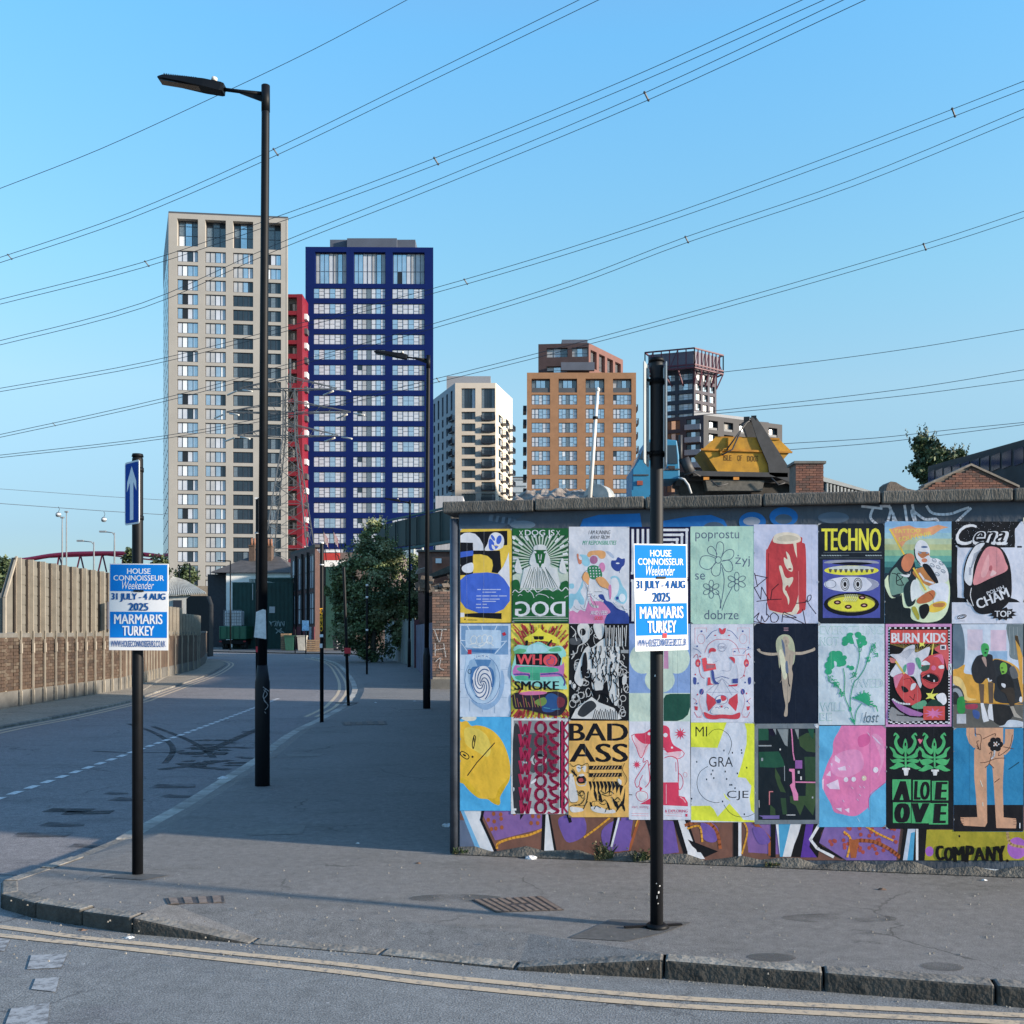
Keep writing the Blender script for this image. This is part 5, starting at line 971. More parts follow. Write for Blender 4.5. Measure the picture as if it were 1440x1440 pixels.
# red-framed block between them
red = M('red_cladding', (.15,.002,.014), rough=.55, var=.08, scale=.3); Y = 208
t = root('tower_block', (PX(414, Y), Y, 0), 'narrow block with a crimson frame squeezed between the beige and navy towers', 'building')
mb = MB(); zt = PZ(413.5, Y); m2 = MB()
mb.box((PX(417.5,Y), Y, -.1), (PX(425,Y), Y+14, zt)); mb.box((PX(402,Y), Y+.01, PZ(418,Y)), (PX(417.4,Y), Y+12, zt-.02))
for k in range(18):
    z = PZ(418+20.6*(k+1)+4, Y); mb.box((PX(402,Y), Y+.02, z), (PX(417.4,Y), Y+1.2, z+1.0 if k % 2 else z+.8))
mb.build('frame', red, t); m2.box((PX(402,Y), Y+1.25, -.1), (PX(417.3,Y), Y+12, zt-.1)); m2.build('wall', M('recess_grey', (.10,.11,.12), var=.3, scale=.4), t)
for k in range(17):
    z0 = PZ(418+20.6*(k+1)-1, Y); f, g_ = winmesh(1.6, 1.9, 'dn', k % 3); p = V(PX(406,Y), Y+1.2, z0); o = inst('window', f, t, p); q = bpy.data.objects.new('pane', g_); link(q, o, p)
# balconies on the navy side
    m = MB(); m.box((PX(425.1,Y), Y+2, z0-1.0), (PX(429,Y), Y+4, z0+.1)); m.build('balcony', dgrey if k % 2 else M('pale_panel', (.6,.62,.64), var=.1), t)
# white block
wcl = M('white_cladding', (.56,.50,.42), rough=.8, var=.05, scale=.3); wcs = M('white_cladding_shaded', (.40,.41,.43), rough=.8, var=.05, scale=.3); Y = 265  # second tone: same white, shade of the left face put into its colour
P0, P1, P2, P3 = col(608, 285), col(640, Y), col(697, Y), col(720.5, 283)
t = root('apartment_block', (P1[0], Y, 0), 'white three-faced apartment block with black balconies, between navy and orange blocks', 'building'); zt = PZ(538.5, Y)
rows = [(579+16.45*k, 590+16.45*k) for k in range(12)]
hl = colrow(P1, P2, 640, 697, [(649,668.5),(677,696)], [(546,574)], Y, 'wd')+colrow(P1, P2, 640, 697, [(649,668.5),(677,696)], rows, Y, 'wd')
Lw = (V(*P0)-V(*P1)).length; zr = [(PZ(574,Y), PZ(546,Y))]+[(PZ(b,Y), PZ(a,Y)) for a, b in rows]
hs = [(1.2+c*Lw*.19, 1.2+c*Lw*.19+1.5, a, b, 'ws') for c in range(5) for a, b in zr]
Lr = (V(*P2)-V(*P3)).length; hr = [(3+c*8, 7.5+c*8, a, b, 'wd') for c in range(2) for a, b in zr[1:]]
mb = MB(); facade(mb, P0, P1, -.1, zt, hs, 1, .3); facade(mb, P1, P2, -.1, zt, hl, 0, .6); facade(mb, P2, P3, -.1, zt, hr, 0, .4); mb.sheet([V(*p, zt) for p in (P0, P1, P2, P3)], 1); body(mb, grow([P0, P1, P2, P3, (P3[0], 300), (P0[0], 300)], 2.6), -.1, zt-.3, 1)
mb.build('wall', [wcl, wcs], t); windows(t, P0, P1, hs, .3); windows(t, P1, P2, hl, .6); windows(t, P2, P3, hr, .4)
_, d3, n3, _ = face_frame(P2, P3); _, d2, n2, _ = face_frame(P1, P2); _, d0, n0, _ = face_frame(P0, P1)
def balcony(rt, p, d, n, L, dep, h=1.1):
    m = MB(); m.obox(p+d*L/2+n*dep/2, d*L/2, n*dep/2, V(0,0,.1)); c = p+V(0,0,.1)
    m.bar(c+n*dep+V(0,0,h), c+n*dep+d*L+V(0,0,h), .06); m.bar(c+V(0,0,h), c+n*dep+V(0,0,h), .06); m.bar(c+d*L+V(0,0,h), c+d*L+n*dep+V(0,0,h), .06)
    k = max(3, int(L/.22))
    for i in range(k+1): q = c+n*dep+d*(L*i/k); m.bar(q, q+V(0,0,h), .07)
    for i in range(4): m.bar(c+n*dep*i/4, c+n*dep*i/4+V(0,0,h), .06); m.bar(c+d*L+n*dep*i/4, c+d*L+n*dep*i/4+V(0,0,h), .06)
    return m.build('balcony', FD, rt, p)
for k, (a, b) in enumerate(zr[1:]):
    balcony(t, V(*P1,a-.1)+d2*6.8, d2, n2, 3.6, .5); balcony(t, V(*P2,a-.1)+d3*5, d3, n3, 3, 1.5); balcony(t, V(*P2,a-.1)+d3*13, d3, n3, 3, 1.5)
    balcony(t, V(*P1,a-.1)-d0*3.2, d0, n0, 2.6, .9)
m = MB(); m.box((PX(628,275), 275, zt), (PX(690,275), 281, PZ(529,275))); m.build('plant_room', M('plant_grey', (.22,.23,.25), var=.1), t)
# orange block
orc = M('orange_brick_cladding', (.27,.14,.072), rough=.85, var=.10, scale=.6); Y = 214
A, B = col(741, Y), col(894.5, Y); zt = PZ(524, Y); bk = [(B[0]+1, Y+22), (A[0]+1, Y+22)]
t = root('apartment_block', (A[0], Y, 0), 'orange apartment block with a darker penthouse storey on its roof', 'building')
cols = [(747.5,773.5),(785.5,811.5),(823.5,850),(862,888)]; rows = [(555+19.75*k, 569+19.75*k) for k in range(9)]
hl = colrow(A, B, 741, 894.5, cols, rows, Y, lambda c, r: 'oc' if c in (1, 2) else 'or'); tp = [(*h[:4], 'ot', 1.4) for h in colrow(A, B, 741, 894.5, cols, [(532.5,552)], Y, 'ot')]
mb = MB(); facade(mb, A, B, -.1, zt, hl+tp, 0, .3); facade(mb, B, bk[0], -.1, zt, []); facade(mb, bk[1], A, -.1, zt, []); mb.sheet([V(*p, zt) for p in (A, B, bk[0], bk[1])]); body(mb, grow([A, B, bk[0], bk[1]], 2.6), -.1, zt-.3); mb.build('wall', orc, t); windows(t, A, B, hl+tp, .3, .7)
m = MB(); 
for h in tp: m.box((A[0]+h[0]+.05, Y+.15, h[2]-.1), (A[0]+h[1]-.05, Y+.3, h[2]+1.0))
m.build('balustrade', dgrey, t)
for k in range(7):
    z = PZ(572.5+19.75*k, Y); balcony(t, V(B[0],Y+3,z), V(0,1,0), V(1,0,0), 2.6, .9 if k % 2 else .75)
    m = MB(); m.box((A[0]-.75, Y+4, z), (A[0], Y+8, z+1.2)); m.build('balcony', FD, t)
brn = M('brown_cladding', (.05,.03,.032), var=.15, scale=.5); Y2 = 224; A, B, C2 = col(757, Y2), col(828, Y2-1), col(876, Y2+13); z0, z1 = zt, PZ(484, Y2)
t2 = root('apartment_block', (A[0], Y2, 0), 'dark brown block showing above the roof of the orange block', 'building')
hl = [(1.8,6.4,PZ(518,Y2)-1,PZ(506,Y2)-1.5,'dk'),(1.8,6.4,PZ(503,Y2),PZ(490,Y2),'dk'),(7.3,10.8,PZ(503,Y2),PZ(490,Y2),'dk')]; L2 = (V(*C2)-V(*B)).length; hr = [(.8+c*L2/4.2, .8+c*L2/4.2+L2/5.8, PZ(517,Y2), PZ(492,Y2), 'dw') for c in range(4)]
mb = MB(); facade(mb, A, B, 0, z1, hl, 0, .8); facade(mb, B, C2, 0, z1, hr, 1, 1.0); mb.sheet([V(*p, z1) for p in (A, B, C2, (A[0]+2, Y2+16))]); body(mb, grow([A, B, C2, (A[0]+3, Y2+16)], 2.0), 0, z1-.2, 1); mb.build('wall', [brn, M('brown_brick_cladding', (.13,.055,.045), var=.1, scale=.5)], t2); windows(t2, A, B, hl, .8); windows(t2, B, C2, hr, 1.0)
m = MB(); m.box((PX(789,Y2-2), Y2-2.2, PZ(524,Y2)), (PX(836,Y2-2), Y2-1.1, PZ(513,Y2))); m.box((PX(790,Y2), Y2-.5, z1), (PX(826,Y2), Y2+5, PZ(478.5,Y2))); m.build('roof_cap', pm, t2)
# dark tower with the dark red crown
dk = M('dark_cladding', (.022,.028,.045), var=.1, scale=.4); dk2 = M('dark_cladding_right', (.045,.04,.055), var=.1, scale=.4); rd2 = M('crown_red', (.085,.014,.03), rough=.6, var=.1); Y = 300
P0, P1, P2 = col(930, 304), col(976, Y), col(1007.5, 306); zt = PZ(518, Y); L1 = (V(*P0)-V(*P1)).length; L2 = (V(*P2)-V(*P1)).length
t = root('tower_block', (P1[0], Y, 0), 'dark tower with a crimson open steel crown, behind the right-hand pole', 'building')
hl = [(L1*a, L1*b, PZ(524+14.1*r+9,Y), PZ(524+14.1*r,Y), 'dk') for a, b in ((.05,.42),(.52,.95)) for r in range(6)]; hr = [(L2*(.08+.31*c), L2*(.08+.31*c+.22), PZ(524+14.1*r+9.5,Y), PZ(524+14.1*r,Y), 'dw') for c in range(3) for r in range(6)]
mb = MB(); facade(mb, P0, P1, -.1, zt, hl, 0, .5); facade(mb, P1, P2, -.1, zt, hr, 1, .5); mb.sheet([V(*p, zt) for p in (P0, P1, P2, (PX(960,330), 330))]); body(mb, grow([P0, P1, P2, (PX(960,330), 330)], 2.4), -.1, zt-.3); mb.build('wall', [dk, dk2], t); windows(t, P0, P1, hl, .5); windows(t, P1, P2, hr, .5)
Q0, Q1, Q2 = col(907, 303), col(976.5, 298), col(1017, 306); zb, zc = PZ(519, Y), PZ(492, Y); Q3 = (PX(950,334), 334)
m = MB(); qs = [V(*q, 0) for q in (Q0, Q1, Q2, Q3)]
for i in range(4):
    a, b = qs[i], qs[(i+1) % 4]; n = 6 if i == 0 else 8
    for z in (zb, zc, zb+.9): m.bar(a+V(0,0,z), b+V(0,0,z), .38)
    for k in range(n+1): p = a.lerp(b, k/n); m.bar(p+V(0,0,zb), p+V(0,0,zc), .3)
    for k in range(0, n, 3): m.bar(a.lerp(b, k/n)+V(0,0,zb), a.lerp(b, (k+1)/n)+V(0,0,zc), .18)
for k in range(5): p = V(*P1,0).lerp(V(*P2,0), k/4); q = qs[1].lerp(qs[2], k/4); m.bar(p+V(0,0,zb-4.5), q+V(0,0,zb), .35); m.bar(p+V(0,0,zb-4.5), V(*P1,0).lerp(V(*P2,0), min(1,(k+.5)/4))+V(0,0,zb-.5), .3)
for k in range(4): p = V(*P0,0).lerp(V(*P1,0), k/3); q = qs[0].lerp(qs[1], k/3); m.bar(p+V(0,0,zb-4.5), q+V(0,0,zb), .35)
m.build('crown_frame', rd2, t)
m = MB(); m.prism([V(*q, zb+.2) for q in grow([Q0, Q1, Q2, Q3], 1.2)], V(0,0,4.9)); m.build('plant_room', M('plant_mauve', (.13,.13,.17), var=.1), t)
# lower dark block in front of it
Y = 230; P0, P1, P2 = col(926, 234), col(989.5, Y), col(1100, 241); zt = PZ(583.5, Y)
t = root('apartment_block', (P1[0], Y, 0), 'wide charcoal apartment block behind the yellow skip', 'building'); L1 = (V(*P0)-V(*P1)).length; L2 = (V(*P2)-V(*P1)).length
hl = [(L1*a, L1*b, PZ(588+17.8*r+13,Y), PZ(588+17.8*r,Y), 'dn') for a, b in ((.18,.48),(.62,.92)) for r in range(6)]; hr = [(L2*(.06+.19*c), L2*(.06+.19*c+.115), PZ(590+18*r+13,Y), PZ(590+18*r,Y), 'dn', 1.2) for c in range(5) for r in range(5)]
mb = MB(); facade(mb, P0, P1, -.1, zt, hl, 0, .4); facade(mb, P1, P2, -.1, zt, hr, 1, 1.0); mb.sheet([V(*p, zt) for p in (P0, P1, P2, (PX(1000,262), 262))], 2); body(mb, grow([P0, P1, P2, (PX(1000,262), 262)], 3.0), -.1, zt-.3); mb.build('wall', [dk, M('grey_brick_cladding', (.036,.036,.041), var=.1, scale=.5), dgrey], t); windows(t, P0, P1, hl, .4); windows(t, P1, P2, hr, 1.0, .7)
_, d1, n1, _ = face_frame(P0, P1); _, d2, n2, _ = face_frame(P1, P2)
for r in range(5): m = MB(); p = V(*P0,0)+d1*L1*.6+V(0,0,PZ(588+17.8*r+16,Y)); m.obox(p+d1*L1*.17+n1*.5+V(0,0,.6), d1*L1*.17, n1*.5, V(0,0,.6)); m.build('balcony', M('balcony_glass', (.16,.19,.24), rough=.2, var=.1), t)
m = MB()
for c in range(5):
    for r in range(0, 4): p = V(*P1,0)+d2*L2*(.06+.19*c)+V(0,0,PZ(590+18*r+16,Y)); m.obox(p+d2*L2*.0575-n2*.2+V(0,0,.5), d2*L2*.0575, n2*.05, V(0,0,.5))
m.build('balustrade', M('balustrade_grey', (.17,.175,.18), var=.1), t)
m = MB(); m.prism([V(PX(976,234),234,zt), V(PX(1062,242),242,zt), V(PX(1062,250),250,zt), V(PX(980,250),250,zt)], V(0,0,1.7)); m.build('roof_plant', M('plant_grey', (.22,.23,.25), var=.1), t)
m = MB(); m.prism([V(PX(1063,242),242,zt), V(PX(1081,243),243,zt), V(PX(1081,250),250,zt), V(PX(1063,250),250,zt)], V(0,0,1.0)); m.build('roof_plant', pm, t)
# small far blocks seen in the gaps
def plain(name, px0, px1, py, Y, dep, mt, label, cat='building', bands=0):
    t = root(name, (PX((px0+px1)/2, Y), Y, 0), label, cat); m = MB(); m.box((PX(px0,Y), Y, -.1), (PX(px1,Y), Y+dep, PZ(py,Y))); m.build('wall', mt, t)
    if bands:
        m = MB()
        for k in range(bands): m.box((PX(px0,Y)+.3, Y-.06, PZ(py+4+k*9,Y)), (PX(px1,Y)-.3, Y-.01, PZ(py+2+k*9,Y)))
        m.build('window_band', GL['m'], t)
    if bands or cat != 'container':
     m = MB(); m.box((PX(px0,Y)-.2, Y-.2, PZ(py,Y)), (PX(px1,Y)+.2, Y+dep+.2, PZ(py,Y)+.35)); m.build('roof_edge', dgrey, t); return t
plain('office_block', 720, 741, 672, 300, 20, M('glass_blue_grey', (.30,.36,.42), rough=.4, var=.1), 'small blue-grey block in the gap between white and orange blocks', bands=4)
plain('container', 612.5, 651, 697.5, 62, 3, M('container_white', (.36,.36,.38), var=.15, scale=1.2, stretch=(6,1,.5)), 'pale corrugated container above the wall corner, in front of the white block', 'container')
# ---------------------------------------------------------------- street things
black = M('black_steel', (.003,.004,.006), rough=.55, var=.3, scale=6, spec=.2); blk2 = M('black_steel_worn', (.008,.009,.012), rough=.6, var=.6, scale=9, col2=(.007,.008,.011), lo=.3, hi=.75, spec=.3); steel = M('galvanised', (.42,.44,.46), rough=.4, metal=.6, var=.15); white = M('white_board', (.70,.70,.72), rough=.7, var=.03, spec=.1)
cyan = M('event_blue', (.004,.17,.56), rough=.7, var=.03, spec=.1); tcyan = M('event_text_blue', (.004,.075,.27), rough=.7, var=.0, spec=.1); whi = M('print_white', (.76,.76,.78), rough=.7, var=0, spec=.1)
def board(origin, wd, h, rz, tilt, label, sticker=False):
    o = Vector(origin); rot = Matrix.Rotation(rz, 3, 'Z') @ Matrix.Rotation(tilt, 3, 'Y'); ux, uy, uz = rot @ V(1,0,0), rot @ V(0,1,0), rot @ V(0,0,1)
    t = root('event_sign', o, label, 'sign', 'event boards strapped to the two poles')
    m = MB(); m.obox(o+uy*.003, ux*wd/2, uy*.003, uz*h/2); m.build('panel', white, t)
    fn = lambda x, y, off: o+ux*((x/100-.5)*wd)+uz*((.5-y/152)*h)-uy*(off)
    g = Art(fn, 0, 0, 1, (0, 0, 100, 152), off=.0012, step=.0001)
    g.R(cyan, 1.6,1.8,98.4,48.5); g.R(cyan, 1.6,84.5,98.4,130)
    g.T(whi, 'HOUSE', 30,8.5,70,18, .06); g.T(whi, 'CONNOISSEUR', 7,20.5,93,30, .05); g.T(whi, 'Weekender', 22,31,76,45, -.004, .35)
    g.T(tcyan, '31 JULY - 4 AUG', 3.5,52,96,67, .085); g.T(tcyan, '2025', 33,69,67,82.5, .09); g.T(whi, 'MARMARIS', 8.5,89,91,106, .06); g.T(whi, 'TURKEY', 22.5,109.5,77,126.5, .06); g.T(tcyan, 'WWW.HOUSECONNOISSEURS.CO.UK', 3.5,135,96.5,146, .03)
    g.done('print', parent=t)
    m = MB(); m.obox(o+uz*h*.185-uy*.004, ux*wd*.085, uy*.002, uz*.006)
    m.build('strap', black, t)
    if sticker: m = MB(); m.obox(o-uz*h*.36+ux*wd*.05-uy*.002, ux*wd*.04, uy*.001, uz*h*.022); m.build('sticker', M('sticker_red', (.55,.03,.04), var=.1), t)
    return t
# left sign pole with the one-way plate
def post(rt, p, r, h, mat=black, n=20, name='pole', z0=-.05, lean=(0, 0)):
    p = Vector(p); q = p+V(lean[0], lean[1], h); m = MB(); m.tube([p+V(0,0,z0), p.lerp(q,.5), q-V(0,0,.02), q], [r, r, r, r*.9], n); m.build(name, mat, rt, p)
PL = V(PX(193.5, 7.24), 7.24, 0)
t = root('sign_pole', PL, 'black post carrying the blue one-way arrow, on the pavement corner at left', 'sign post')
post(t, PL, .0375, 2.945); m = MB(); m.cyl(PL+V(0,0,2.945), PL+V(0,0,2.965), .041, .036, 20); m.build('cap', black, t)
so_ = at(185.5, 693, 7.18); rz = R_(-44); ux, uy = V(cos(rz), sin(rz), 0), V(-sin(rz), cos(rz), 0); hw, hh = .109, .222
def rrect(c, ux, uz, hw, hh, r, k=4):
    out = []
    for sx, sz, a0 in ((1,1,0),(-1,1,90),(-1,-1,180),(1,-1,270)):
        for j in range(k+1): a = R_(a0+90*j/k); out.append(c+ux*(sx*(hw-r)+r*cos(a))+uz*(sz*(hh-r)+r*sin(a)))
    return out
Z = V(0,0,1); m = MB(); m.prism(rrect(so_, ux, Z, hw, hh, .02), uy*.004); m.build('sign_plate', M('sign_white', (.55,.57,.60), rough=.4, var=.05), t)
m = MB(); m.sheet(rrect(so_-uy*.001, ux, Z, hw-.012, hh-.012, .014)); m.build('sign_face', M('sign_blue', (.006,.055,.30), rough=.7, var=.05, spec=.1), t)
m = MB(); c = so_-uy*.002
m.sheet([c+ux*(x*hw)+Z*(z*hh) for x, z in ((0,.84),(.62,.35),(.66,.04),(.24,.33),(.24,-.86),(-.24,-.86),(-.24,.33),(-.66,.04),(-.62,.35))]); m.build('arrow', M('sign_arrow', (.62,.66,.72), rough=.4, var=.04), t)
for z in (.17, -.17): m = MB(); m.obox(so_+Z*z+uy*.015, ux*.02, uy*.014, Z*.012); m.cyl(PL+V(0,0,so_.z+z-.015), PL+V(0,0,so_.z+z+.015), .042, n=16); m.build('bracket', black, t)
m = MB(); 
board(at(195, 853.5, 7.17), .412, .607, 0, R_(.3), 'blue and white event board with the date, square to the street on the left pole')
# right sign pole
PR = V(PX(923.5, 5.94), 5.94, 0)
t = root('sign_pole', PR, 'black post in front of the posters carrying two edge-on plates, at right', 'sign post')
post(t, PR, .038, 3.28, blk2); m = MB(); m.cyl(PR+V(0,0,3.275), PR+V(0,0,3.295), .045, .042, 20); m.build('cap', black, t)
for px, yc, h2, rz, wd in ((909.5, 583, .29, 74, .10), (936, 586, .30, 86.5, .10)):
    c = at(px, yc, 5.94 if px > 920 else 5.90); u = V(cos(R_(rz)), sin(R_(rz)), 0); n_ = V(-u.y, u.x, 0); m = MB(); m.prism(rrect(c, u, Z, wd, h2, .02), n_*.006); m.build('sign_plate', M('plate_back', (.40,.44,.46), rough=.5, metal=.3, var=.1), t)
    for z in (-.22, .2): m = MB(); m.bar(c+V(0,0,z), V(PR.x, PR.y, c.z+z), .014); m.cyl(V(PR.x,PR.y,c.z+z-.014), V(PR.x,PR.y,c.z+z+.014), .044, n=16); m.build('bracket', black, t)
chip = M('paint_chip', (.55,.55,.55), var=.2)
for a_, z_, w_, h_ in ((-80,.20,.010,.016),(-95,.17,.006,.022),(-70,.24,.008,.010),(-100,.255,.005,.008),(-85,.14,.007,.008),(-60,1.66,.012,.02),(-118,1.70,.014,.012),(-112,1.45,.008,.014)):
    q = PR+V(cos(R_(a_))*.0383, sin(R_(a_))*.0383, z_); e_ = V(-sin(R_(a_)), cos(R_(a_)), 0); m = MB(); m.face([q-e_*w_/2, q+e_*w_/2+V(0,0,h_*.2), q+e_*w_*.3+V(0,0,h_), q-e_*w_*.4+V(0,0,h_*.8)]); m.build('paint_chip', chip, t)
m = MB(); m.cyl(PR+V(0,0,-.003), PR+V(0,0,.02), .075, .05, 16); m.obox(PR+V(-.02,0,.006), V(.17,.03,0), V(-.003,.01,0), V(0,0,.004)); m.build('base_collar', black, t)
board(at(930, 840, 5.83), .345, .607, R_(22), R_(-1.1), 'bright event board twisted towards the right on the right-hand pole, with a small red sticker', True)
# street lamps
def lamp(px, py, label, head=True, s=1.0, arm=1, lean=0):
    p = gnd(px, py); t = root('street_lamp', p, label, 'street lamp', 'black street lamps along the pavement')
    m = MB(); m.tube([p+V(0,0,-.05), p+V(0,0,1.14*s), p+V(0,0,1.17*s), p+V(0,0,1.33*s)], [.081*s, .081*s, .075*s, .055*s], 20); m.build('base_section', blk2, t)
    top = 7.75*s; m = MB(); m.tube([p+V(0,0,1.33*s), p+V(.02*s,0,5.3*s), p+V(.035*s,0,top-1.4*s*.25), p+V(.036*s,0,top)], [.052*s, .046*s, .044*s, .044*s], 20); m.build('column', black, t)
    q = p+V(.036*s,0,0)
    m = MB(); m.cyl(q+V(0,0,top-.28*s), q+V(0,0,top+.01), .047*s, .047*s, 20); m.build('spigot', black, t)
    m = MB(); m.tube([q+V(-.03*s,0,top-.08*s), q+V(-.28*s,0,top-.055*s), q+V(-.48*s,0,top-.03*s)], [.022*s, .02*s, .02*s], 12)
    m.prism([q+V(-.035*s,-.008,top-.17*s), q+V(-.035*s,-.008,top-.09*s), q+V(-.29*s,-.008,top-.075*s)], V(0,.016,0)); m.build('arm', black, t)
    a, b = q+V(-.46*s,0,top-.03*s), q+V(-1.19*s,0,top+.09*s); d = (b-a); ux = d.normalized(); uz = V(-ux.z,0,ux.x) if ux.x > 0 else V(ux.z,0,-ux.x)
    m = MB()
    prof = [(0,-.05,.045,.06),(.04,-.055,.05,.07),(.30,-.045,.05,.09),(.62,-.03,.04,.085),(.92,-.015,.026,.07),(1.0,-.005,.012,.04)]
    rings = []
    for f, lo, hi, hw in prof:
        c = a+d*f; rings.append([c+V(0,-hw*s,0)+uz*lo*s*.9, c+V(0,hw*s,0)+uz*lo*s*.9, c+V(0,hw*.8*s,0)+uz*hi*s, c+V(0,-hw*.8*s,0)+uz*hi*s])
    for r0, r1 in zip(rings, rings[1:]):
        for k in range(4): m.face([r0[k], r0[(k+1)%4], r1[(k+1)%4], r1[k]])
    m.face(rings[0][::-1]); m.face(rings[-1]); o = m.build('lantern', black, t); bevel(o, .008*s)
    m = MB()
    for k in range(15): c = a+d*(.42+.034*k)+uz*(.045-.0011*k)*s; m.obox(c, ux*.004*s, V(0,.06*s,0), uz*.012*s)
    m.build('cooling_fins', black, t)
    m = MB(); c = a+d*.17+uz*.05*s; m.cyl(c, c+uz*.02*s, .025*s); m.cyl(c+uz*.02*s, c+uz*.06*s, .034*s, .03*s, 16, 1); m.build('light_sensor', [black, M('sensor_white', (.55,.52,.48), var=.05)], t)
    m = MB(); m.obox(a+d*.66-uz*.034*s, ux*.22*s, V(0,.055*s,0), uz*.004*s); m.build('lens', M('lamp_lens', (.03,.032,.036), rough=.15, var=0), t)
    return t
lm = lamp(369, 1104, 'tallest and nearest black street lamp with a thick base, left of centre'); lamp(600, 996, 'second black street lamp, beside the far end of the poster wall'); lamp(575.5, 938, 'third black street lamp, in front of the grey board fence')
# torn sheet and sticker on the nearest lamp
p = gnd(369, 1104); m = MB()
pts = [(-.052,1.90),(-.06,1.78),(-.075,1.62),(.055,1.60),(.052,1.75),(.05,1.92),(.02,1.93)]
m.prism([V(p.x+x*1.05, p.y-.06, z+.02) for x, z in pts], V(0,-.003,0)); tag(m.build('torn_notice', M('paper_white', (.62,.62,.62), var=.15, scale=20), None, p), 'torn white paper notice wrapped round the nearest street lamp', 'notice')
strokes(lambda x, y, o: V(PX(x, 11.27), 11.27-o, PZ(y, 11.27)), 0, 0, 1, '8a929c', .9, lm, (371,970,376,976,371,984,377,992,373,998), (374,968,370,980,376,990), (370,966,378,972), (372,1001,374,1003))
# plain posts
def pole(px, py, r, ytop, label, lean=(0,0), extra=None):
    p = gnd(px, py); h = PZ(ytop, p.y); t = root('post', p, label, 'post'); post(t, p, r, h, black, 12, lean=lean)
    for (a, b, c) in (extra or []): m = MB(); m.box((p.x+b-.004, p.y-r-.02, a), (p.x+b+c, p.y-r, a+.03)); m.build('bracket', steel, t)
    return t, p, h
t, p, h = pole(362.5, 1023, .038, 700, 'thin black post with an edge-on sign, just left of the nearest lamp', extra=None)
m = MB(); m.box((p.x+.035, p.y-.16, h-.62), (p.x+.045, p.y+.16, h-.02)); m.build('sign_plate', black, t)
for z in (h-.03, h-.64): m = MB(); m.box((p.x-.04, p.y-.06, z), (p.x+.06, p.y-.035, z+.03)); m.build('bracket', M('tape_white', (.6,.6,.6), var=.1), t)
m = MB(); zz = PZ(913, p.y); m.box((p.x-.025, p.y-.042, zz-.05), (p.x+.025, p.y-.039, zz+.05)); m.build('sticker', [M('sticker_red', (.55,.03,.04))], t)
t, p, h = pole(452.5, 1015, .036, 763, 'black post with vertical yellow lettering on it')
for z in (PZ(795, p.y), h-.02): m = MB(); m.cyl(p+V(0,0,z), p+V(0,0,z+.02), .04, n=12); m.build('band', M('tape_white', (.6,.6,.6), var=.1), t)
fn = lambda x, y, o: V(p.x+(x-452.5)*p.y/F, p.y-.038-o, PZ(y, p.y)); g = Art(fn, 0, 0, 1, (0,0,1440,1440), off=.001)
for i, ch in enumerate('OZ33VM'): g.T('e0a030', ch, 448.5,882-i*5.0,456,886.2-i*5.0, .04, rot=-90)
g.R(whi, 450,892,455,896); g.R('c8ccd4', 450,905,454,911); g.done('lettering', parent=t)
t, p, h = pole(490, 989, .036, 797, 'leaning black post with a small red patch', lean=(-.11,0)); 
m = MB(); m.box((p.x-.09, p.y-.04, PZ(919,p.y)), (p.x+.06, p.y-.036, PZ(911,p.y))); m.build('sticker', M('sticker_red', (.55,.03,.04)), t)
m = MB(); m.box((p.x-.3,p.y-.05,0), (p.x+.2,p.y+.12,.012)); m.build('base_plate', M('metal_brown', (.06,.05,.045)), t)
t, p, h = pole(516, 948, .04, 822, 'black post with white-banded top in front of the tree'); 
for yy in (823, 840, 886): m = MB(); m.cyl(p+V(0,0,PZ(yy,p.y)-.04), p+V(0,0,PZ(yy,p.y)+.04), .05, n=10); m.build('band', M('tape_white', (.6,.6,.6)), t)
t, p, h = pole(430, 919, .045, 872, 'short black post with a small blue and white notice, by the far shopfront')
m = MB(); m.box((p.x-.26, p.y-.07, PZ(887,p.y)), (p.x+.24, p.y-.045, PZ(872.5,p.y))); m.build('sign_plate', M('notice_blue', (.35,.55,.75), var=.3, scale=8), t)
t, p, h = pole(415, 918, .04, 885, 'short grey post left of the blue notice, by the far shopfront')
# access covers
iron = M('cast_iron', (.055,.045,.042), rough=.6, var=.3, scale=14, bump=.4)
def cover(q, z, label, nu, nv):
    P4 = [gnd(*a, z) for a in q]; c = sum(P4, V(0,0,0))/4; t = root('access_cover', c, label, 'cover')
    m = MB(); m.prism([V(p_.x,p_.y,z) for p_ in P4], V(0,0,.004)); m.build('frame', iron, t)
    b = lambda u, v, w=0: P4[0]*(1-u)*(1-v)+P4[1]*u*(1-v)+P4[2]*u*v+P4[3]*(1-u)*v+V(0,0,w)
    m = MB()
    for i in range(nu):
        for j in range(nv):
            u, v = (i+.5)/nu, (j+.5)/nv; du, dv = .32/nu, .28/nv
            if abs(u-.5) < .08 and abs(v-.5) < .12: continue
            if .03 < u < .97 and .04 < v < .96: m.prism([b(u-du,v-dv,.004), b(u+du,v-dv,.004), b(u+du,v+dv,.004), b(u-du,v+dv,.004)], V(0,0,.004))
    m.build('tread', M('iron_worn', (.15,.12,.105), rough=.5, var=.3, scale=20), t)['kind'] = 'stuff'
cover(((664,1266),(697,1283),(793,1280),(762,1261)), -.004, 'diamond-tread rusty iron cover on the pavement in front of the posters', 14, 9)
cover(((232,1264),(236,1272),(316,1270),(314,1260)), -.006, 'worn brown cover set in the corner pavement beside the left post', 14, 4)
cover(((480,1016),(483,1020),(545,1019),(543,1014)), -.004, 'dark iron cover further up the pavement beyond the nearest lamp', 12, 4)
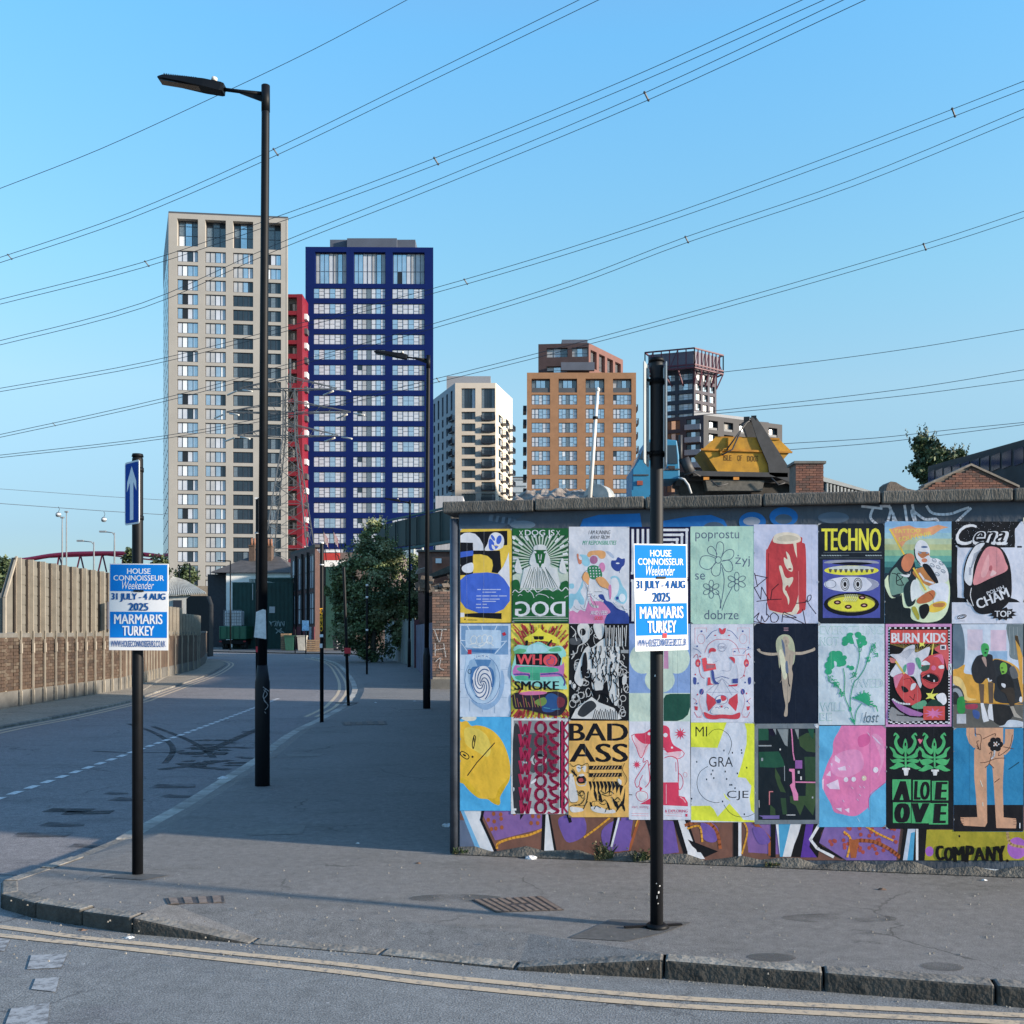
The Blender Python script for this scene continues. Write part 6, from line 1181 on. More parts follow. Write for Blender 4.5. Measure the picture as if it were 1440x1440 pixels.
for q in (((340,1165),(350,1174),(425,1172),(430,1160)), ((400,1060),(406,1064),(452,1063),(455,1059))):
    m = MB(); m.sheet([V(p_.x,p_.y,-.003) for p_ in (gnd(*a) for a in q)]); m.build('concrete_patch', M('concrete_patch', (.15,.145,.135), var=.2, scale=15))['kind'] = 'structure'
# litter: crumpled scraps, each its own
def scrap(px, py, s, label, colr, z=0, flat=.5):
    p = gnd(px, py, z-.005); bm = bmesh.new(); bmesh.ops.create_icosphere(bm, subdivisions=2, radius=s)
    for v in bm.verts: v.co = V(v.co.x*random.uniform(.7,1.3), v.co.y*random.uniform(.5,1.0), abs(v.co.z)*flat*random.uniform(.4,1.2))
    me = bpy.data.meshes.new('litter'); bm.to_mesh(me); bm.free(); me.materials.append(colr); o = bpy.data.objects.new('litter', me); link(o, None, p); o.rotation_euler.z = random.uniform(-.3,.3); tag(o, label, 'litter', 'litter on the pavement')
lw, lb = M('litter_white', (.62,.62,.62), var=.2, scale=30), M('litter_brown', (.13,.08,.055), var=.2, scale=30)
for a in ((747,1207,.048,'crumpled white paper by the wall below the lemon poster',lw), (1228,1224,.06,'white paper bag below the pink blob poster',lw), (857,1207,.035,'small white scrap left of the right-hand pole by the wall',lw), (887,1208,.04,'white and brown scrap beside the right-hand pole by the wall',lb), (1241,1251,.025,'tiny brown scrap in front of the white paper bag',lb),
          (630,1162,.055,'flat white wrapper at the foot of the wall corner',lw), (313,1095,.055,'white scrap lying on the kerb left of the nearest lamp',lw), (503,1186,.015,'tiny white scrap in the middle of the shaded pavement',lw), (528,988,.025,'white speck of paper up the pavement',lw), (583,986,.03,'white paper beside the second lamp',lw), (955,1214,.02,'pale fleck just right of the right-hand pole by the wall',lw),
          (116,1309,.03,'buff scrap in the gutter of the corner kerb',lb,-.1), (182,1320,.03,'white card in the gutter of the corner kerb',lw,-.1), (1384,1238,.02,'pale fleck at the far right below the legs poster',lw), (588,1214,.02,'small dark leaf scrap on the pavement near the wall corner',lb)): scrap(*a)
m = MB(); stones = M('gutter_grit', (.24,.22,.19), var=.4, scale=60)
for _ in range(900):
    x = random.uniform(-400, 1700); yk = 1306+ (x*.066 if x < 480 else 32+(x-480)*.075); yy = yk+random.gauss(0, 6)
    if yy < yk-4: continue
    p = gnd(x, yy, -.1); r = random.uniform(.0015, .005)
    m.hexa([p+V(-r,-r,-.001), p+V(r,-r,-.001), p+V(r,r,-.001), p+V(-r,r,-.001), p+V(-r*.5,-r*.6,r), p+V(r*.7,-r*.5,r*.8), p+V(r*.5,r*.6,r), p+V(-r*.6,r*.5,r*.9)])
for _ in range(260):
    x = random.uniform(0, 1500); yy = random.uniform(1195, 1370); p = gnd(x, yy); r = random.uniform(.0015, .005)
    if p.x < -3.2: continue
    m.hexa([p+V(-r,-r,-.006), p+V(r,-r,-.006), p+V(r,r,-.006), p+V(-r,r,-.006), p+V(-r*.5,-r*.6,r*.5), p+V(r*.7,-r*.5,r*.4), p+V(r*.5,r*.6,r*.5), p+V(-r*.6,r*.5,r*.4)])
m.build('grit', stones)['kind'] = 'stuff'
# weeds at the wall foot
leafm = [M('leaf_a', (.055,.085,.035), var=.25, scale=3, rough=.6), M('leaf_b', (.08,.11,.045), var=.25, scale=3, rough=.6), M('leaf_c', (.035,.055,.028), var=.25, scale=3, rough=.6), M('leaf_dry', (.14,.12,.06), var=.3, scale=3)]
def weed(u, s, label, n=40):
    p = WA+WD*u+WN*.04; m = MB()
    for _ in range(n):
        a = random.uniform(0, 6.28); l = random.uniform(.4, 1)*s; d = V(cos(a)*.45, -abs(sin(a))*.35, 1).normalized(); q = p+V(random.uniform(-.06,.06),0,0); pts = [q, q+d*l*.5, q+d*l+V(cos(a)*.3*l,0,-.1*l)]
        w_ = V(-sin(a), cos(a), 0)*.006; mt = random.choice((0,1,2,3)); m.face([pts[0]-w_, pts[0]+w_, pts[1]+w_*1.4, pts[1]-w_*1.4], mt); m.face([pts[1]-w_*1.4, pts[1]+w_*1.4, pts[2]], mt)
        for k in range(5): c = q+d*l*random.uniform(.3,1); b = V(random.gauss(0,1),random.gauss(0,1),random.gauss(0,1)).normalized()*.014; e = b.cross(V(0,0,1)).normalized()*.008; m.face([c-b, c+e, c+b, c-e], mt)
    tag(m.build('weed', leafm, None, p), label, 'weed', 'weeds at the foot of the wall')
weed(1.12, .16, 'bushy green weed at the wall foot below the tiger poster', 60); weed(1.40, .12, 'yellowing weed at the wall foot just left of the right-hand pole', 30); weed(.02, .06, 'tiny weed at the wall corner', 20); weed(2.35, .05, 'low weed at the wall foot below the dark green pixel poster', 16)
# ---------------------------------------------------------------- left barrier: brick base wall with posts and acoustic panels
brickm = [M('brick_%d' % i, c, rough=.9, var=.2, scale=8) for i, c in enumerate([(.22,.125,.08),(.17,.095,.065),(.27,.17,.115),(.13,.085,.065)])]
mort = M('mortar', (.27,.235,.195), var=.25, scale=5); BR = {}
def bricks(rt, A, B, z0, z1, mats=brickm, bl=.225, bh=.078, limit=300, mw=.012, first='right'):
    """individual bricks on the face A-B; rows from the top down, nearest first; the rest joined as one stuff part"""
    A, d, n, L = face_frame(A, B); rows = int((z1-z0)/bh); cells = []
    for r in range(rows):
        u = -(r % 2)*bl/2
        while u < L-.03:
            a, b = max(0, u), min(L, u+bl)
            if b-a > .05: cells.append((a, b, z1-(r+1)*bh))
            u += bl
    cells.sort(key=lambda c: (A+d*c[0]).y)
    rz = math.atan2(d.y, d.x); rest = MB()
    for i, (a, b, z) in enumerate(cells):
        w_ = round(b-a-mw, 3); o_ = random.uniform(.002, .009); mi_ = random.randrange(len(mats))
        if i < limit:
            k = (w_, mats[mi_].name)
            if k not in BR: m = MB(); m.box((0,-.02,0), (w_,.01,bh-mw)); BR[k] = m.mesh('brick', mats[mi_])
            inst('brick', BR[k], rt, A+d*a-n*(.012-o_)+V(0,0,z), rz)
        else: p = A+d*(a+w_/2)+V(0,0,z+(bh-mw)/2)-n*(.006-o_); rest.obox(p, d*w_/2, n*.012, V(0,0,(bh-mw)/2), mi_)
    if rest.v: rest.build('brickwork', mats, rt)['kind'] = 'stuff'
FP = [(-11.0,12.6),(-11.25,17),(-11.3,23.2),(-11.4,30),(-12.6,36.0),(-13.3,40.5),(-14.2,46),(-16.2,54),(-19.2,64.5)]
t = root('boundary_barrier', (-11.3, 23, 0), 'long brick-based noise barrier with tall buff panels along the left side of the road', 'fence')
conc = M('concrete_plinth', (.115,.11,.10), var=.25, scale=2, bump=.3); bwall = M('stained_brick_wall', (.10,.066,.044), var=.4, scale=1.6, col2=(.05,.034,.024))
for i in range(len(FP)-1):
    a, b = FP[i], FP[i+1]; top = 1.55
    if a[1] > 35: top = 1.55
    m = MB(); m.wallbox(a, b, -.1, .34, .3, side=1); m.build('plinth', conc, t)
    A, d, n, L = face_frame(a, b); q = [A-n*.02, A-n*.02+d*L]; m = MB(); m.wallbox((q[0].x,q[0].y), (q[1].x,q[1].y), .34, top, .24); m.build('brick_wall', bwall, t)
    m = MB(); m.wallbox(a, b, top, top+.10, .3); m.build('wall_cap', conc, t)
bb2 = [M('stained_brick_%d' % i, c, rough=.9, var=.3, scale=5) for i, c in enumerate([(.058,.037,.025),(.050,.031,.021),(.066,.044,.030),(.043,.029,.021),(.082,.063,.046)])]
A0 = V(FP[2][0], FP[2][1]); bricks(t, (-11.26,21.6), FP[2], .36, 1.54, bb2, limit=90); bricks(t, FP[2], FP[3], .36, 1.54, bb2, limit=210)
buff = M('buff_panel', (.125,.118,.102), rough=.75, var=.12, scale=1.0, stretch=(.6,.6,3)); buffp = M('buff_post', (.27,.24,.195), rough=.7, var=.12, scale=3)
def fpos(s):      # point along the fence by distance from the near panel end
    pts = [V(x, y, 0) for x, y in FP[2:]]
    for a, b in zip(pts, pts[1:]):
        L = (b-a).length
        if s <= L: return a+(b-a)*s/L, (b-a).normalized()
        s -= L
    return pts[-1], (pts[-1]-pts[-2]).normalized()
s = .25; k = 0
while s < 26:
    p, d = fpos(s); n = V(d.y, -d.x, 0); tall = s < 13.5; zt = (3.38-.006*s) if tall else (2.62 if s < 19 else 2.4)
    w_ = .62 if tall else .8
    p2, _ = fpos(s+w_)
    if k >= 0:
        m = MB(); A2, B2 = p-n*.10, p2-n*.10; m.wallbox((A2.x,A2.y), (B2.x,B2.y), 1.66, zt, .06); 
        nb = 7 if tall else 0
        for j in range(nb): z = 1.72+j*(zt-1.75)/nb; m.obox((A2+B2)/2+n*.006+V(0,0,z), d*w_*.47, n*.006, V(0,0,(zt-1.75)/nb*.44))
        m.build('acoustic_panel', buff, t)
    m = MB(); q = p-n*.055-d*.05; m.obox(q+V(0,0,(zt+1.68)/2), n*.02, d*.022, V(0,0,(zt-1.68)/2)); m.build('post_shade_strip', M('painted_shade_brown', (.045,.036,.03), var=.2), t)  # dark strip added beside each post, standing in for the shade of its web
    m = MB(); q = p+n*.02; m.obox(q+V(0,0,zt/2+.75), n*.05, d*.012, V(0,0,zt/2-.75)); m.obox(q-n*.07+V(0,0,(zt+1.6)/2), n*.015, d*.045, V(0,0,(zt-1.6)/2))
    if tall or k % 2 == 0: m.obox(q+n*.04+V(0,0,.85), n*.02, d*.012, V(0,0,.85)); m.obox(q+n*.05+V(0,0,1.30), n*.02, d*.03, V(0,0,.11)); m.obox(q+n*.05+V(0,0,.26), n*.02, d*.025, V(0,0,.06)); m.obox(q+n*.05+V(0,0,.14), n*.025, d*.02, V(0,0,.14))
    m.build('panel_post', buffp, t); s += w_; k += 1
p, d = fpos(.25); n = V(d.y,-d.x,0); e = p-V(.0,.55,0); m = MB(); m.prism([p-n*.1+V(0,0,1.66), p-n*.1+V(0,0,3.38), e-n*.1+V(0,0,2.45), e-n*.1+V(0,0,1.66)], -n*.05); m.build('end_panel', buff, t)
m = MB(); m.bar(p-n*.04+V(0,0,3.4), e-n*.04+V(0,0,2.45), .05); m.bar(e-n*.04+V(0,0,2.45), e-n*.04+V(0,0,.2), .06); m.build('end_rail', buffp, t)
m = MB(); m.wallbox((-11.35,12.7), (-11.4,22.4), 1.66, 2.40, .06); m.build('grey_panel', M('barrier_grey', (.12,.105,.09), var=.15, scale=2), t)
m = MB(); m.box((p.x+.12,p.y+4.8,1.75), (p.x+.15,p.y+4.98,2.5)); m.build('plate', M('plate_dark', (.06,.06,.075), var=.1), t)
# brick pier beyond the wall, with its rubble top
pierA, pierB = (PX(608,30), 30), (PX(638,30), 30)
t = root('brick_pier', (pierA[0]+.3, 30, 0), 'crumbling brick pier with white scrawl beyond the end of the poster wall', 'pier')
m = MB(); m.box((pierA[0]+.01, 30.02, -.05), (pierB[0]+2.5, 30.6, 2.9)); m.build('core', mort, t)
bricks(t, pierA, pierB, .30, 2.86, [M('pier_brick_%d' % i, c, rough=.9, var=.2, scale=8) for i, c in enumerate([(.17,.10,.075),(.13,.085,.07),(.20,.12,.09),(.10,.075,.065)])], limit=150)
m = MB(); m.box((pierA[0]-.04, 29.95, -.05), (pierB[0]+.1, 30.0, .28)); m.build('plinth', conc, t)
strokes(lambda x, y, o: V(PX(x, 29.97), 29.97-o, PZ(y, 29.97)), 0, 0, 1, '9098a0', 1.1, t, (611,885,618,903,622,885), (609,885,628,885), (612,905,612,922), (613,914,624,912), (624,905,627,924), (613,930,620,925,618,938,624,942), off=.005)
m = MB(); rub = M('rubble', (.10,.08,.065), var=.4, scale=8, bump=.6, bscale=20)
random.seed(5)
for _ in range(60): c = V(random.uniform(PX(590,30.3), PX(640,30.3)), random.uniform(30.05,30.6), 2.85+abs(random.gauss(0,.18))); r = random.uniform(.05,.16); m.obox(c, V(r, random.uniform(-.4,.4)*r, random.uniform(-.3,.3)*r), V(random.uniform(-.4,.4)*r, r*.8, random.uniform(-.3,.3)*r), V(random.uniform(-.3,.3)*r, 0, r*.55))
m.build('rubble_top', rub, t)
# hoardings and board fence further on
t = root('hoarding', (PX(598,36), 36, 0), 'blue and mauve painted hoarding beyond the brick pier', 'hoarding'); m = MB(); m.wallbox((PX(585,47),47), (PX(609,31),31), -.05, 1.95, .1); m.build('panel', M('hoarding_paint', (.13,.14,.22), var=.6, scale=1.2, col2=(.07,.05,.08)), t)
m = MB(); m.box((PX(586,47)-.1,46.8,-.05), (PX(586,47)+.12,47,2.2)); m.build('post', M('maroon_post', (.10,.03,.04)), t); m = MB(); a, b = V(PX(596,40),39.9,0), V(PX(599,37.5),37.4,0); m.wallbox((a.x-.03,a.y), (b.x-.03,b.y), .3, 1.9, .02); m.build('blue_patch', M('patch_blue', (.12,.32,.50), var=.2), t)
t = root('board_fence', (PX(560,52), 52, 0), 'weathered grey board fence under the street tree', 'fence'); fg = [M('fence_board_%d' % i, c, var=.2, scale=3, stretch=(1,1,.3)) for i, c in enumerate([(.22,.23,.24),(.28,.30,.31),(.16,.18,.19),(.24,.25,.23)])]
a, b = V(PX(541,64),64,0), V(PX(586,48),48,0); NBd = 26
for i in range(NBd):
    p, q = a.lerp(b, i/NBd), a.lerp(b, (i+.9)/NBd); m = MB(); m.wallbox((p.x,p.y), (q.x,q.y), -.05, 2.25+random.uniform(-.12,.1)+.0*i, .04); m.build('board', fg[random.randrange(4)], t, p)
# ---------------------------------------------------------------- trees
bark = M('bark', (.06,.05,.042), var=.3, scale=4, bump=.4)
def tree(name, base, trunk, blobs, n, leaf, label, group=None, mats=leafm[:3], droop=0.0, limbs=7, seed=1, sticks=0):
    rnd = random.Random(seed); t = root(name, base, label, 'tree', group); m = MB(); m.tube([V(*base)+V(0,0,-.1)]+[V(*base)+V(*q[:3]) for q in trunk], [trunk[0][3]*1.3]+[q[3] for q in trunk], 8)
    top = V(*base)+V(*trunk[-1][:3])
    for i in range(limbs):
        c, r = blobs[i % len(blobs)]; e = V(*base)+V(*c)+V(rnd.uniform(-.5,.5)*r[0], rnd.uniform(-.5,.5)*r[1], rnd.uniform(-.3,.6)*r[2]); s_ = (V(*base)+V(0,0,.3)).lerp(top, rnd.uniform(.5,1)); mid = s_.lerp(e,.5)+V(rnd.uniform(-.2,.2),0,rnd.uniform(0,.3)); m.tube([s_, mid, e], [trunk[-1][3]*.7, trunk[-1][3]*.4, .012], 5)
    m.build('trunk', bark, t); f = MB()
    clumps = []
    for c, r in blobs:
        k = max(6, int(14*(r[0]*r[2])**.5/1.2))
        for _ in range(k):
            d = V(rnd.gauss(0,1), rnd.gauss(0,1), rnd.gauss(0,1)).normalized()*rnd.uniform(.35,1.08); clumps.append((V(*base)+V(*c)+V(d.x*r[0], d.y*r[1], d.z*r[2]), rnd.uniform(.16,.38)*min(r), rnd.randrange(len(mats))))
    for _ in range(n):
        c, r, mt = clumps[rnd.randrange(len(clumps))]; p = c+V(rnd.gauss(0,1), rnd.gauss(0,1), rnd.gauss(0,.8))*r*.75
        d = V(rnd.gauss(0,1), rnd.gauss(0,1), rnd.gauss(0,.7)-droop).normalized(); s_ = leaf*rnd.uniform(.6,1.4); e = d.cross(V(rnd.gauss(0,1), rnd.gauss(0,1), rnd.gauss(0,1))).normalized()*s_*.32
        f.face([p-d*s_*.5, p+e, p+d*s_*.5, p-e], mt if rnd.random() < .75 else rnd.randrange(len(mats)))
    for _ in range(sticks):    # upright sprays that break the outline
        c, r = blobs[rnd.randrange(len(blobs))]; a = rnd.uniform(0, pi); p = V(*base)+V(*c)+V(cos(a)*r[0]*.95, rnd.uniform(-.5,.5)*r[1], sin(a)*r[2]*.9); d = V(cos(a)*.5+rnd.uniform(-.3,.3), 0, 1).normalized(); l = rnd.uniform(.3,.7)*leaf*7
        for j in range(16): q = p+d*l*j/16+V(rnd.gauss(0,.05), rnd.gauss(0,.05), 0)*leaf*4; s_ = leaf*(1.1-j/20); dd_ = V(rnd.gauss(0,.6), rnd.gauss(0,.4), 1).normalized(); e = dd_.cross(V(rnd.gauss(0,1), 1, 0)).normalized()*s_*.3; f.face([q-dd_*s_*.5, q+e, q+dd_*s_*.5, q-e], mt if j % 3 else rnd.randrange(len(mats)))
    f.build('crown', mats, t, fix=False); return t
Yt = 55; B0 = (PX(525,Yt), Yt, 0)
def bl(px, py, rx, ry, Y, b): return ((PX(px,Y)-b[0], 0, PZ(py,Y)-b[2]), (rx*Y/F, min(rx,ry)*Y/F*.9, ry*Y/F))
tree('street_tree', B0, [(0,0,1.0,.14),(.1,0,2.2,.11),(.1,0,3.6,.07)], [bl(*a, Yt, B0) for a in ((520,780,40,34),(502,815,36,40),(550,820,42,42),(530,850,54,38),(492,865,26,40),(510,895,36,32),(575,855,28,34),(545,880,40,30),(528,755,16,22),(478,815,14,20),(580,815,16,26),(590,845,12,24),(470,840,12,22))], 60000, .16, 'dense dark green street tree with upright sprays, over the far pavement', seed=3, sticks=130, limbs=16,
     mats=[M('tree_leaf_a', (.11,.155,.06), var=.25, scale=2), M('tree_leaf_b', (.17,.215,.09), var=.25, scale=2), M('tree_leaf_c', (.055,.085,.04), var=.25, scale=2), M('tree_leaf_d', (.24,.26,.14), var=.25, scale=2)])
Yt = 62; B0 = (PX(1305,Yt), Yt, 0)
tree('garden_tree', B0, [(0,0,3,.22),(.2,0,7,.16),(.1,0,10,.09)], [bl(*a, Yt, B0) for a in ((1303,640,22,24),(1294,628,14,12),(1306,668,18,26),(1326,648,17,16),(1345,648,14,13),(1355,662,14,12),(1330,668,26,18),(1312,655,24,24))], 30000, .28, 'drooping green tree above the wall behind the brick gable, at right', seed=8, droop=.9, sticks=26)
for i, (px, py, rx, ry, Y_, lb_) in enumerate(((6,800,20,16,150,'dark tree at the far left edge above the blue-green shed'), (185,782,12,16,170,'dark tree behind the left sign post under the red bridge'), (222,796,16,14,180,'dark trees between the left sign post and the beige tower'), (262,806,16,13,175,'small dark tree at the foot of the beige tower'))):
    B0 = (PX(px,Y_), Y_, 0); tree('distant_tree', B0, [(0,0,2,.2),(0,0,5,.15)], [bl(px, py, rx, ry, Y_, B0), bl(px+rx*.5, py+6, rx*.6, ry*.7, Y_, B0), bl(px-rx*.4, py+8, rx*.6, ry*.7, Y_, B0), bl(px, py+26, rx, 18, Y_, B0)], 2600, .55, lb_, 'distant trees beyond the barrier', seed=20+i, limbs=4)
# ---------------------------------------------------------------- far end of the street
def prof(rt, name, mat, pts, Y, dep):      # a profile in photo pixels at distance Y, extruded away
    m = MB(); m.prism([at(x, y, Y) for x, y in pts], V(0,dep,0)); return m.build(name, mat, rt)
t = root('corner_house', (PX(355,104), 104, 0), 'old hipped-roof house with white upper wall and two chimneys, beyond the green shed', 'house')
rf = M('slate_roof', (.065,.058,.055), var=.25, scale=1.5); wrd = M('white_render', (.78,.77,.74), var=.08, scale=1)
Y = 104; z0, z1, zr_ = -.1, PZ(804,Y), PZ(776.5,Y-1); x0, x1 = PX(318,Y), PX(412,Y)
m = MB(); m.box((x0, Y, z0), (x1, Y+11, z1)); m.build('wall', wrd, t); m = MB(); m.box((PX(300,Y+3), Y+1, z0), (x0-.01, Y+10, z1-.2)); m.build('side_wall', M('black_render', (.03,.032,.04), var=.2), t)
m = MB(); e0, e1, e2, e3 = V(PX(296,Y),Y-.4,z1-.1), V(x1+.5,Y-.4,z1-.1), V(x1+.5,Y+11.4,z1-.1), V(PX(296,Y),Y+11.4,z1-.1); r0, r1 = V(PX(352,Y+5),Y+5,zr_), V(PX(392,Y+5),Y+5,zr_)
for f in ([e0,e1,r1,r0],[e1,e2,r1],[e2,e3,r0,r1],[e3,e0,r0],[e3,e2,e1,e0]): m.face(f)
m.build('roof', rf, t)
for px, yt, yb in ((356,767,790), (379.5,768,803)):
    m = MB(); m.box((PX(px-4,Y+4), Y+3.4, PZ(yb,Y+4)), (PX(px+4,Y+4), Y+4.4, PZ(yt,Y+4))); m.box((PX(px-4.6,Y+4), Y+3.3, PZ(yt+1.5,Y+4)), (PX(px+4.6,Y+4), Y+4.5, PZ(yt,Y+4))); o = m.build('chimney', M('chimney_brick', (.08,.052,.038), var=.2, scale=3), t)
    for dx in (-2, 2): m = MB(); p = at(px+dx, yt, Y+4); m.cyl(p, p+V(0,0,.75), .15, .12, 8); m.build('chimney_pot', M('terracotta', (.22,.10,.06), var=.1), o)
t = root('green_shed', (PX(370,96), 96, 0), 'large dark green corrugated shed at the end of the street', 'shed'); gsh = M('green_corrugated', (.012,.058,.052), rough=.6, var=.2, scale=.8)
Y = 95.5; m = MB(); xa, xb = PX(327,Y), PX(412,Y); zt = PZ(814,Y); za_ = PZ(818.5,Y); nC = 46
for i in range(nC):
    u0, u1 = xa+(xb-xa)*i/nC, xa+(xb-xa)*(i+.55)/nC; zz = za_ if i < nC*.28 else zt
    m.box((u0, Y-.06, -.1), (u1, Y+.02, zz))
m.box((xa, Y+.03, -.1), (xb, Y+8, za_-.05)); m.build('corrugated_wall', gsh, t); m = MB(); m.box((xa+2.2, Y-.1, zt), (xb, Y+8.2, zt+.12)); m.build('roof_edge', M('shed_trim', (.03,.08,.07), var=.1), t)
m = MB(); m.box((PX(379,Y), Y-.12, PZ(862,Y)), (PX(387,Y), Y-.07, PZ(853,Y))); m.build('notice', M('notice_grey', (.40,.42,.44), var=.1), t)
strokes(lambda x, y, o: V(PX(x, Y-.14), Y-.14-o, PZ(y, Y)), 280, 680, 5.54, '8fa8b0', 7, t, (550,1075,565,1110,560,1080), (570,1080,600,1075,590,1110), (605,1110,618,1070,628,1110), (632,1110,640,1075,660,1110,662,1075), (595,1130,640,1165), (640,1130,600,1165), (620,1140,660,1160))
m = MB(); m.box((PX(355.2,Y), Y-.12, PZ(844,Y)), (PX(356.2,Y), Y-.07, PZ(821,Y))); m.build('pipe', M('pipe_pale', (.4,.42,.42)), t)
# shopfront receding to the right
t = root('shop_terrace', (PX(425,90), 90, 0), 'dark brick terrace with tall pale windows beyond the lamp posts', 'building'); dbr = M('dark_brick', (.075,.035,.032), var=.3, scale=2)
A, B = (PX(408.5,97), 97), (PX(443,88), 88); A3, d, n, L = face_frame(A, B); zt = 1.72+114*90/1440
hl = [(L*a, L*b, za, zb2, 'sh') for a, b in ((.08,.24),(.34,.50),(.62,.74),(.80,.96)) for za, zb2 in ((5.3,8.3),(2.2,5.0))]
mb = MB(); facade(mb, A, B, -.1, zt, hl, 0, .06); facade(mb, B, (-18.1, 97), -.1, zt, [], 1); mb.sheet([V(*p, zt) for p in (A, B, (-18.1, 97), (A[0]+.2, A[1]+3))]); mb.build('wall', [dbr, M('red_brick_end', (.075,.038,.03), var=.3, scale=2)], t); windows(t, A, B, hl, .06, .3)
m = MB(); m.wallbox(A, B, zt, zt+.25, .6, side=1); m.build('parapet', M('parapet_dark', (.03,.028,.03)), t)
m = MB()
for u in (.29,.55,.77): p = A3+d*L*u+n*.12; m.bar(p+V(0,0,0), p+V(0,0,zt-.3), .16)
m.build('downpipe', black, t); m = MB(); m.wallbox(A, B, -.05, 2.0, -.08, side=1); m.build('shutter', M('shutter_maroon', (.11,.02,.03), var=.3, scale=1), t)
for u, c in ((.72,(.40,.42,.44)),(.88,(.30,.33,.36))): m = MB(); p = A3+d*L*u+n*.12; m.obox(p+V(0,0,1.0), d*.35, n*.03, V(0,0,1.0)); m.build('door', M('door_grey_%d' % int(u*100), c, var=.2), t)
# corner with red and white fascia
Y = 99; t = root('shop_unit', (PX(465,Y), Y, 0), 'low shop with red and white fascia half hidden by the street tree', 'shop')
m = MB(); m.box((PX(444,Y), Y, -.1), (PX(560,Y), Y+8, PZ(777,Y))); m.build('wall', M('shop_wall', (.13,.10,.09), var=.2), t)
m = MB(); m.box((PX(455,Y), Y-.2, PZ(788,Y)), (PX(478,Y), Y-.02, PZ(778,Y))); m.build('fascia', M('fascia_red', (.42,.035,.03), var=.1), t)
m = MB(); m.box((PX(457,Y), Y-.25, PZ(797,Y)), (PX(486,Y), Y-.02, PZ(788.3,Y))); m.box((PX(457,Y), Y-.25, PZ(776.5,Y)), (PX(478,Y), Y-.02, PZ(774.5,Y))); m.build('white_band', wrd, t)
m = MB(); m.box((PX(459,Y), Y-.3, -.05), (PX(500,Y), Y-.02, PZ(798,Y))); m.build('green_shutter', gsh, t)
for px in (456, 470):
    Yf = 93; p = V(PX(px+3,Yf), Yf, 0); f = root('flag', p, 'faded striped flag on a slanted pole, %s of the two above the shop' % ('left' if px == 456 else 'right'), 'flag', 'striped flags above the shop'); m = MB(); m.bar(p+V(0,0,PZ(790,Yf)), at(px-2, 742, Yf), .06); m.build('flag_pole', black, f)
    m = MB()
    for k in range(7):
        x, y = px-2+k*1.0, 746+k*1.6; a, b = at(x, y, Yf), at(x+1.0, y+1.6, Yf); m.face([a, b, b+V(.1,.08*(k % 2),-.95), a+V(.1,.08*((k+1) % 2),-.95)], k % 2)
    m.build('cloth', [M('flag_red', (.38,.09,.10), var=.1), M('flag_white', (.55,.5,.5), var=.1)], f)
# parked flatbed with a water tank, boards, pallets
Y = 93; t = root('parked_truck', (PX(326,Y), Y, 0), 'green tipper truck parked nose away at the end of the street', 'truck')
m = MB(); m.box((PX(308,Y), Y, PZ(899,Y)), (PX(346,Y), Y+4.2, PZ(880.5,Y))); o = m.build('body', M('truck_green', (.012,.11,.06), rough=.4, var=.15, scale=1), t); bevel(o, .05)
m = MB(); 
for k in range(5): x = PX(309+k*9,Y); m.box((x, Y-.05, PZ(898.5,Y)), (x+.1, Y-.005, PZ(881,Y)))
m.build('tailgate_rib', M('truck_green_dark', (.01,.075,.045)), t)
m = MB(); m.box((PX(311,Y), Y+.2, .45), (PX(343,Y), Y+6.2, .8)); m.build('chassis', black, t); m = MB(); m.box((PX(309,Y), Y+4.3, .6), (PX(345,Y), Y+6.2, 2.3)); m.build('cab', M('cab_dark', (.03,.05,.05)), t)
for px in (312, 316, 338, 342):
    p = V(PX(px,Y), Y+.9, .33); m = MB(); m.cyl(p+V(-.11,0,0), p+V(.11,0,0), .42, n=14); m.build('wheel', M('tyre', (.015,.015,.016), var=.2), t)
for px in (310, 344): m = MB(); p = at(px, 902, Y-.02); m.box((p.x-.12,p.y-.05,p.z-.06), (p.x+.12,p.y,p.z+.06)); m.build('tail_light', M('tail_red', (.25,.02,.02)), t)
t = root('water_tank', (PX(326,Y), Y+1, PZ(880,Y)), 'white caged water tank standing on the green truck', 'tank'); zb = PZ(879.8,Y); x0, x1 = PX(314,Y), PX(339,Y); m = MB(); m.box((x0+.05, Y+.25, zb), (x1-.05, Y+1.3, PZ(859,Y))); o = m.build('tank', M('ibc_white', (.50,.53,.56), rough=.4, var=.08), t); bevel(o, .06)
m = MB()
for k in range(8): x = x0+(x1-x0)*k/7; m.bar(V(x,Y+.2,zb), V(x,Y+.2,PZ(858,Y)), .035)
for k in range(6): z = zb+(PZ(858,Y)-zb)*k/5; m.bar(V(x0,Y+.2,z), V(x1,Y+.2,z), .035)
m.build('cage', M('cage_grey', (.25,.27,.29), metal=.3), t)
wood = M('pallet_wood', (.24,.16,.095), var=.25, scale=6)
def pallets(px, py, n, w_, label):
    p = gnd(px, py); t = root('pallet_stack', p, label, 'pallets')
    for k in range(n):
        z = .02+k*.16; m = MB()
        for j in range(3): m.box((p.x-w_/2, p.y+.35*j, z), (p.x+w_/2, p.y+.35*j+.1, z+.1))
        for j in range(6): m.box((p.x-w_/2, p.y+.16*j, z+.101), (p.x+w_/2, p.y+.16*j+.1, z+.122))
        m.build('pallet', wood, t)
pallets(401, 914.5, 9, .75, 'stack of brown pallets against the green shed'); pallets(441, 916.5, 6, 1.1, 'low stack of boards at the foot of the brick terrace')
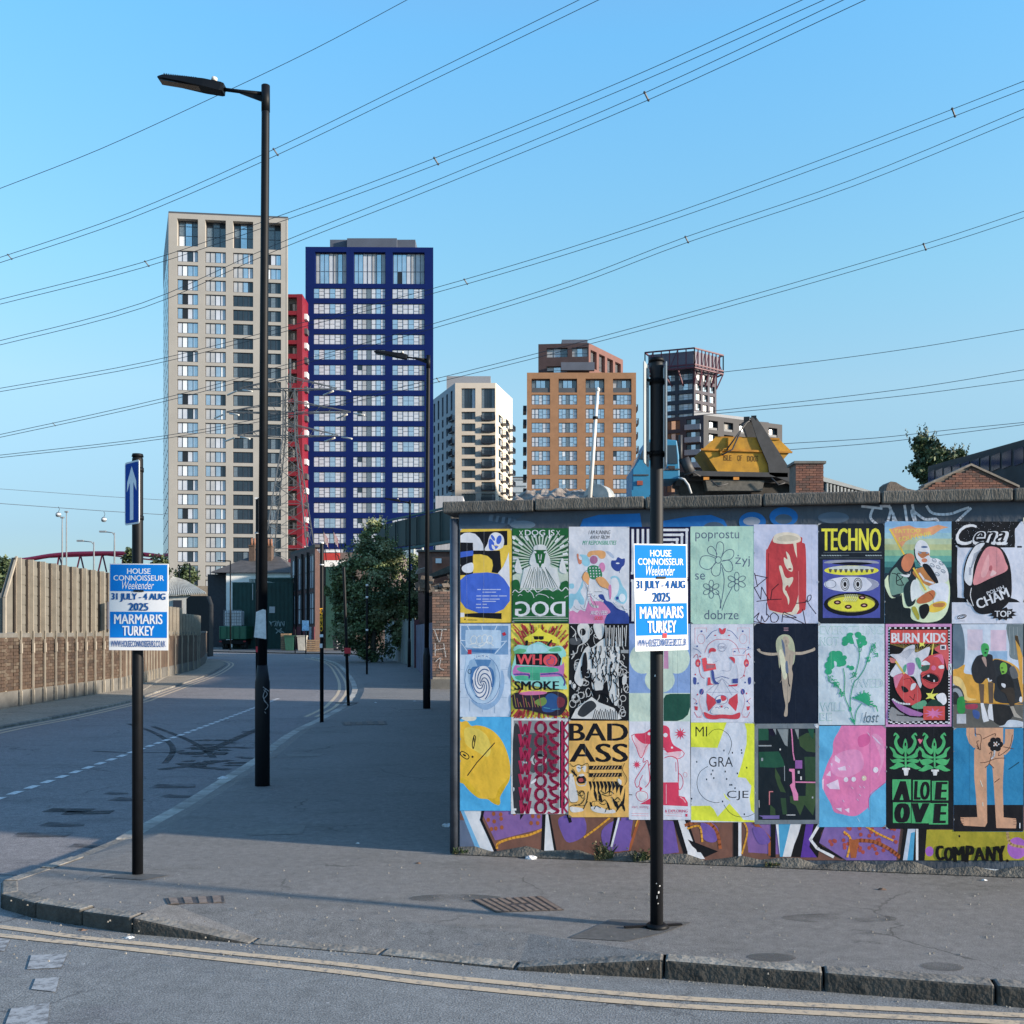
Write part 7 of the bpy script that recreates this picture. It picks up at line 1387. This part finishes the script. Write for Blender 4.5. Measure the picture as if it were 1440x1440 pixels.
for px, s_, c, lb_ in ((408,.8,(.01,.07,.05),'dark green bin right of the pallet stack'), (425,.7,(.38,.36,.32),'pale bin at the foot of the terrace'), (476,.9,(.02,.022,.03),'black bin scrawled white beside the leaning post')):
    p = gnd(px, 914.5); t = root('bin', p, lb_, 'bin'); m = MB(); m.hexa([p+V(-s_*.4,-.3,0), p+V(s_*.4,-.3,0), p+V(s_*.4,.4,0), p+V(-s_*.4,.4,0), p+V(-s_*.5,-.4,1.15), p+V(s_*.5,-.4,1.15), p+V(s_*.5,.5,1.15), p+V(-s_*.5,.5,1.15)]); m.build('body', M('bin_%d' % px, c, var=.15), t); m = MB(); m.box((p.x-s_*.55,p.y-.45,1.16), (p.x+s_*.55,p.y+.55,1.26)); m.build('lid', M('bin_lid_%d' % px, tuple(v*.8 for v in c)), t)
    if px == 476:
        strokes(lambda x, y, o: V(PX(x, p.y-.45), p.y-.45-o, PZ(y, p.y-.45)), 0, 0, 1, 'c0c4c8', 1.3, t, (475,890,478,893,474,897), (479,890,479,898), (474,902,482,901), (475,906,481,905), (474,911,482,911))
# far pavement and its kerb
far = [V(-24.5,84,-.01), V(-17,78.5,-.01), V(-13.5,77,-.01), V(-9,73,-.01), V(-3,70,-.01), V(6,69,-.01), V(6,110,-.01), V(-32,110,-.01), V(-30,90,-.01)]
m = MB(); m.prism([p-V(0,0,.1) for p in far], V(0,0,.085)); m.build('far_pavement', M('far_asphalt', (.10,.10,.10), var=.2, scale=2))['kind'] = 'structure'
fk = root('far_kerb', (-13, 76, 0), kind='structure'); kerb([V(p.x,p.y,.0) for p in resample([tuple(p) for p in far[:6]], 1.4)], fk, side=-1)
# green girder bridge and brick buildings behind the wall corner
t = root('girder_bridge', (PX(600,56), 56, 0), 'dark teal steel girder passing behind the wall corner', 'bridge'); tl = M('teal_girder', (.004,.024,.027), rough=.6, var=.25, scale=.6)
a, b = V(PX(530,61),61,0), V(PX(632,53),53,0); e = b+(b-a)*.2; m = MB(); m.prism([a+V(0,0,7.9), b+V(0,0,8.0), e+V(0,0,8.1), e+V(0,0,6.3), b+V(0,0,6.3), a+V(0,0,6.6)], V(.1,.5,0)); m.build('girder', tl, t)
m = MB(); m.wallbox((a.x,a.y), (e.x,e.y), 6.2, 6.34, -.2); m.wallbox((a.x,a.y), (e.x,e.y), 8.02, 8.12, -.12); m.build('flange', M('teal_flange', (.05,.11,.12), var=.2), t)
for k in range(1, 8): m = MB(); p = a.lerp(e, k/8); n_ = V((b-a).y, -(b-a).x, 0).normalized(); m.obox(p+n_*.07+V(0,0,7.15), (b-a).normalized()*.02, n_*.03, V(0,0,.8)); m.build('stiffener', tl, t)
m = MB(); m.box((PX(585,62), 62, -.1), (PX(660,62), 66, 6.2)); m.build('abutment', M('abutment_dark', (.02,.02,.022)), t)
t = root('brick_building', (PX(620,46), 46, 0), 'red brick building with pale band behind the brick pier', 'building'); rb = M('orange_red_brick', (.24,.10,.065), var=.2, scale=3)
m = MB(); m.box((PX(588,50), 50, -.1), (PX(660,50), 54, PZ(776,50))); m.build('wall', M('dull_red_brick', (.14,.07,.055), var=.25, scale=3), t); m = MB(); m.box((PX(586,50)-.0, 49.85, PZ(776,50)), (PX(660,50), 54.1, PZ(773.5,50))); m.build('coping', conc, t)
m = MB(); m.box((PX(608,44), 44, -.1), (PX(660,44), 47, PZ(783,44))); m.build('annexe', rb, t)
m = MB(); m.prism([at(x, y, 42) for x, y in ((603,808),(640,792),(640,803),(606,812))], V(0,1.5,0)); m.build('canopy', M('mossy_roof', (.06,.06,.05), var=.4, scale=4), t)
m = MB(); p = at(617, 789, 43.9); m.box((p.x-.12,p.y-.2,p.z-.1), (p.x+.12,p.y,p.z+.1)); m.build('floodlight', whi, t)
for px, yt, Yp, hw, lb_ in ((582,735,80,6,'pale T-headed floodlight mast above the street tree'), (594,737,80,0,'thin pale mast right of the T-headed floodlight')):
    p = V(PX(px,Yp), Yp, 0); t = root('light_mast', p, lb_, 'mast'); m = MB(); m.cyl(p, p+V(0,0,PZ(yt,Yp)), .14, .1, 8); m.build('pole', M('mast_grey', (.30,.32,.30), var=.1), t)
    m = MB(); m.box((p.x-max(.15,hw*Yp/F), p.y-.15, PZ(yt,Yp)), (p.x+max(.15,hw*Yp/F), p.y+.15, PZ(yt,Yp)+.15)); m.build('head', M('mast_grey', (.30,.32,.30)), t)
# ---------------------------------------------------------------- behind the right-hand wall
t = root('raised_yard', (8, 45, 0), kind='structure'); m = MB(); m.prism([V(4,36,-.1), V(60,33.9,-.1), V(60,70,-.1), V(5,64,-.1)], V(0,0,6.4)); m.build('retaining_mass', M('yard_concrete', (.16,.15,.14), var=.2, scale=1), t)
m = MB(); m.prism([V(4,36,6.32), V(60,33.9,6.32), V(60,70,6.32), V(5,64,6.32)], V(0,0,.02)); m.build('yard_surface', grd, t)
Yc = 45; zy = 6.34
t = root('skip_lorry', (PX(1000,Yc), Yc, zy), 'blue skip lorry with black lifting arms on the raised yard', 'lorry')
bluec = M('cab_blue', (.015,.16,.30), rough=.5, var=.1, scale=2); dkm = M('lorry_black', (.035,.035,.038), rough=.6, var=.2, scale=3)
o = prof(t, 'cab', bluec, [(889,693),(889,660),(897,648),(904,632),(909,618),(932,617),(952,619),(955,640),(956,664),(956,673),(925,674),(924,697),(890,697)], Yc-1.15, 2.3); bevel(o, .05)
prof(t, 'side_window', GL['d'], [(899,645),(904,632),(912,622),(927,622),(927,647)], Yc-1.19, .03); prof(t, 'side_window', GL['d'], [(937,626),(951,626),(953,652),(940,652)], Yc-1.19, .03)
prof(t, 'windscreen', GL['m'], [(888.6,672),(892,655),(899,638),(901,640),(894,657),(891,672)], Yc-1.0, 2.0)
prof(t, 'bumper', bluec, [(888,689),(913,689),(913,702),(889,702)], Yc-1.25, 2.5); prof(t, 'indicator', M('lamp_rust', (.25,.05,.03)), [(896,676),(904,676),(904,682),(896,682)], Yc-1.21, .05)
for px in (943, 1082, 1108):
    p = at(px, 697, Yc); 
    for dy in (-1.0, .75):
        q = V(p.x, Yc+dy-.1, zy+.62); m = MB(); m.cyl(q, q+V(0,.3,0), .58, n=28); m.cyl(q-V(0,.02,0), q, .24, n=16, m=1); m.build('wheel', [M('tyre', (.015,.015,.016), var=.2), M('hub_grey', (.25,.26,.27), var=.2)], t)
m = MB(); m.tube([at(x, y, Yc-1.2) for x, y in ((955,672),(962,674),(968,682),(972,694))], .05, 6); m.build('mudguard', M('mudguard_grey', (.42,.44,.46), var=.1), t)
prof(t, 'chassis', dkm, [(952,664),(1110,668),(1132,678),(1124,694),(1108,680),(960,676),(956,684),(950,682)], Yc-.5, 1.0)
prof(t, 'deck', dkm, [(975,662),(1108,665),(1108,671),(975,669)], Yc-1.2, 2.4)
m = MB(); p = at(965, 656, Yc-1.0); m.tube([at(962,645,Yc-1.0), at(972,667,Yc-1.0)], .22, 12); m.build('air_tank', dkm, t)
prof(t, 'fuel_tank', M('tank_grime', (.09,.085,.075), var=.3, scale=4), [(992,674),(1075,676),(1072,690),(995,690)], Yc-1.0, .6)
for dy in (-1.20, 1.1):
    Ya = Yc+dy
    m = MB(); m.prism([at(x, y, Ya) for x, y in ((1055,587),(1063,586),(1070,596),(1108,655),(1130,673),(1172,697),(1140,697),(1120,682),(1082,667),(1080,652),(1066,620))], V(0,.09,0)); m.build('lift_arm', dkm, t)
m = MB(); m.bar(at(1060,588,Yc-1.2), at(1060,588,Yc+1.2), .22); m.bar(at(1050,590,Yc-1.2), at(1050,590,Yc-.9), .25); m.build('crossbar', dkm, t)
prof(t, 'ram', dkm, [(1044,594),(1056,590),(1066,618),(1052,617)], Yc+.6, .3)
for q in (((1054,592),(1046,596),(1030,632),(1015,640)), ((1050,594),(1022,632))):
    m = MB(); m.tube([at(x, y, Yc-1.25) for x, y in q], .035, 6); m.build('chain', dkm, t)
m = MB(); m.bar(at(931,660,Yc-1.17), at(956,660,Yc-1.17), .06); m.bar(at(931,620,Yc-1.17), at(931,672,Yc-1.17), .03); m.bar(at(890,668,Yc-1.17), at(912,668,Yc-1.17), .05); m.build('panel_gap', dkm, t)
prof(t, 'step_panel', M('cab_vent', (.02,.02,.025)), [(940,655),(949,655),(949,661),(940,661)], Yc-1.20, .04)
m = MB(); m.tube([at(957,652,Yc-.9), at(957,612,Yc-.9)], .08, 8); m.build('exhaust', dkm, t)
for q in (((962,668),(975,664),(985,670)), ((1000,676),(1010,684),(1024,680)), ((1085,672),(1095,682),(1104,679))): m = MB(); m.tube([at(x, y, Yc-1.28) for x, y in q], .03, 6); m.build('hose', dkm, t)
prof(t, 'underframe', M('underframe_grime', (.04,.037,.034), var=.4, scale=4), [(955,676),(1125,680),(1120,699),(955,699)], Yc-.3, 1.2)
for px in (993, 1035): m = MB(); p = at(px, 673, Yc-1.22); m.box((p.x-.12,p.y-.05,p.z-.06), (p.x+.12,p.y,p.z+.06)); m.build('marker_light', M('marker_orange', (.5,.2,.03)), t)
yl = M('skip_yellow', (.40,.20,.008), rough=.6, var=.2, scale=2.5, bump=.15, bscale=4)
t = root('skip', (PX(1050,Yc), Yc, PZ(665,Yc)), 'yellow skip lettered ISLE OF DOGS, chained on the lorry', 'skip')
o = prof(t, 'body', yl, [(988,631.5),(1006,615),(1095,617),(1112.5,634),(1083,667),(1010,664.5)], Yc-1.08, 2.1); 
m = MB(); 
for a_, b_ in (((986,632),(1114,636)),): m.bar(at(*a_,Yc-1.12), at(*b_,Yc-1.12), .08)
m.bar(at(1005,615,Yc-.9), at(1096,617.5,Yc-1.1), .08); m.bar(at(1023,616,Yc-1.12), at(1023,629,Yc-1.12), .06); m.bar(at(1014,632,Yc-1.14), at(1014,640,Yc-1.14), .09); m.bar(at(1014,640,Yc-1.14), at(1018,638,Yc-1.14), .07); m.build('rim', M('skip_rim', (.40,.17,.01), var=.2), t)
g = Art(lambda x, y, o: V(PX(x, Yc-1.085), Yc-1.085-o, PZ(y, Yc-1.085)), 880, 460, 5.142, (0,0,9000,9000), off=.003)
g.T('5a4424', 'ISLE', 708,925,765,966, .03); g.T('5a4424', 'OF', 808,926,840,968, .03); g.T('5a4424', 'DOGS', 880,930,958,972, .03); g.done('lettering', parent=t)
from mathutils import noise
# plastic sheeting and leaning white pole on the yard edge
Y = 38; t = root('plastic_sheeting', (PX(785,Y), Y, zy), 'crumpled clear plastic sheeting over a heap above the wall, left of centre', 'sheeting'); random.seed(11)
m = MB(); nu, nv = 70, 16; gr = []
outline = lambda u: (5+ (1-abs(2*u-1)**4)*17)
for i in range(nu+1):
    for j in range(nv+1):
        u, v = i/nu, j/nv; x = PX(719+131*u, Y); z = 6.42+(outline(u)*Y/F+.12)*sin(pi*min(1,v*.55+.0)) + (noise.noise(V(u*9,v*4,0))*.22+noise.noise(V(u*26,v*9,3))*.05)*(0 < i < nu); gr.append(V(x, Y+v*2.2-.2, z))
for i in range(nu):
    for j in range(nv):
        a_ = i*(nv+1)+j; q = [gr[a_], gr[a_+nv+1], gr[a_+nv+2], gr[a_+1]]; m.face([q[0],q[1],q[2]]); m.face([q[0],q[2],q[3]])
m.build('sheet', M('plastic_film', (.30,.26,.22), rough=.5, var=.35, scale=1.6, spec=.3, bump=.7, bscale=5, col2=(.07,.052,.042), stretch=(.7,1,2.5)), t)
t = root('plastic_drum', (PX(842,Y+1), Y+1, zy), 'translucent drum end beside the plastic sheeting', 'drum'); m = MB(); p = at(838, 700, Y+.5); m.cyl(p, p+V(.3,.6,0), .52, .52, 20); m.build('shell', M('drum_grey', (.34,.36,.36), rough=.3, var=.2, scale=3), t)
p0, p1 = at(828.5, 690, Y), at(840.5, 548, Y); t = root('leaning_pole', p0, 'thin white pole leaning up in front of the orange block', 'pole'); m = MB(); m.tube([p0-V(0,0,.6), p1], [.085, .06], 8); m.sphere(p1, .09, 8); m.build('shaft', M('pole_white', (.55,.55,.53), var=.05), t)
m = MB(); p = p0.lerp(p1,.72); m.cyl(p-V(0,0,.05), p+V(0,0,.05), .10, n=8); m.build('band', black, t)
# embankment needs its own left end under the sheeting
m = MB(); m.prism([V(.0,37,-.1), V(4,36,-.1), V(5,64,-.1), V(.6,44,-.1)], V(0,0,6.3)); m.build('retaining_mass', M('yard_concrete', (.16,.15,.14)), bpy.data.objects['raised_yard'])
# brick chimney stack, pale roof, rubble, gable, long roof
pbr = [M('red_brick_%d' % i, c, rough=.9, var=.2, scale=6) for i, c in enumerate([(.14,.062,.045),(.11,.052,.042),(.17,.078,.055),(.085,.05,.042)])]
Y = 33; t = root('chimney_stack', (PX(1139,Y), Y, 0), 'square red brick chimney stack rising behind the wall, right of the lorry', 'chimney')
x0, x1 = PX(1119,Y), PX(1158.5,Y); m = MB(); m.box((x0+.012, Y+.012, -.1), (x1-.012, Y+.8, PZ(652,Y))); m.build('core', M('mortar_dark', (.12,.10,.085), var=.2), t)
bricks(t, (x0,Y), (x1,Y), PZ(700,Y), PZ(652,Y), pbr, limit=200); m = MB(); m.box((x0-.06, Y-.06, PZ(652,Y)), (x1+.06, Y+.86, PZ(648.5,Y))); m.build('cap', conc, t)
Y = 60; t = root('factory_roof', (PX(1185,Y), Y, 6), 'pale sloping shed roof right of the brick stack', 'building'); prof(t, 'roof', M('roof_pale', (.36,.37,.36), var=.1, scale=1), [(1150,664),(1160,671),(1224,690),(1224,693),(1150,675)], Y, 6); prof(t, 'wall', M('shed_dark', (.06,.06,.065)), [(1150,675),(1224,694),(1224,730),(1150,730)], Y+.2, 5.6)
m = MB()
for k in range(10): a_ = at(1162+k*5, 680+k*1.3, Y); m.box((a_.x, Y-.1, a_.z-1.5), (a_.x+.09, Y+.15, a_.z))
m.build('mullion', M('mullion_pale', (.4,.4,.38)), t)
Y = 36; t = root('rubble_heap', (PX(1260,Y), Y, 0), 'broken masonry stub poking above the wall left of the gable', 'rubble'); prof(t, 'stub', rub, [(1245,710),(1246,690),(1248,681),(1253,677),(1260,678),(1268,683),(1276,687),(1290,690),(1290,710)], Y, .8)
Y = 34; t = root('gable_wall', (PX(1365,Y), Y, 0), 'red brick gable end with stone coping at the right', 'gable'); zb = PZ(700,Y)
pts = [(1294,686),(1300,683),(1366,653),(1434,684),(1436,686)]
m = MB(); m.prism([at(x, y+1.5, Y+.02) for x, y in pts]+[at(1436,715,Y+.02), at(1294,715,Y+.02)], V(0,.3,0)); m.build('core', M('mortar_dark', (.17,.14,.12)), t)
bh = .078; z = PZ(701,Y); r = 0; cnt = 0
def gz(x):
    for (xa, ya), (xb, yb) in zip(pts, pts[1:]):
        if PX(xa,Y) <= x <= PX(xb,Y): return PZ(ya+(yb-ya)*(x-PX(xa,Y))/(PX(xb,Y)-PX(xa,Y)), Y)-.04
    return 0
while z < PZ(653,Y):
    u = PX(1296,Y)-(r % 2)*.1125
    while u < PX(1434,Y):
        a_, b_ = u, u+.213
        if min(gz(a_), gz(b_)) > z+.07 and cnt < 299:
            mm = random.randrange(4); k = (.213, pbr[mm].name)
            if k not in BR: q = MB(); q.box((0,-.02,0), (.213,.01,.066)); BR[k] = q.mesh('brick', pbr[mm])
            inst('brick', BR[k], t, (a_, Y-random.uniform(-.002,.006), z)); cnt += 1
        u += .225
    z += bh; r += 1
for (xa, ya), (xb, yb) in zip(pts[1:3], pts[2:4]):
    m = MB(); m.prism([at(xa,ya+1.5,Y-.08), at(xb,yb+1.5,Y-.08), at(xb,yb-1.5,Y-.08), at(xa,ya-1.5,Y-.08)], V(0,.5,0)); m.build('coping', M('gable_coping', (.15,.13,.11), var=.3, scale=5), t)
Y = 44; t = root('long_roof', (PX(1400,Y), Y, 6), 'dark long roof with glazed upper strip at the right edge', 'building')
a_, b_ = V(PX(1305,56),56,0), V(PX(1500,40),40,0); nn_ = V((b_-a_).y, -(b_-a_).x, 0).normalized()
za, zb_ = PZ(660,56), PZ(607,40); m = MB(); m.prism([a_+V(0,0,za), b_+V(0,0,zb_), b_+V(0,0,zb_)-nn_*9+V(0,0,1), a_+V(0,0,za)-nn_*9+V(0,0,1)], V(0,0,.16)); m.build('roof', M('roof_black', (.03,.03,.033), var=.2), t)
m = MB(); m.face([a_+V(0,0,6.3), b_+V(0,0,6.3), b_+V(0,0,zb_), a_+V(0,0,za)]); m.build('wall', M('wall_slate', (.022,.024,.028), var=.3, scale=1), t)
for k in range(13):
    m = MB(); p = a_.lerp(b_, (k+.08)/13)+nn_*.03; q = a_.lerp(b_, (k+.88)/13)+nn_*.03; z_ = za+(zb_-za)*k/13; m.face([p+V(0,0,z_-.9), q+V(0,0,z_-.9), q+V(0,0,z_-.2), p+V(0,0,z_-.2)]); m.build('pane', GL['d'], t)
# ---------------------------------------------------------------- left distance
t = root('arch_bridge', (PX(150,260), 260, 0), 'red tubular arch footbridge in the left distance', 'bridge'); rdm = M('bridge_red', (.72,.04,.085), rough=.5, var=.1)
arc = [(16,789),(40,786.5),(70,781.5),(100,779),(140,778),(180,778.5),(215,781),(245,787),(270,793),(292,801)]
Y = 260; m = MB(); m.tube([at(x, y, Y) for x, y in smooth(arc, False, 3)], .55, 8); m.build('arch', rdm, t)
for x, y, dx in ((83,781,-4),(113,779.5,-6),(144,778.5,-6),(174,779,-4),(228,783,-4),(252,789,-4),(275,796,-4)):
    for s_ in (0, 1): m = MB(); m.bar(at(x, y, Y), at(x+dx+s_*12, y+26, Y), .3); m.build('hanger', M('hanger_dark', (.13,.03,.05)) if s_ else rdm, t)
m = MB(); m.bar(at(10,808,Y), at(300,812,Y), .8); m.build('deck', M('hanger_dark', (.13,.03,.05)), t)
m = MB(); m.tube([at(20,790,268), at(60,784,268), at(150,780.5,268), at(240,790,268), at(290,803,268)], .22, 6); m.build('arch', rdm, t)
# cable car line
Yc = 420; p0, p1 = at(-300, 688, Yc), at(900, 772, Yc); t = root('cable_car_line', p0, 'thin cable-car ropes crossing the left distance', 'cable'); 
for dz, nm in ((0,'rope'),(6,'rope')):
    m = MB(); m.tube([at(-300,686,Yc)+V(0,0,dz+0), at(0,708,Yc)+V(0,0,dz), at(145,718.5,Yc)+V(0,0,dz), at(300,728,Yc)+V(0,0,dz), at(600,742,Yc)+V(0,0,dz)], .09 if dz else .12, 5); m.build(nm, M('rope_grey', (.16,.18,.20), var=0), t)
for px, py in ((82,723.5), (146,730.5)):
    c = at(px, py, Yc); t = root('cable_car', c, 'round cable-car cabin, %s of the two in the sky' % ('left' if px == 82 else 'right'), 'cable car', 'cable cars'); m = MB(); m.tube([c+V(0,0,z) for z in (-1,-.85,-.4,.3,.8,1.0)], [.5,.85,1.05,1.0,.7,.3], 12); m.build('cabin', M('cabin_grey', (.16,.18,.2), rough=.3), t)
    m = MB(); m.tube([c+V(0,0,-.1), c+V(0,0,.35)], [1.09,1.05], 12, cap=False); m.build('window_band', M('cabin_white', (.6,.62,.64)), t); m = MB(); m.tube([c+V(0,0,.95), c+V(.5,0,2.2), c+V(0,0,3.2)], .1, 6); m.build('hanger_arm', dkm, t)
def farlamp(px, yt, Y, arm, lb_, yb=835):
    p = V(PX(px,Y), Y, 0); t = root('tall_lamp', p, lb_, 'street lamp', 'thin grey lamp columns in the left distance'); z = PZ(yt,Y); m = MB(); m.tube([p, p+V(0,0,z*.9), p+V(0,0,z)], [.11,.08,.06], 6)
    if arm: m.tube([p+V(0,0,z-.3), p+V(arm*.2,0,z), p+V(arm,0,z+.1)], .06, 6)
    m.build('column', M('lamp_grey', (.17,.19,.21), var=.1), t); m = MB(); q = p+V(arm,0,z+.1); m.box((q.x-.5 if arm else q.x-.2, q.y-.15, q.z-.08), (q.x+.2, q.y+.15, q.z+.1)); m.build('head', M('lamp_grey', (.17,.19,.21)), t)
farlamp(132, 762, 110, -1.3, 'left of the two thin grey lamps with curved arms above the barrier'); farlamp(161, 749, 110, -1.1, 'right of the two thin grey lamps with curved arms above the barrier'); farlamp(87.5, 729, 130, 0, 'shorter of the pair of thin straight masts at left'); farlamp(93.5, 721, 130, 0, 'taller of the pair of thin straight masts at left')
for px, yt, lb_ in ((252,795,'black lamp column by the corrugated shed, left of two'), (267,793,'black lamp column by the corrugated shed, right of two'), (324,789,'black lamp with arm in front of the hipped house')):
    Yl = 88; p = V(PX(px,Yl), Yl, 0); t = root('lamp_column', p, lb_, 'street lamp'); m = MB(); m.tube([p, p+V(0,0,PZ(yt,Yl))], [.07,.05], 6); m.build('column', black, t)
    m = MB(); q = p+V(0,0,PZ(yt,Yl)); m.bar(q, q+V(-1.1 if px == 324 else -.1,0,.05), .09); m.build('arm', black, t)
Y = 72; t = root('corrugated_shed', (PX(262,Y), Y, 0), 'pale fibre-cement roofed shed beyond the left barrier', 'shed')
m = MB(); m.box((PX(236,Y), Y, 0), (PX(284,Y), Y+1, PZ(838,Y))); m.build('wall', M('shed_white', (.42,.43,.42), var=.1), t)
m = MB(); a_, b_, c_, d_ = at(222,839,Y-.3), at(291,835,Y-.3), at(262,818,Y+3), at(243,812,Y+3); nS = 22
for i in range(nS):
    u, v = i/nS, (i+.6)/nS; m.hexa([a_.lerp(b_,u), a_.lerp(b_,v), d_.lerp(c_,v), d_.lerp(c_,u), a_.lerp(b_,u)+V(0,0,.1), a_.lerp(b_,v)+V(0,0,.1), d_.lerp(c_,v)+V(0,0,.1), d_.lerp(c_,u)+V(0,0,.1)])
m.face([a_, b_, c_, d_]); m.build('corrugated_roof', M('fibre_cement', (.40,.39,.35), var=.15, scale=2), t)
m = MB(); m.box((PX(244,Y), Y-.1, 1), (PX(256,Y), Y-.02, PZ(844,Y))); m.build('doorway', FD, t)
prof(root('dark_outbuilding', (PX(282,70), 70, 0), 'low black-roofed outbuilding between the pale shed and the house', 'shed'), 'roof', M('tarred_black', (.012,.012,.014)), [(262,842),(268,838),(290,838),(294,850),(294,923),(262,923)], 70, 1)
Y = 150; t = root('teal_shed', (PX(10,Y), Y, 0), 'blue-green corrugated building at the far left edge', 'building'); prof(t, 'wall', M('teal_sheet', (.12,.24,.25), var=.15, scale=.5), [(-60,810),(24,809),(27,840),(-60,840)], Y, 10)
t2 = root('grey_outbuilding', (PX(10,90), 90, 0), 'small grey flat-roofed building below the blue-green shed at far left', 'building'); prof(t2, 'wall', M('dull_grey', (.14,.14,.15), var=.2), [(-40,834),(20,834),(24,862),(-40,862)], 90, 8)
prof(root('low_terrace', (PX(285,120),120,0), 'low brick and glass building at the foot of the beige tower', 'building'), 'wall', M('low_brick', (.25,.20,.15), var=.2), [(268,824),(318,824),(318,870),(268,870)], 120, 6)
# ---------------------------------------------------------------- pylon and overhead lines
gal = M('pylon_steel', (.10,.11,.12), rough=.5, metal=.3, var=.2); Y = 132; pc = V(PX(408,Y), Y, 0)
t = root('pylon', pc, 'grey lattice electricity pylon between the beige and navy towers', 'pylon'); m = MB(); top = PZ(548,Y); hb, ht = 4.3, .75
def hw(z): return hb+(ht-hb)*min(1, z/(top-6))
cr = [(-1,-1),(1,-1),(1,1),(-1,1)]; lv = [0,4.5,8.5,12,15,17.8,20.2,22.4,24.4,26.2,27.8,29.4,top]
P_ = lambda k, z: pc+V(cr[k][0]*hw(z), cr[k][1]*hw(z), z)
for z0, z1 in zip(lv, lv[1:]):
    for k in range(4):
        m.bar(P_(k,z0), P_(k,z1), .14); m.bar(P_(k,z0), P_((k+1)%4,z1), .055); m.bar(P_((k+1)%4,z0), P_(k,z1), .055); m.bar(P_(k,z1), P_((k+1)%4,z1), .06)
m.bar(pc+V(0,0,top), pc+V(0,0,top+4), .2)
m.build('tower_lattice', gal, t)
for py, la, ra in ((548,-6.5,6.0), (581,-8.2,7.8), (614,-6.8,6.2)):
    z = PZ(py,Y); m = MB()
    for e_, s_ in ((la,-1),(ra,1)):
        for dy in (-.7,.7): m.bar(pc+V(0,dy,z), pc+V(e_,0,z+.1), .12); m.bar(pc+V(0,dy,z+1.6), pc+V(e_,0,z+.2), .10)
        for k in range(5): f = k/5; m.bar(pc+V(e_*f,0,z), pc+V(e_*(f+.1),0,z+1.6*(1-f)), .07)
    m.build('cross_arm', gal, t)
    for e_ in (la, ra):
        for s_ in (-1, 1): a_ = pc+V(e_,0,z); b_ = a_+V(-2.0 if s_ < 0 else 2.0,-s_*1.5,-.45-.1*s_); m = MB(); m.tube([a_.lerp(b_,.25), b_], .11, 6); m.build('insulator', M('insulator_grey', (.48,.48,.45), rough=.3, var=.05), t)
wirem = M('wire', (.05,.06,.075), rough=.6, var=0)
def wire(pts, zc, label, twin=True, r=.016, spacer=()):
    P = []
    pts = [(x, y) for x, y in pts]
    (xa, ya), (xb, yb) = pts[0], pts[1]; 
    for x, y in smooth(pts, False, 5): Yq = (zc-H)*F/(YH-y); P.append(V(PX(x,Yq), Yq, zc))
    P.insert(0, P[0]+(P[0]-P[1])*6); P.append(P[-1]+(P[-1]-P[-2])*8)
    t = root('power_line', P[len(P)//2], label, 'power line', 'overhead lines crossing the sky')
    for k in range(2 if twin else 1):
        o_ = V(0,0,-.24*k)+V(.1,.16,0)*k; m = MB(); m.tube([p+o_ for p in P], [max(r*.85, p.y*.00029) for p in P], 5); m.build('conductor', wirem, t)
    for px in spacer:
        for i in range(len(P)-1):
            xs = [720+F*q.x/max(q.y,.1) for q in (P[i], P[i+1])]
            if P[i].y > 0 and P[i+1].y > 0 and xs[0] <= px <= xs[1]:
                f = (px-xs[0])/(xs[1]-xs[0]); q = P[i].lerp(P[i+1], f); m = MB(); m.bar(q+V(-.06,0,.03), q+V(.15,.16,-.27), .055); m.sphere(q+V(-.05,0,0), .06, 6, 0, 4); m.sphere(q+V(.14,.16,-.24), .06, 6, 0, 4); m.build('spacer', wirem, t); break
wire([(0,265),(140,210),(300,137),(440,70),(572,0)], 34, 'thin single earth wire, topmost across the sky at left', False, .014)
wire([(0,362),(180,300),(385,210),(600,105),(818,-2)], 27, 'twin overhead line ending left of the beige tower top, second from the top', True, .016, (12,386))
wire([(0,421),(200,369),(400,301),(612,222),(880,112),(1130,-1)], 25, 'upper of the two close twin lines leaving the top edge at right', True, .016, (205,612))
wire([(0,479),(200,426),(385,345),(620,251),(908,130),(1190,-2)], 24, 'lower of the two close twin lines leaving the top edge at right', True, .016, (908,))
wire([(0,546),(210,508),(420,455),(650,394),(900,316),(1180,215),(1440,114)], 24, 'twin line passing just below the navy tower top to the right edge', True, .016, (654,1341))
wire([(0,611),(230,560),(430,505),(610,455),(800,396),(965,333),(1200,252),(1440,153)], 23, 'twin line crossing the navy tower middle and rising to the right edge', True, .016, (75,965))
wire([(0,640),(230,613),(430,575),(615,532),(820,480),(1060,414),(1300,343),(1440,297)], 22, 'lowest of the thick twin lines, passing over the orange block', True, .016, (615,1300))
wire([(1018,523),(1150,508),(1300,487),(1440,463)], 30, 'faint single line right of the dark tower crown', False, .012)
wire([(1040,574),(1150,562),(1300,543),(1440,520)], 27, 'faint line above the yellow skip, upper of a close pair', False, .012)
wire([(1060,577),(1180,566),(1300,553),(1440,534)], 27, 'faint line above the yellow skip, lower of a close pair', False, .012)
wire([(1100,624),(1230,616),(1340,604),(1440,594)], 20, 'upper of two faint lines meeting the tree at right', False, .012)
wire([(1115,632),(1230,623),(1340,610),(1440,597)], 20, 'lower of two faint lines meeting the tree at right', False, .012)
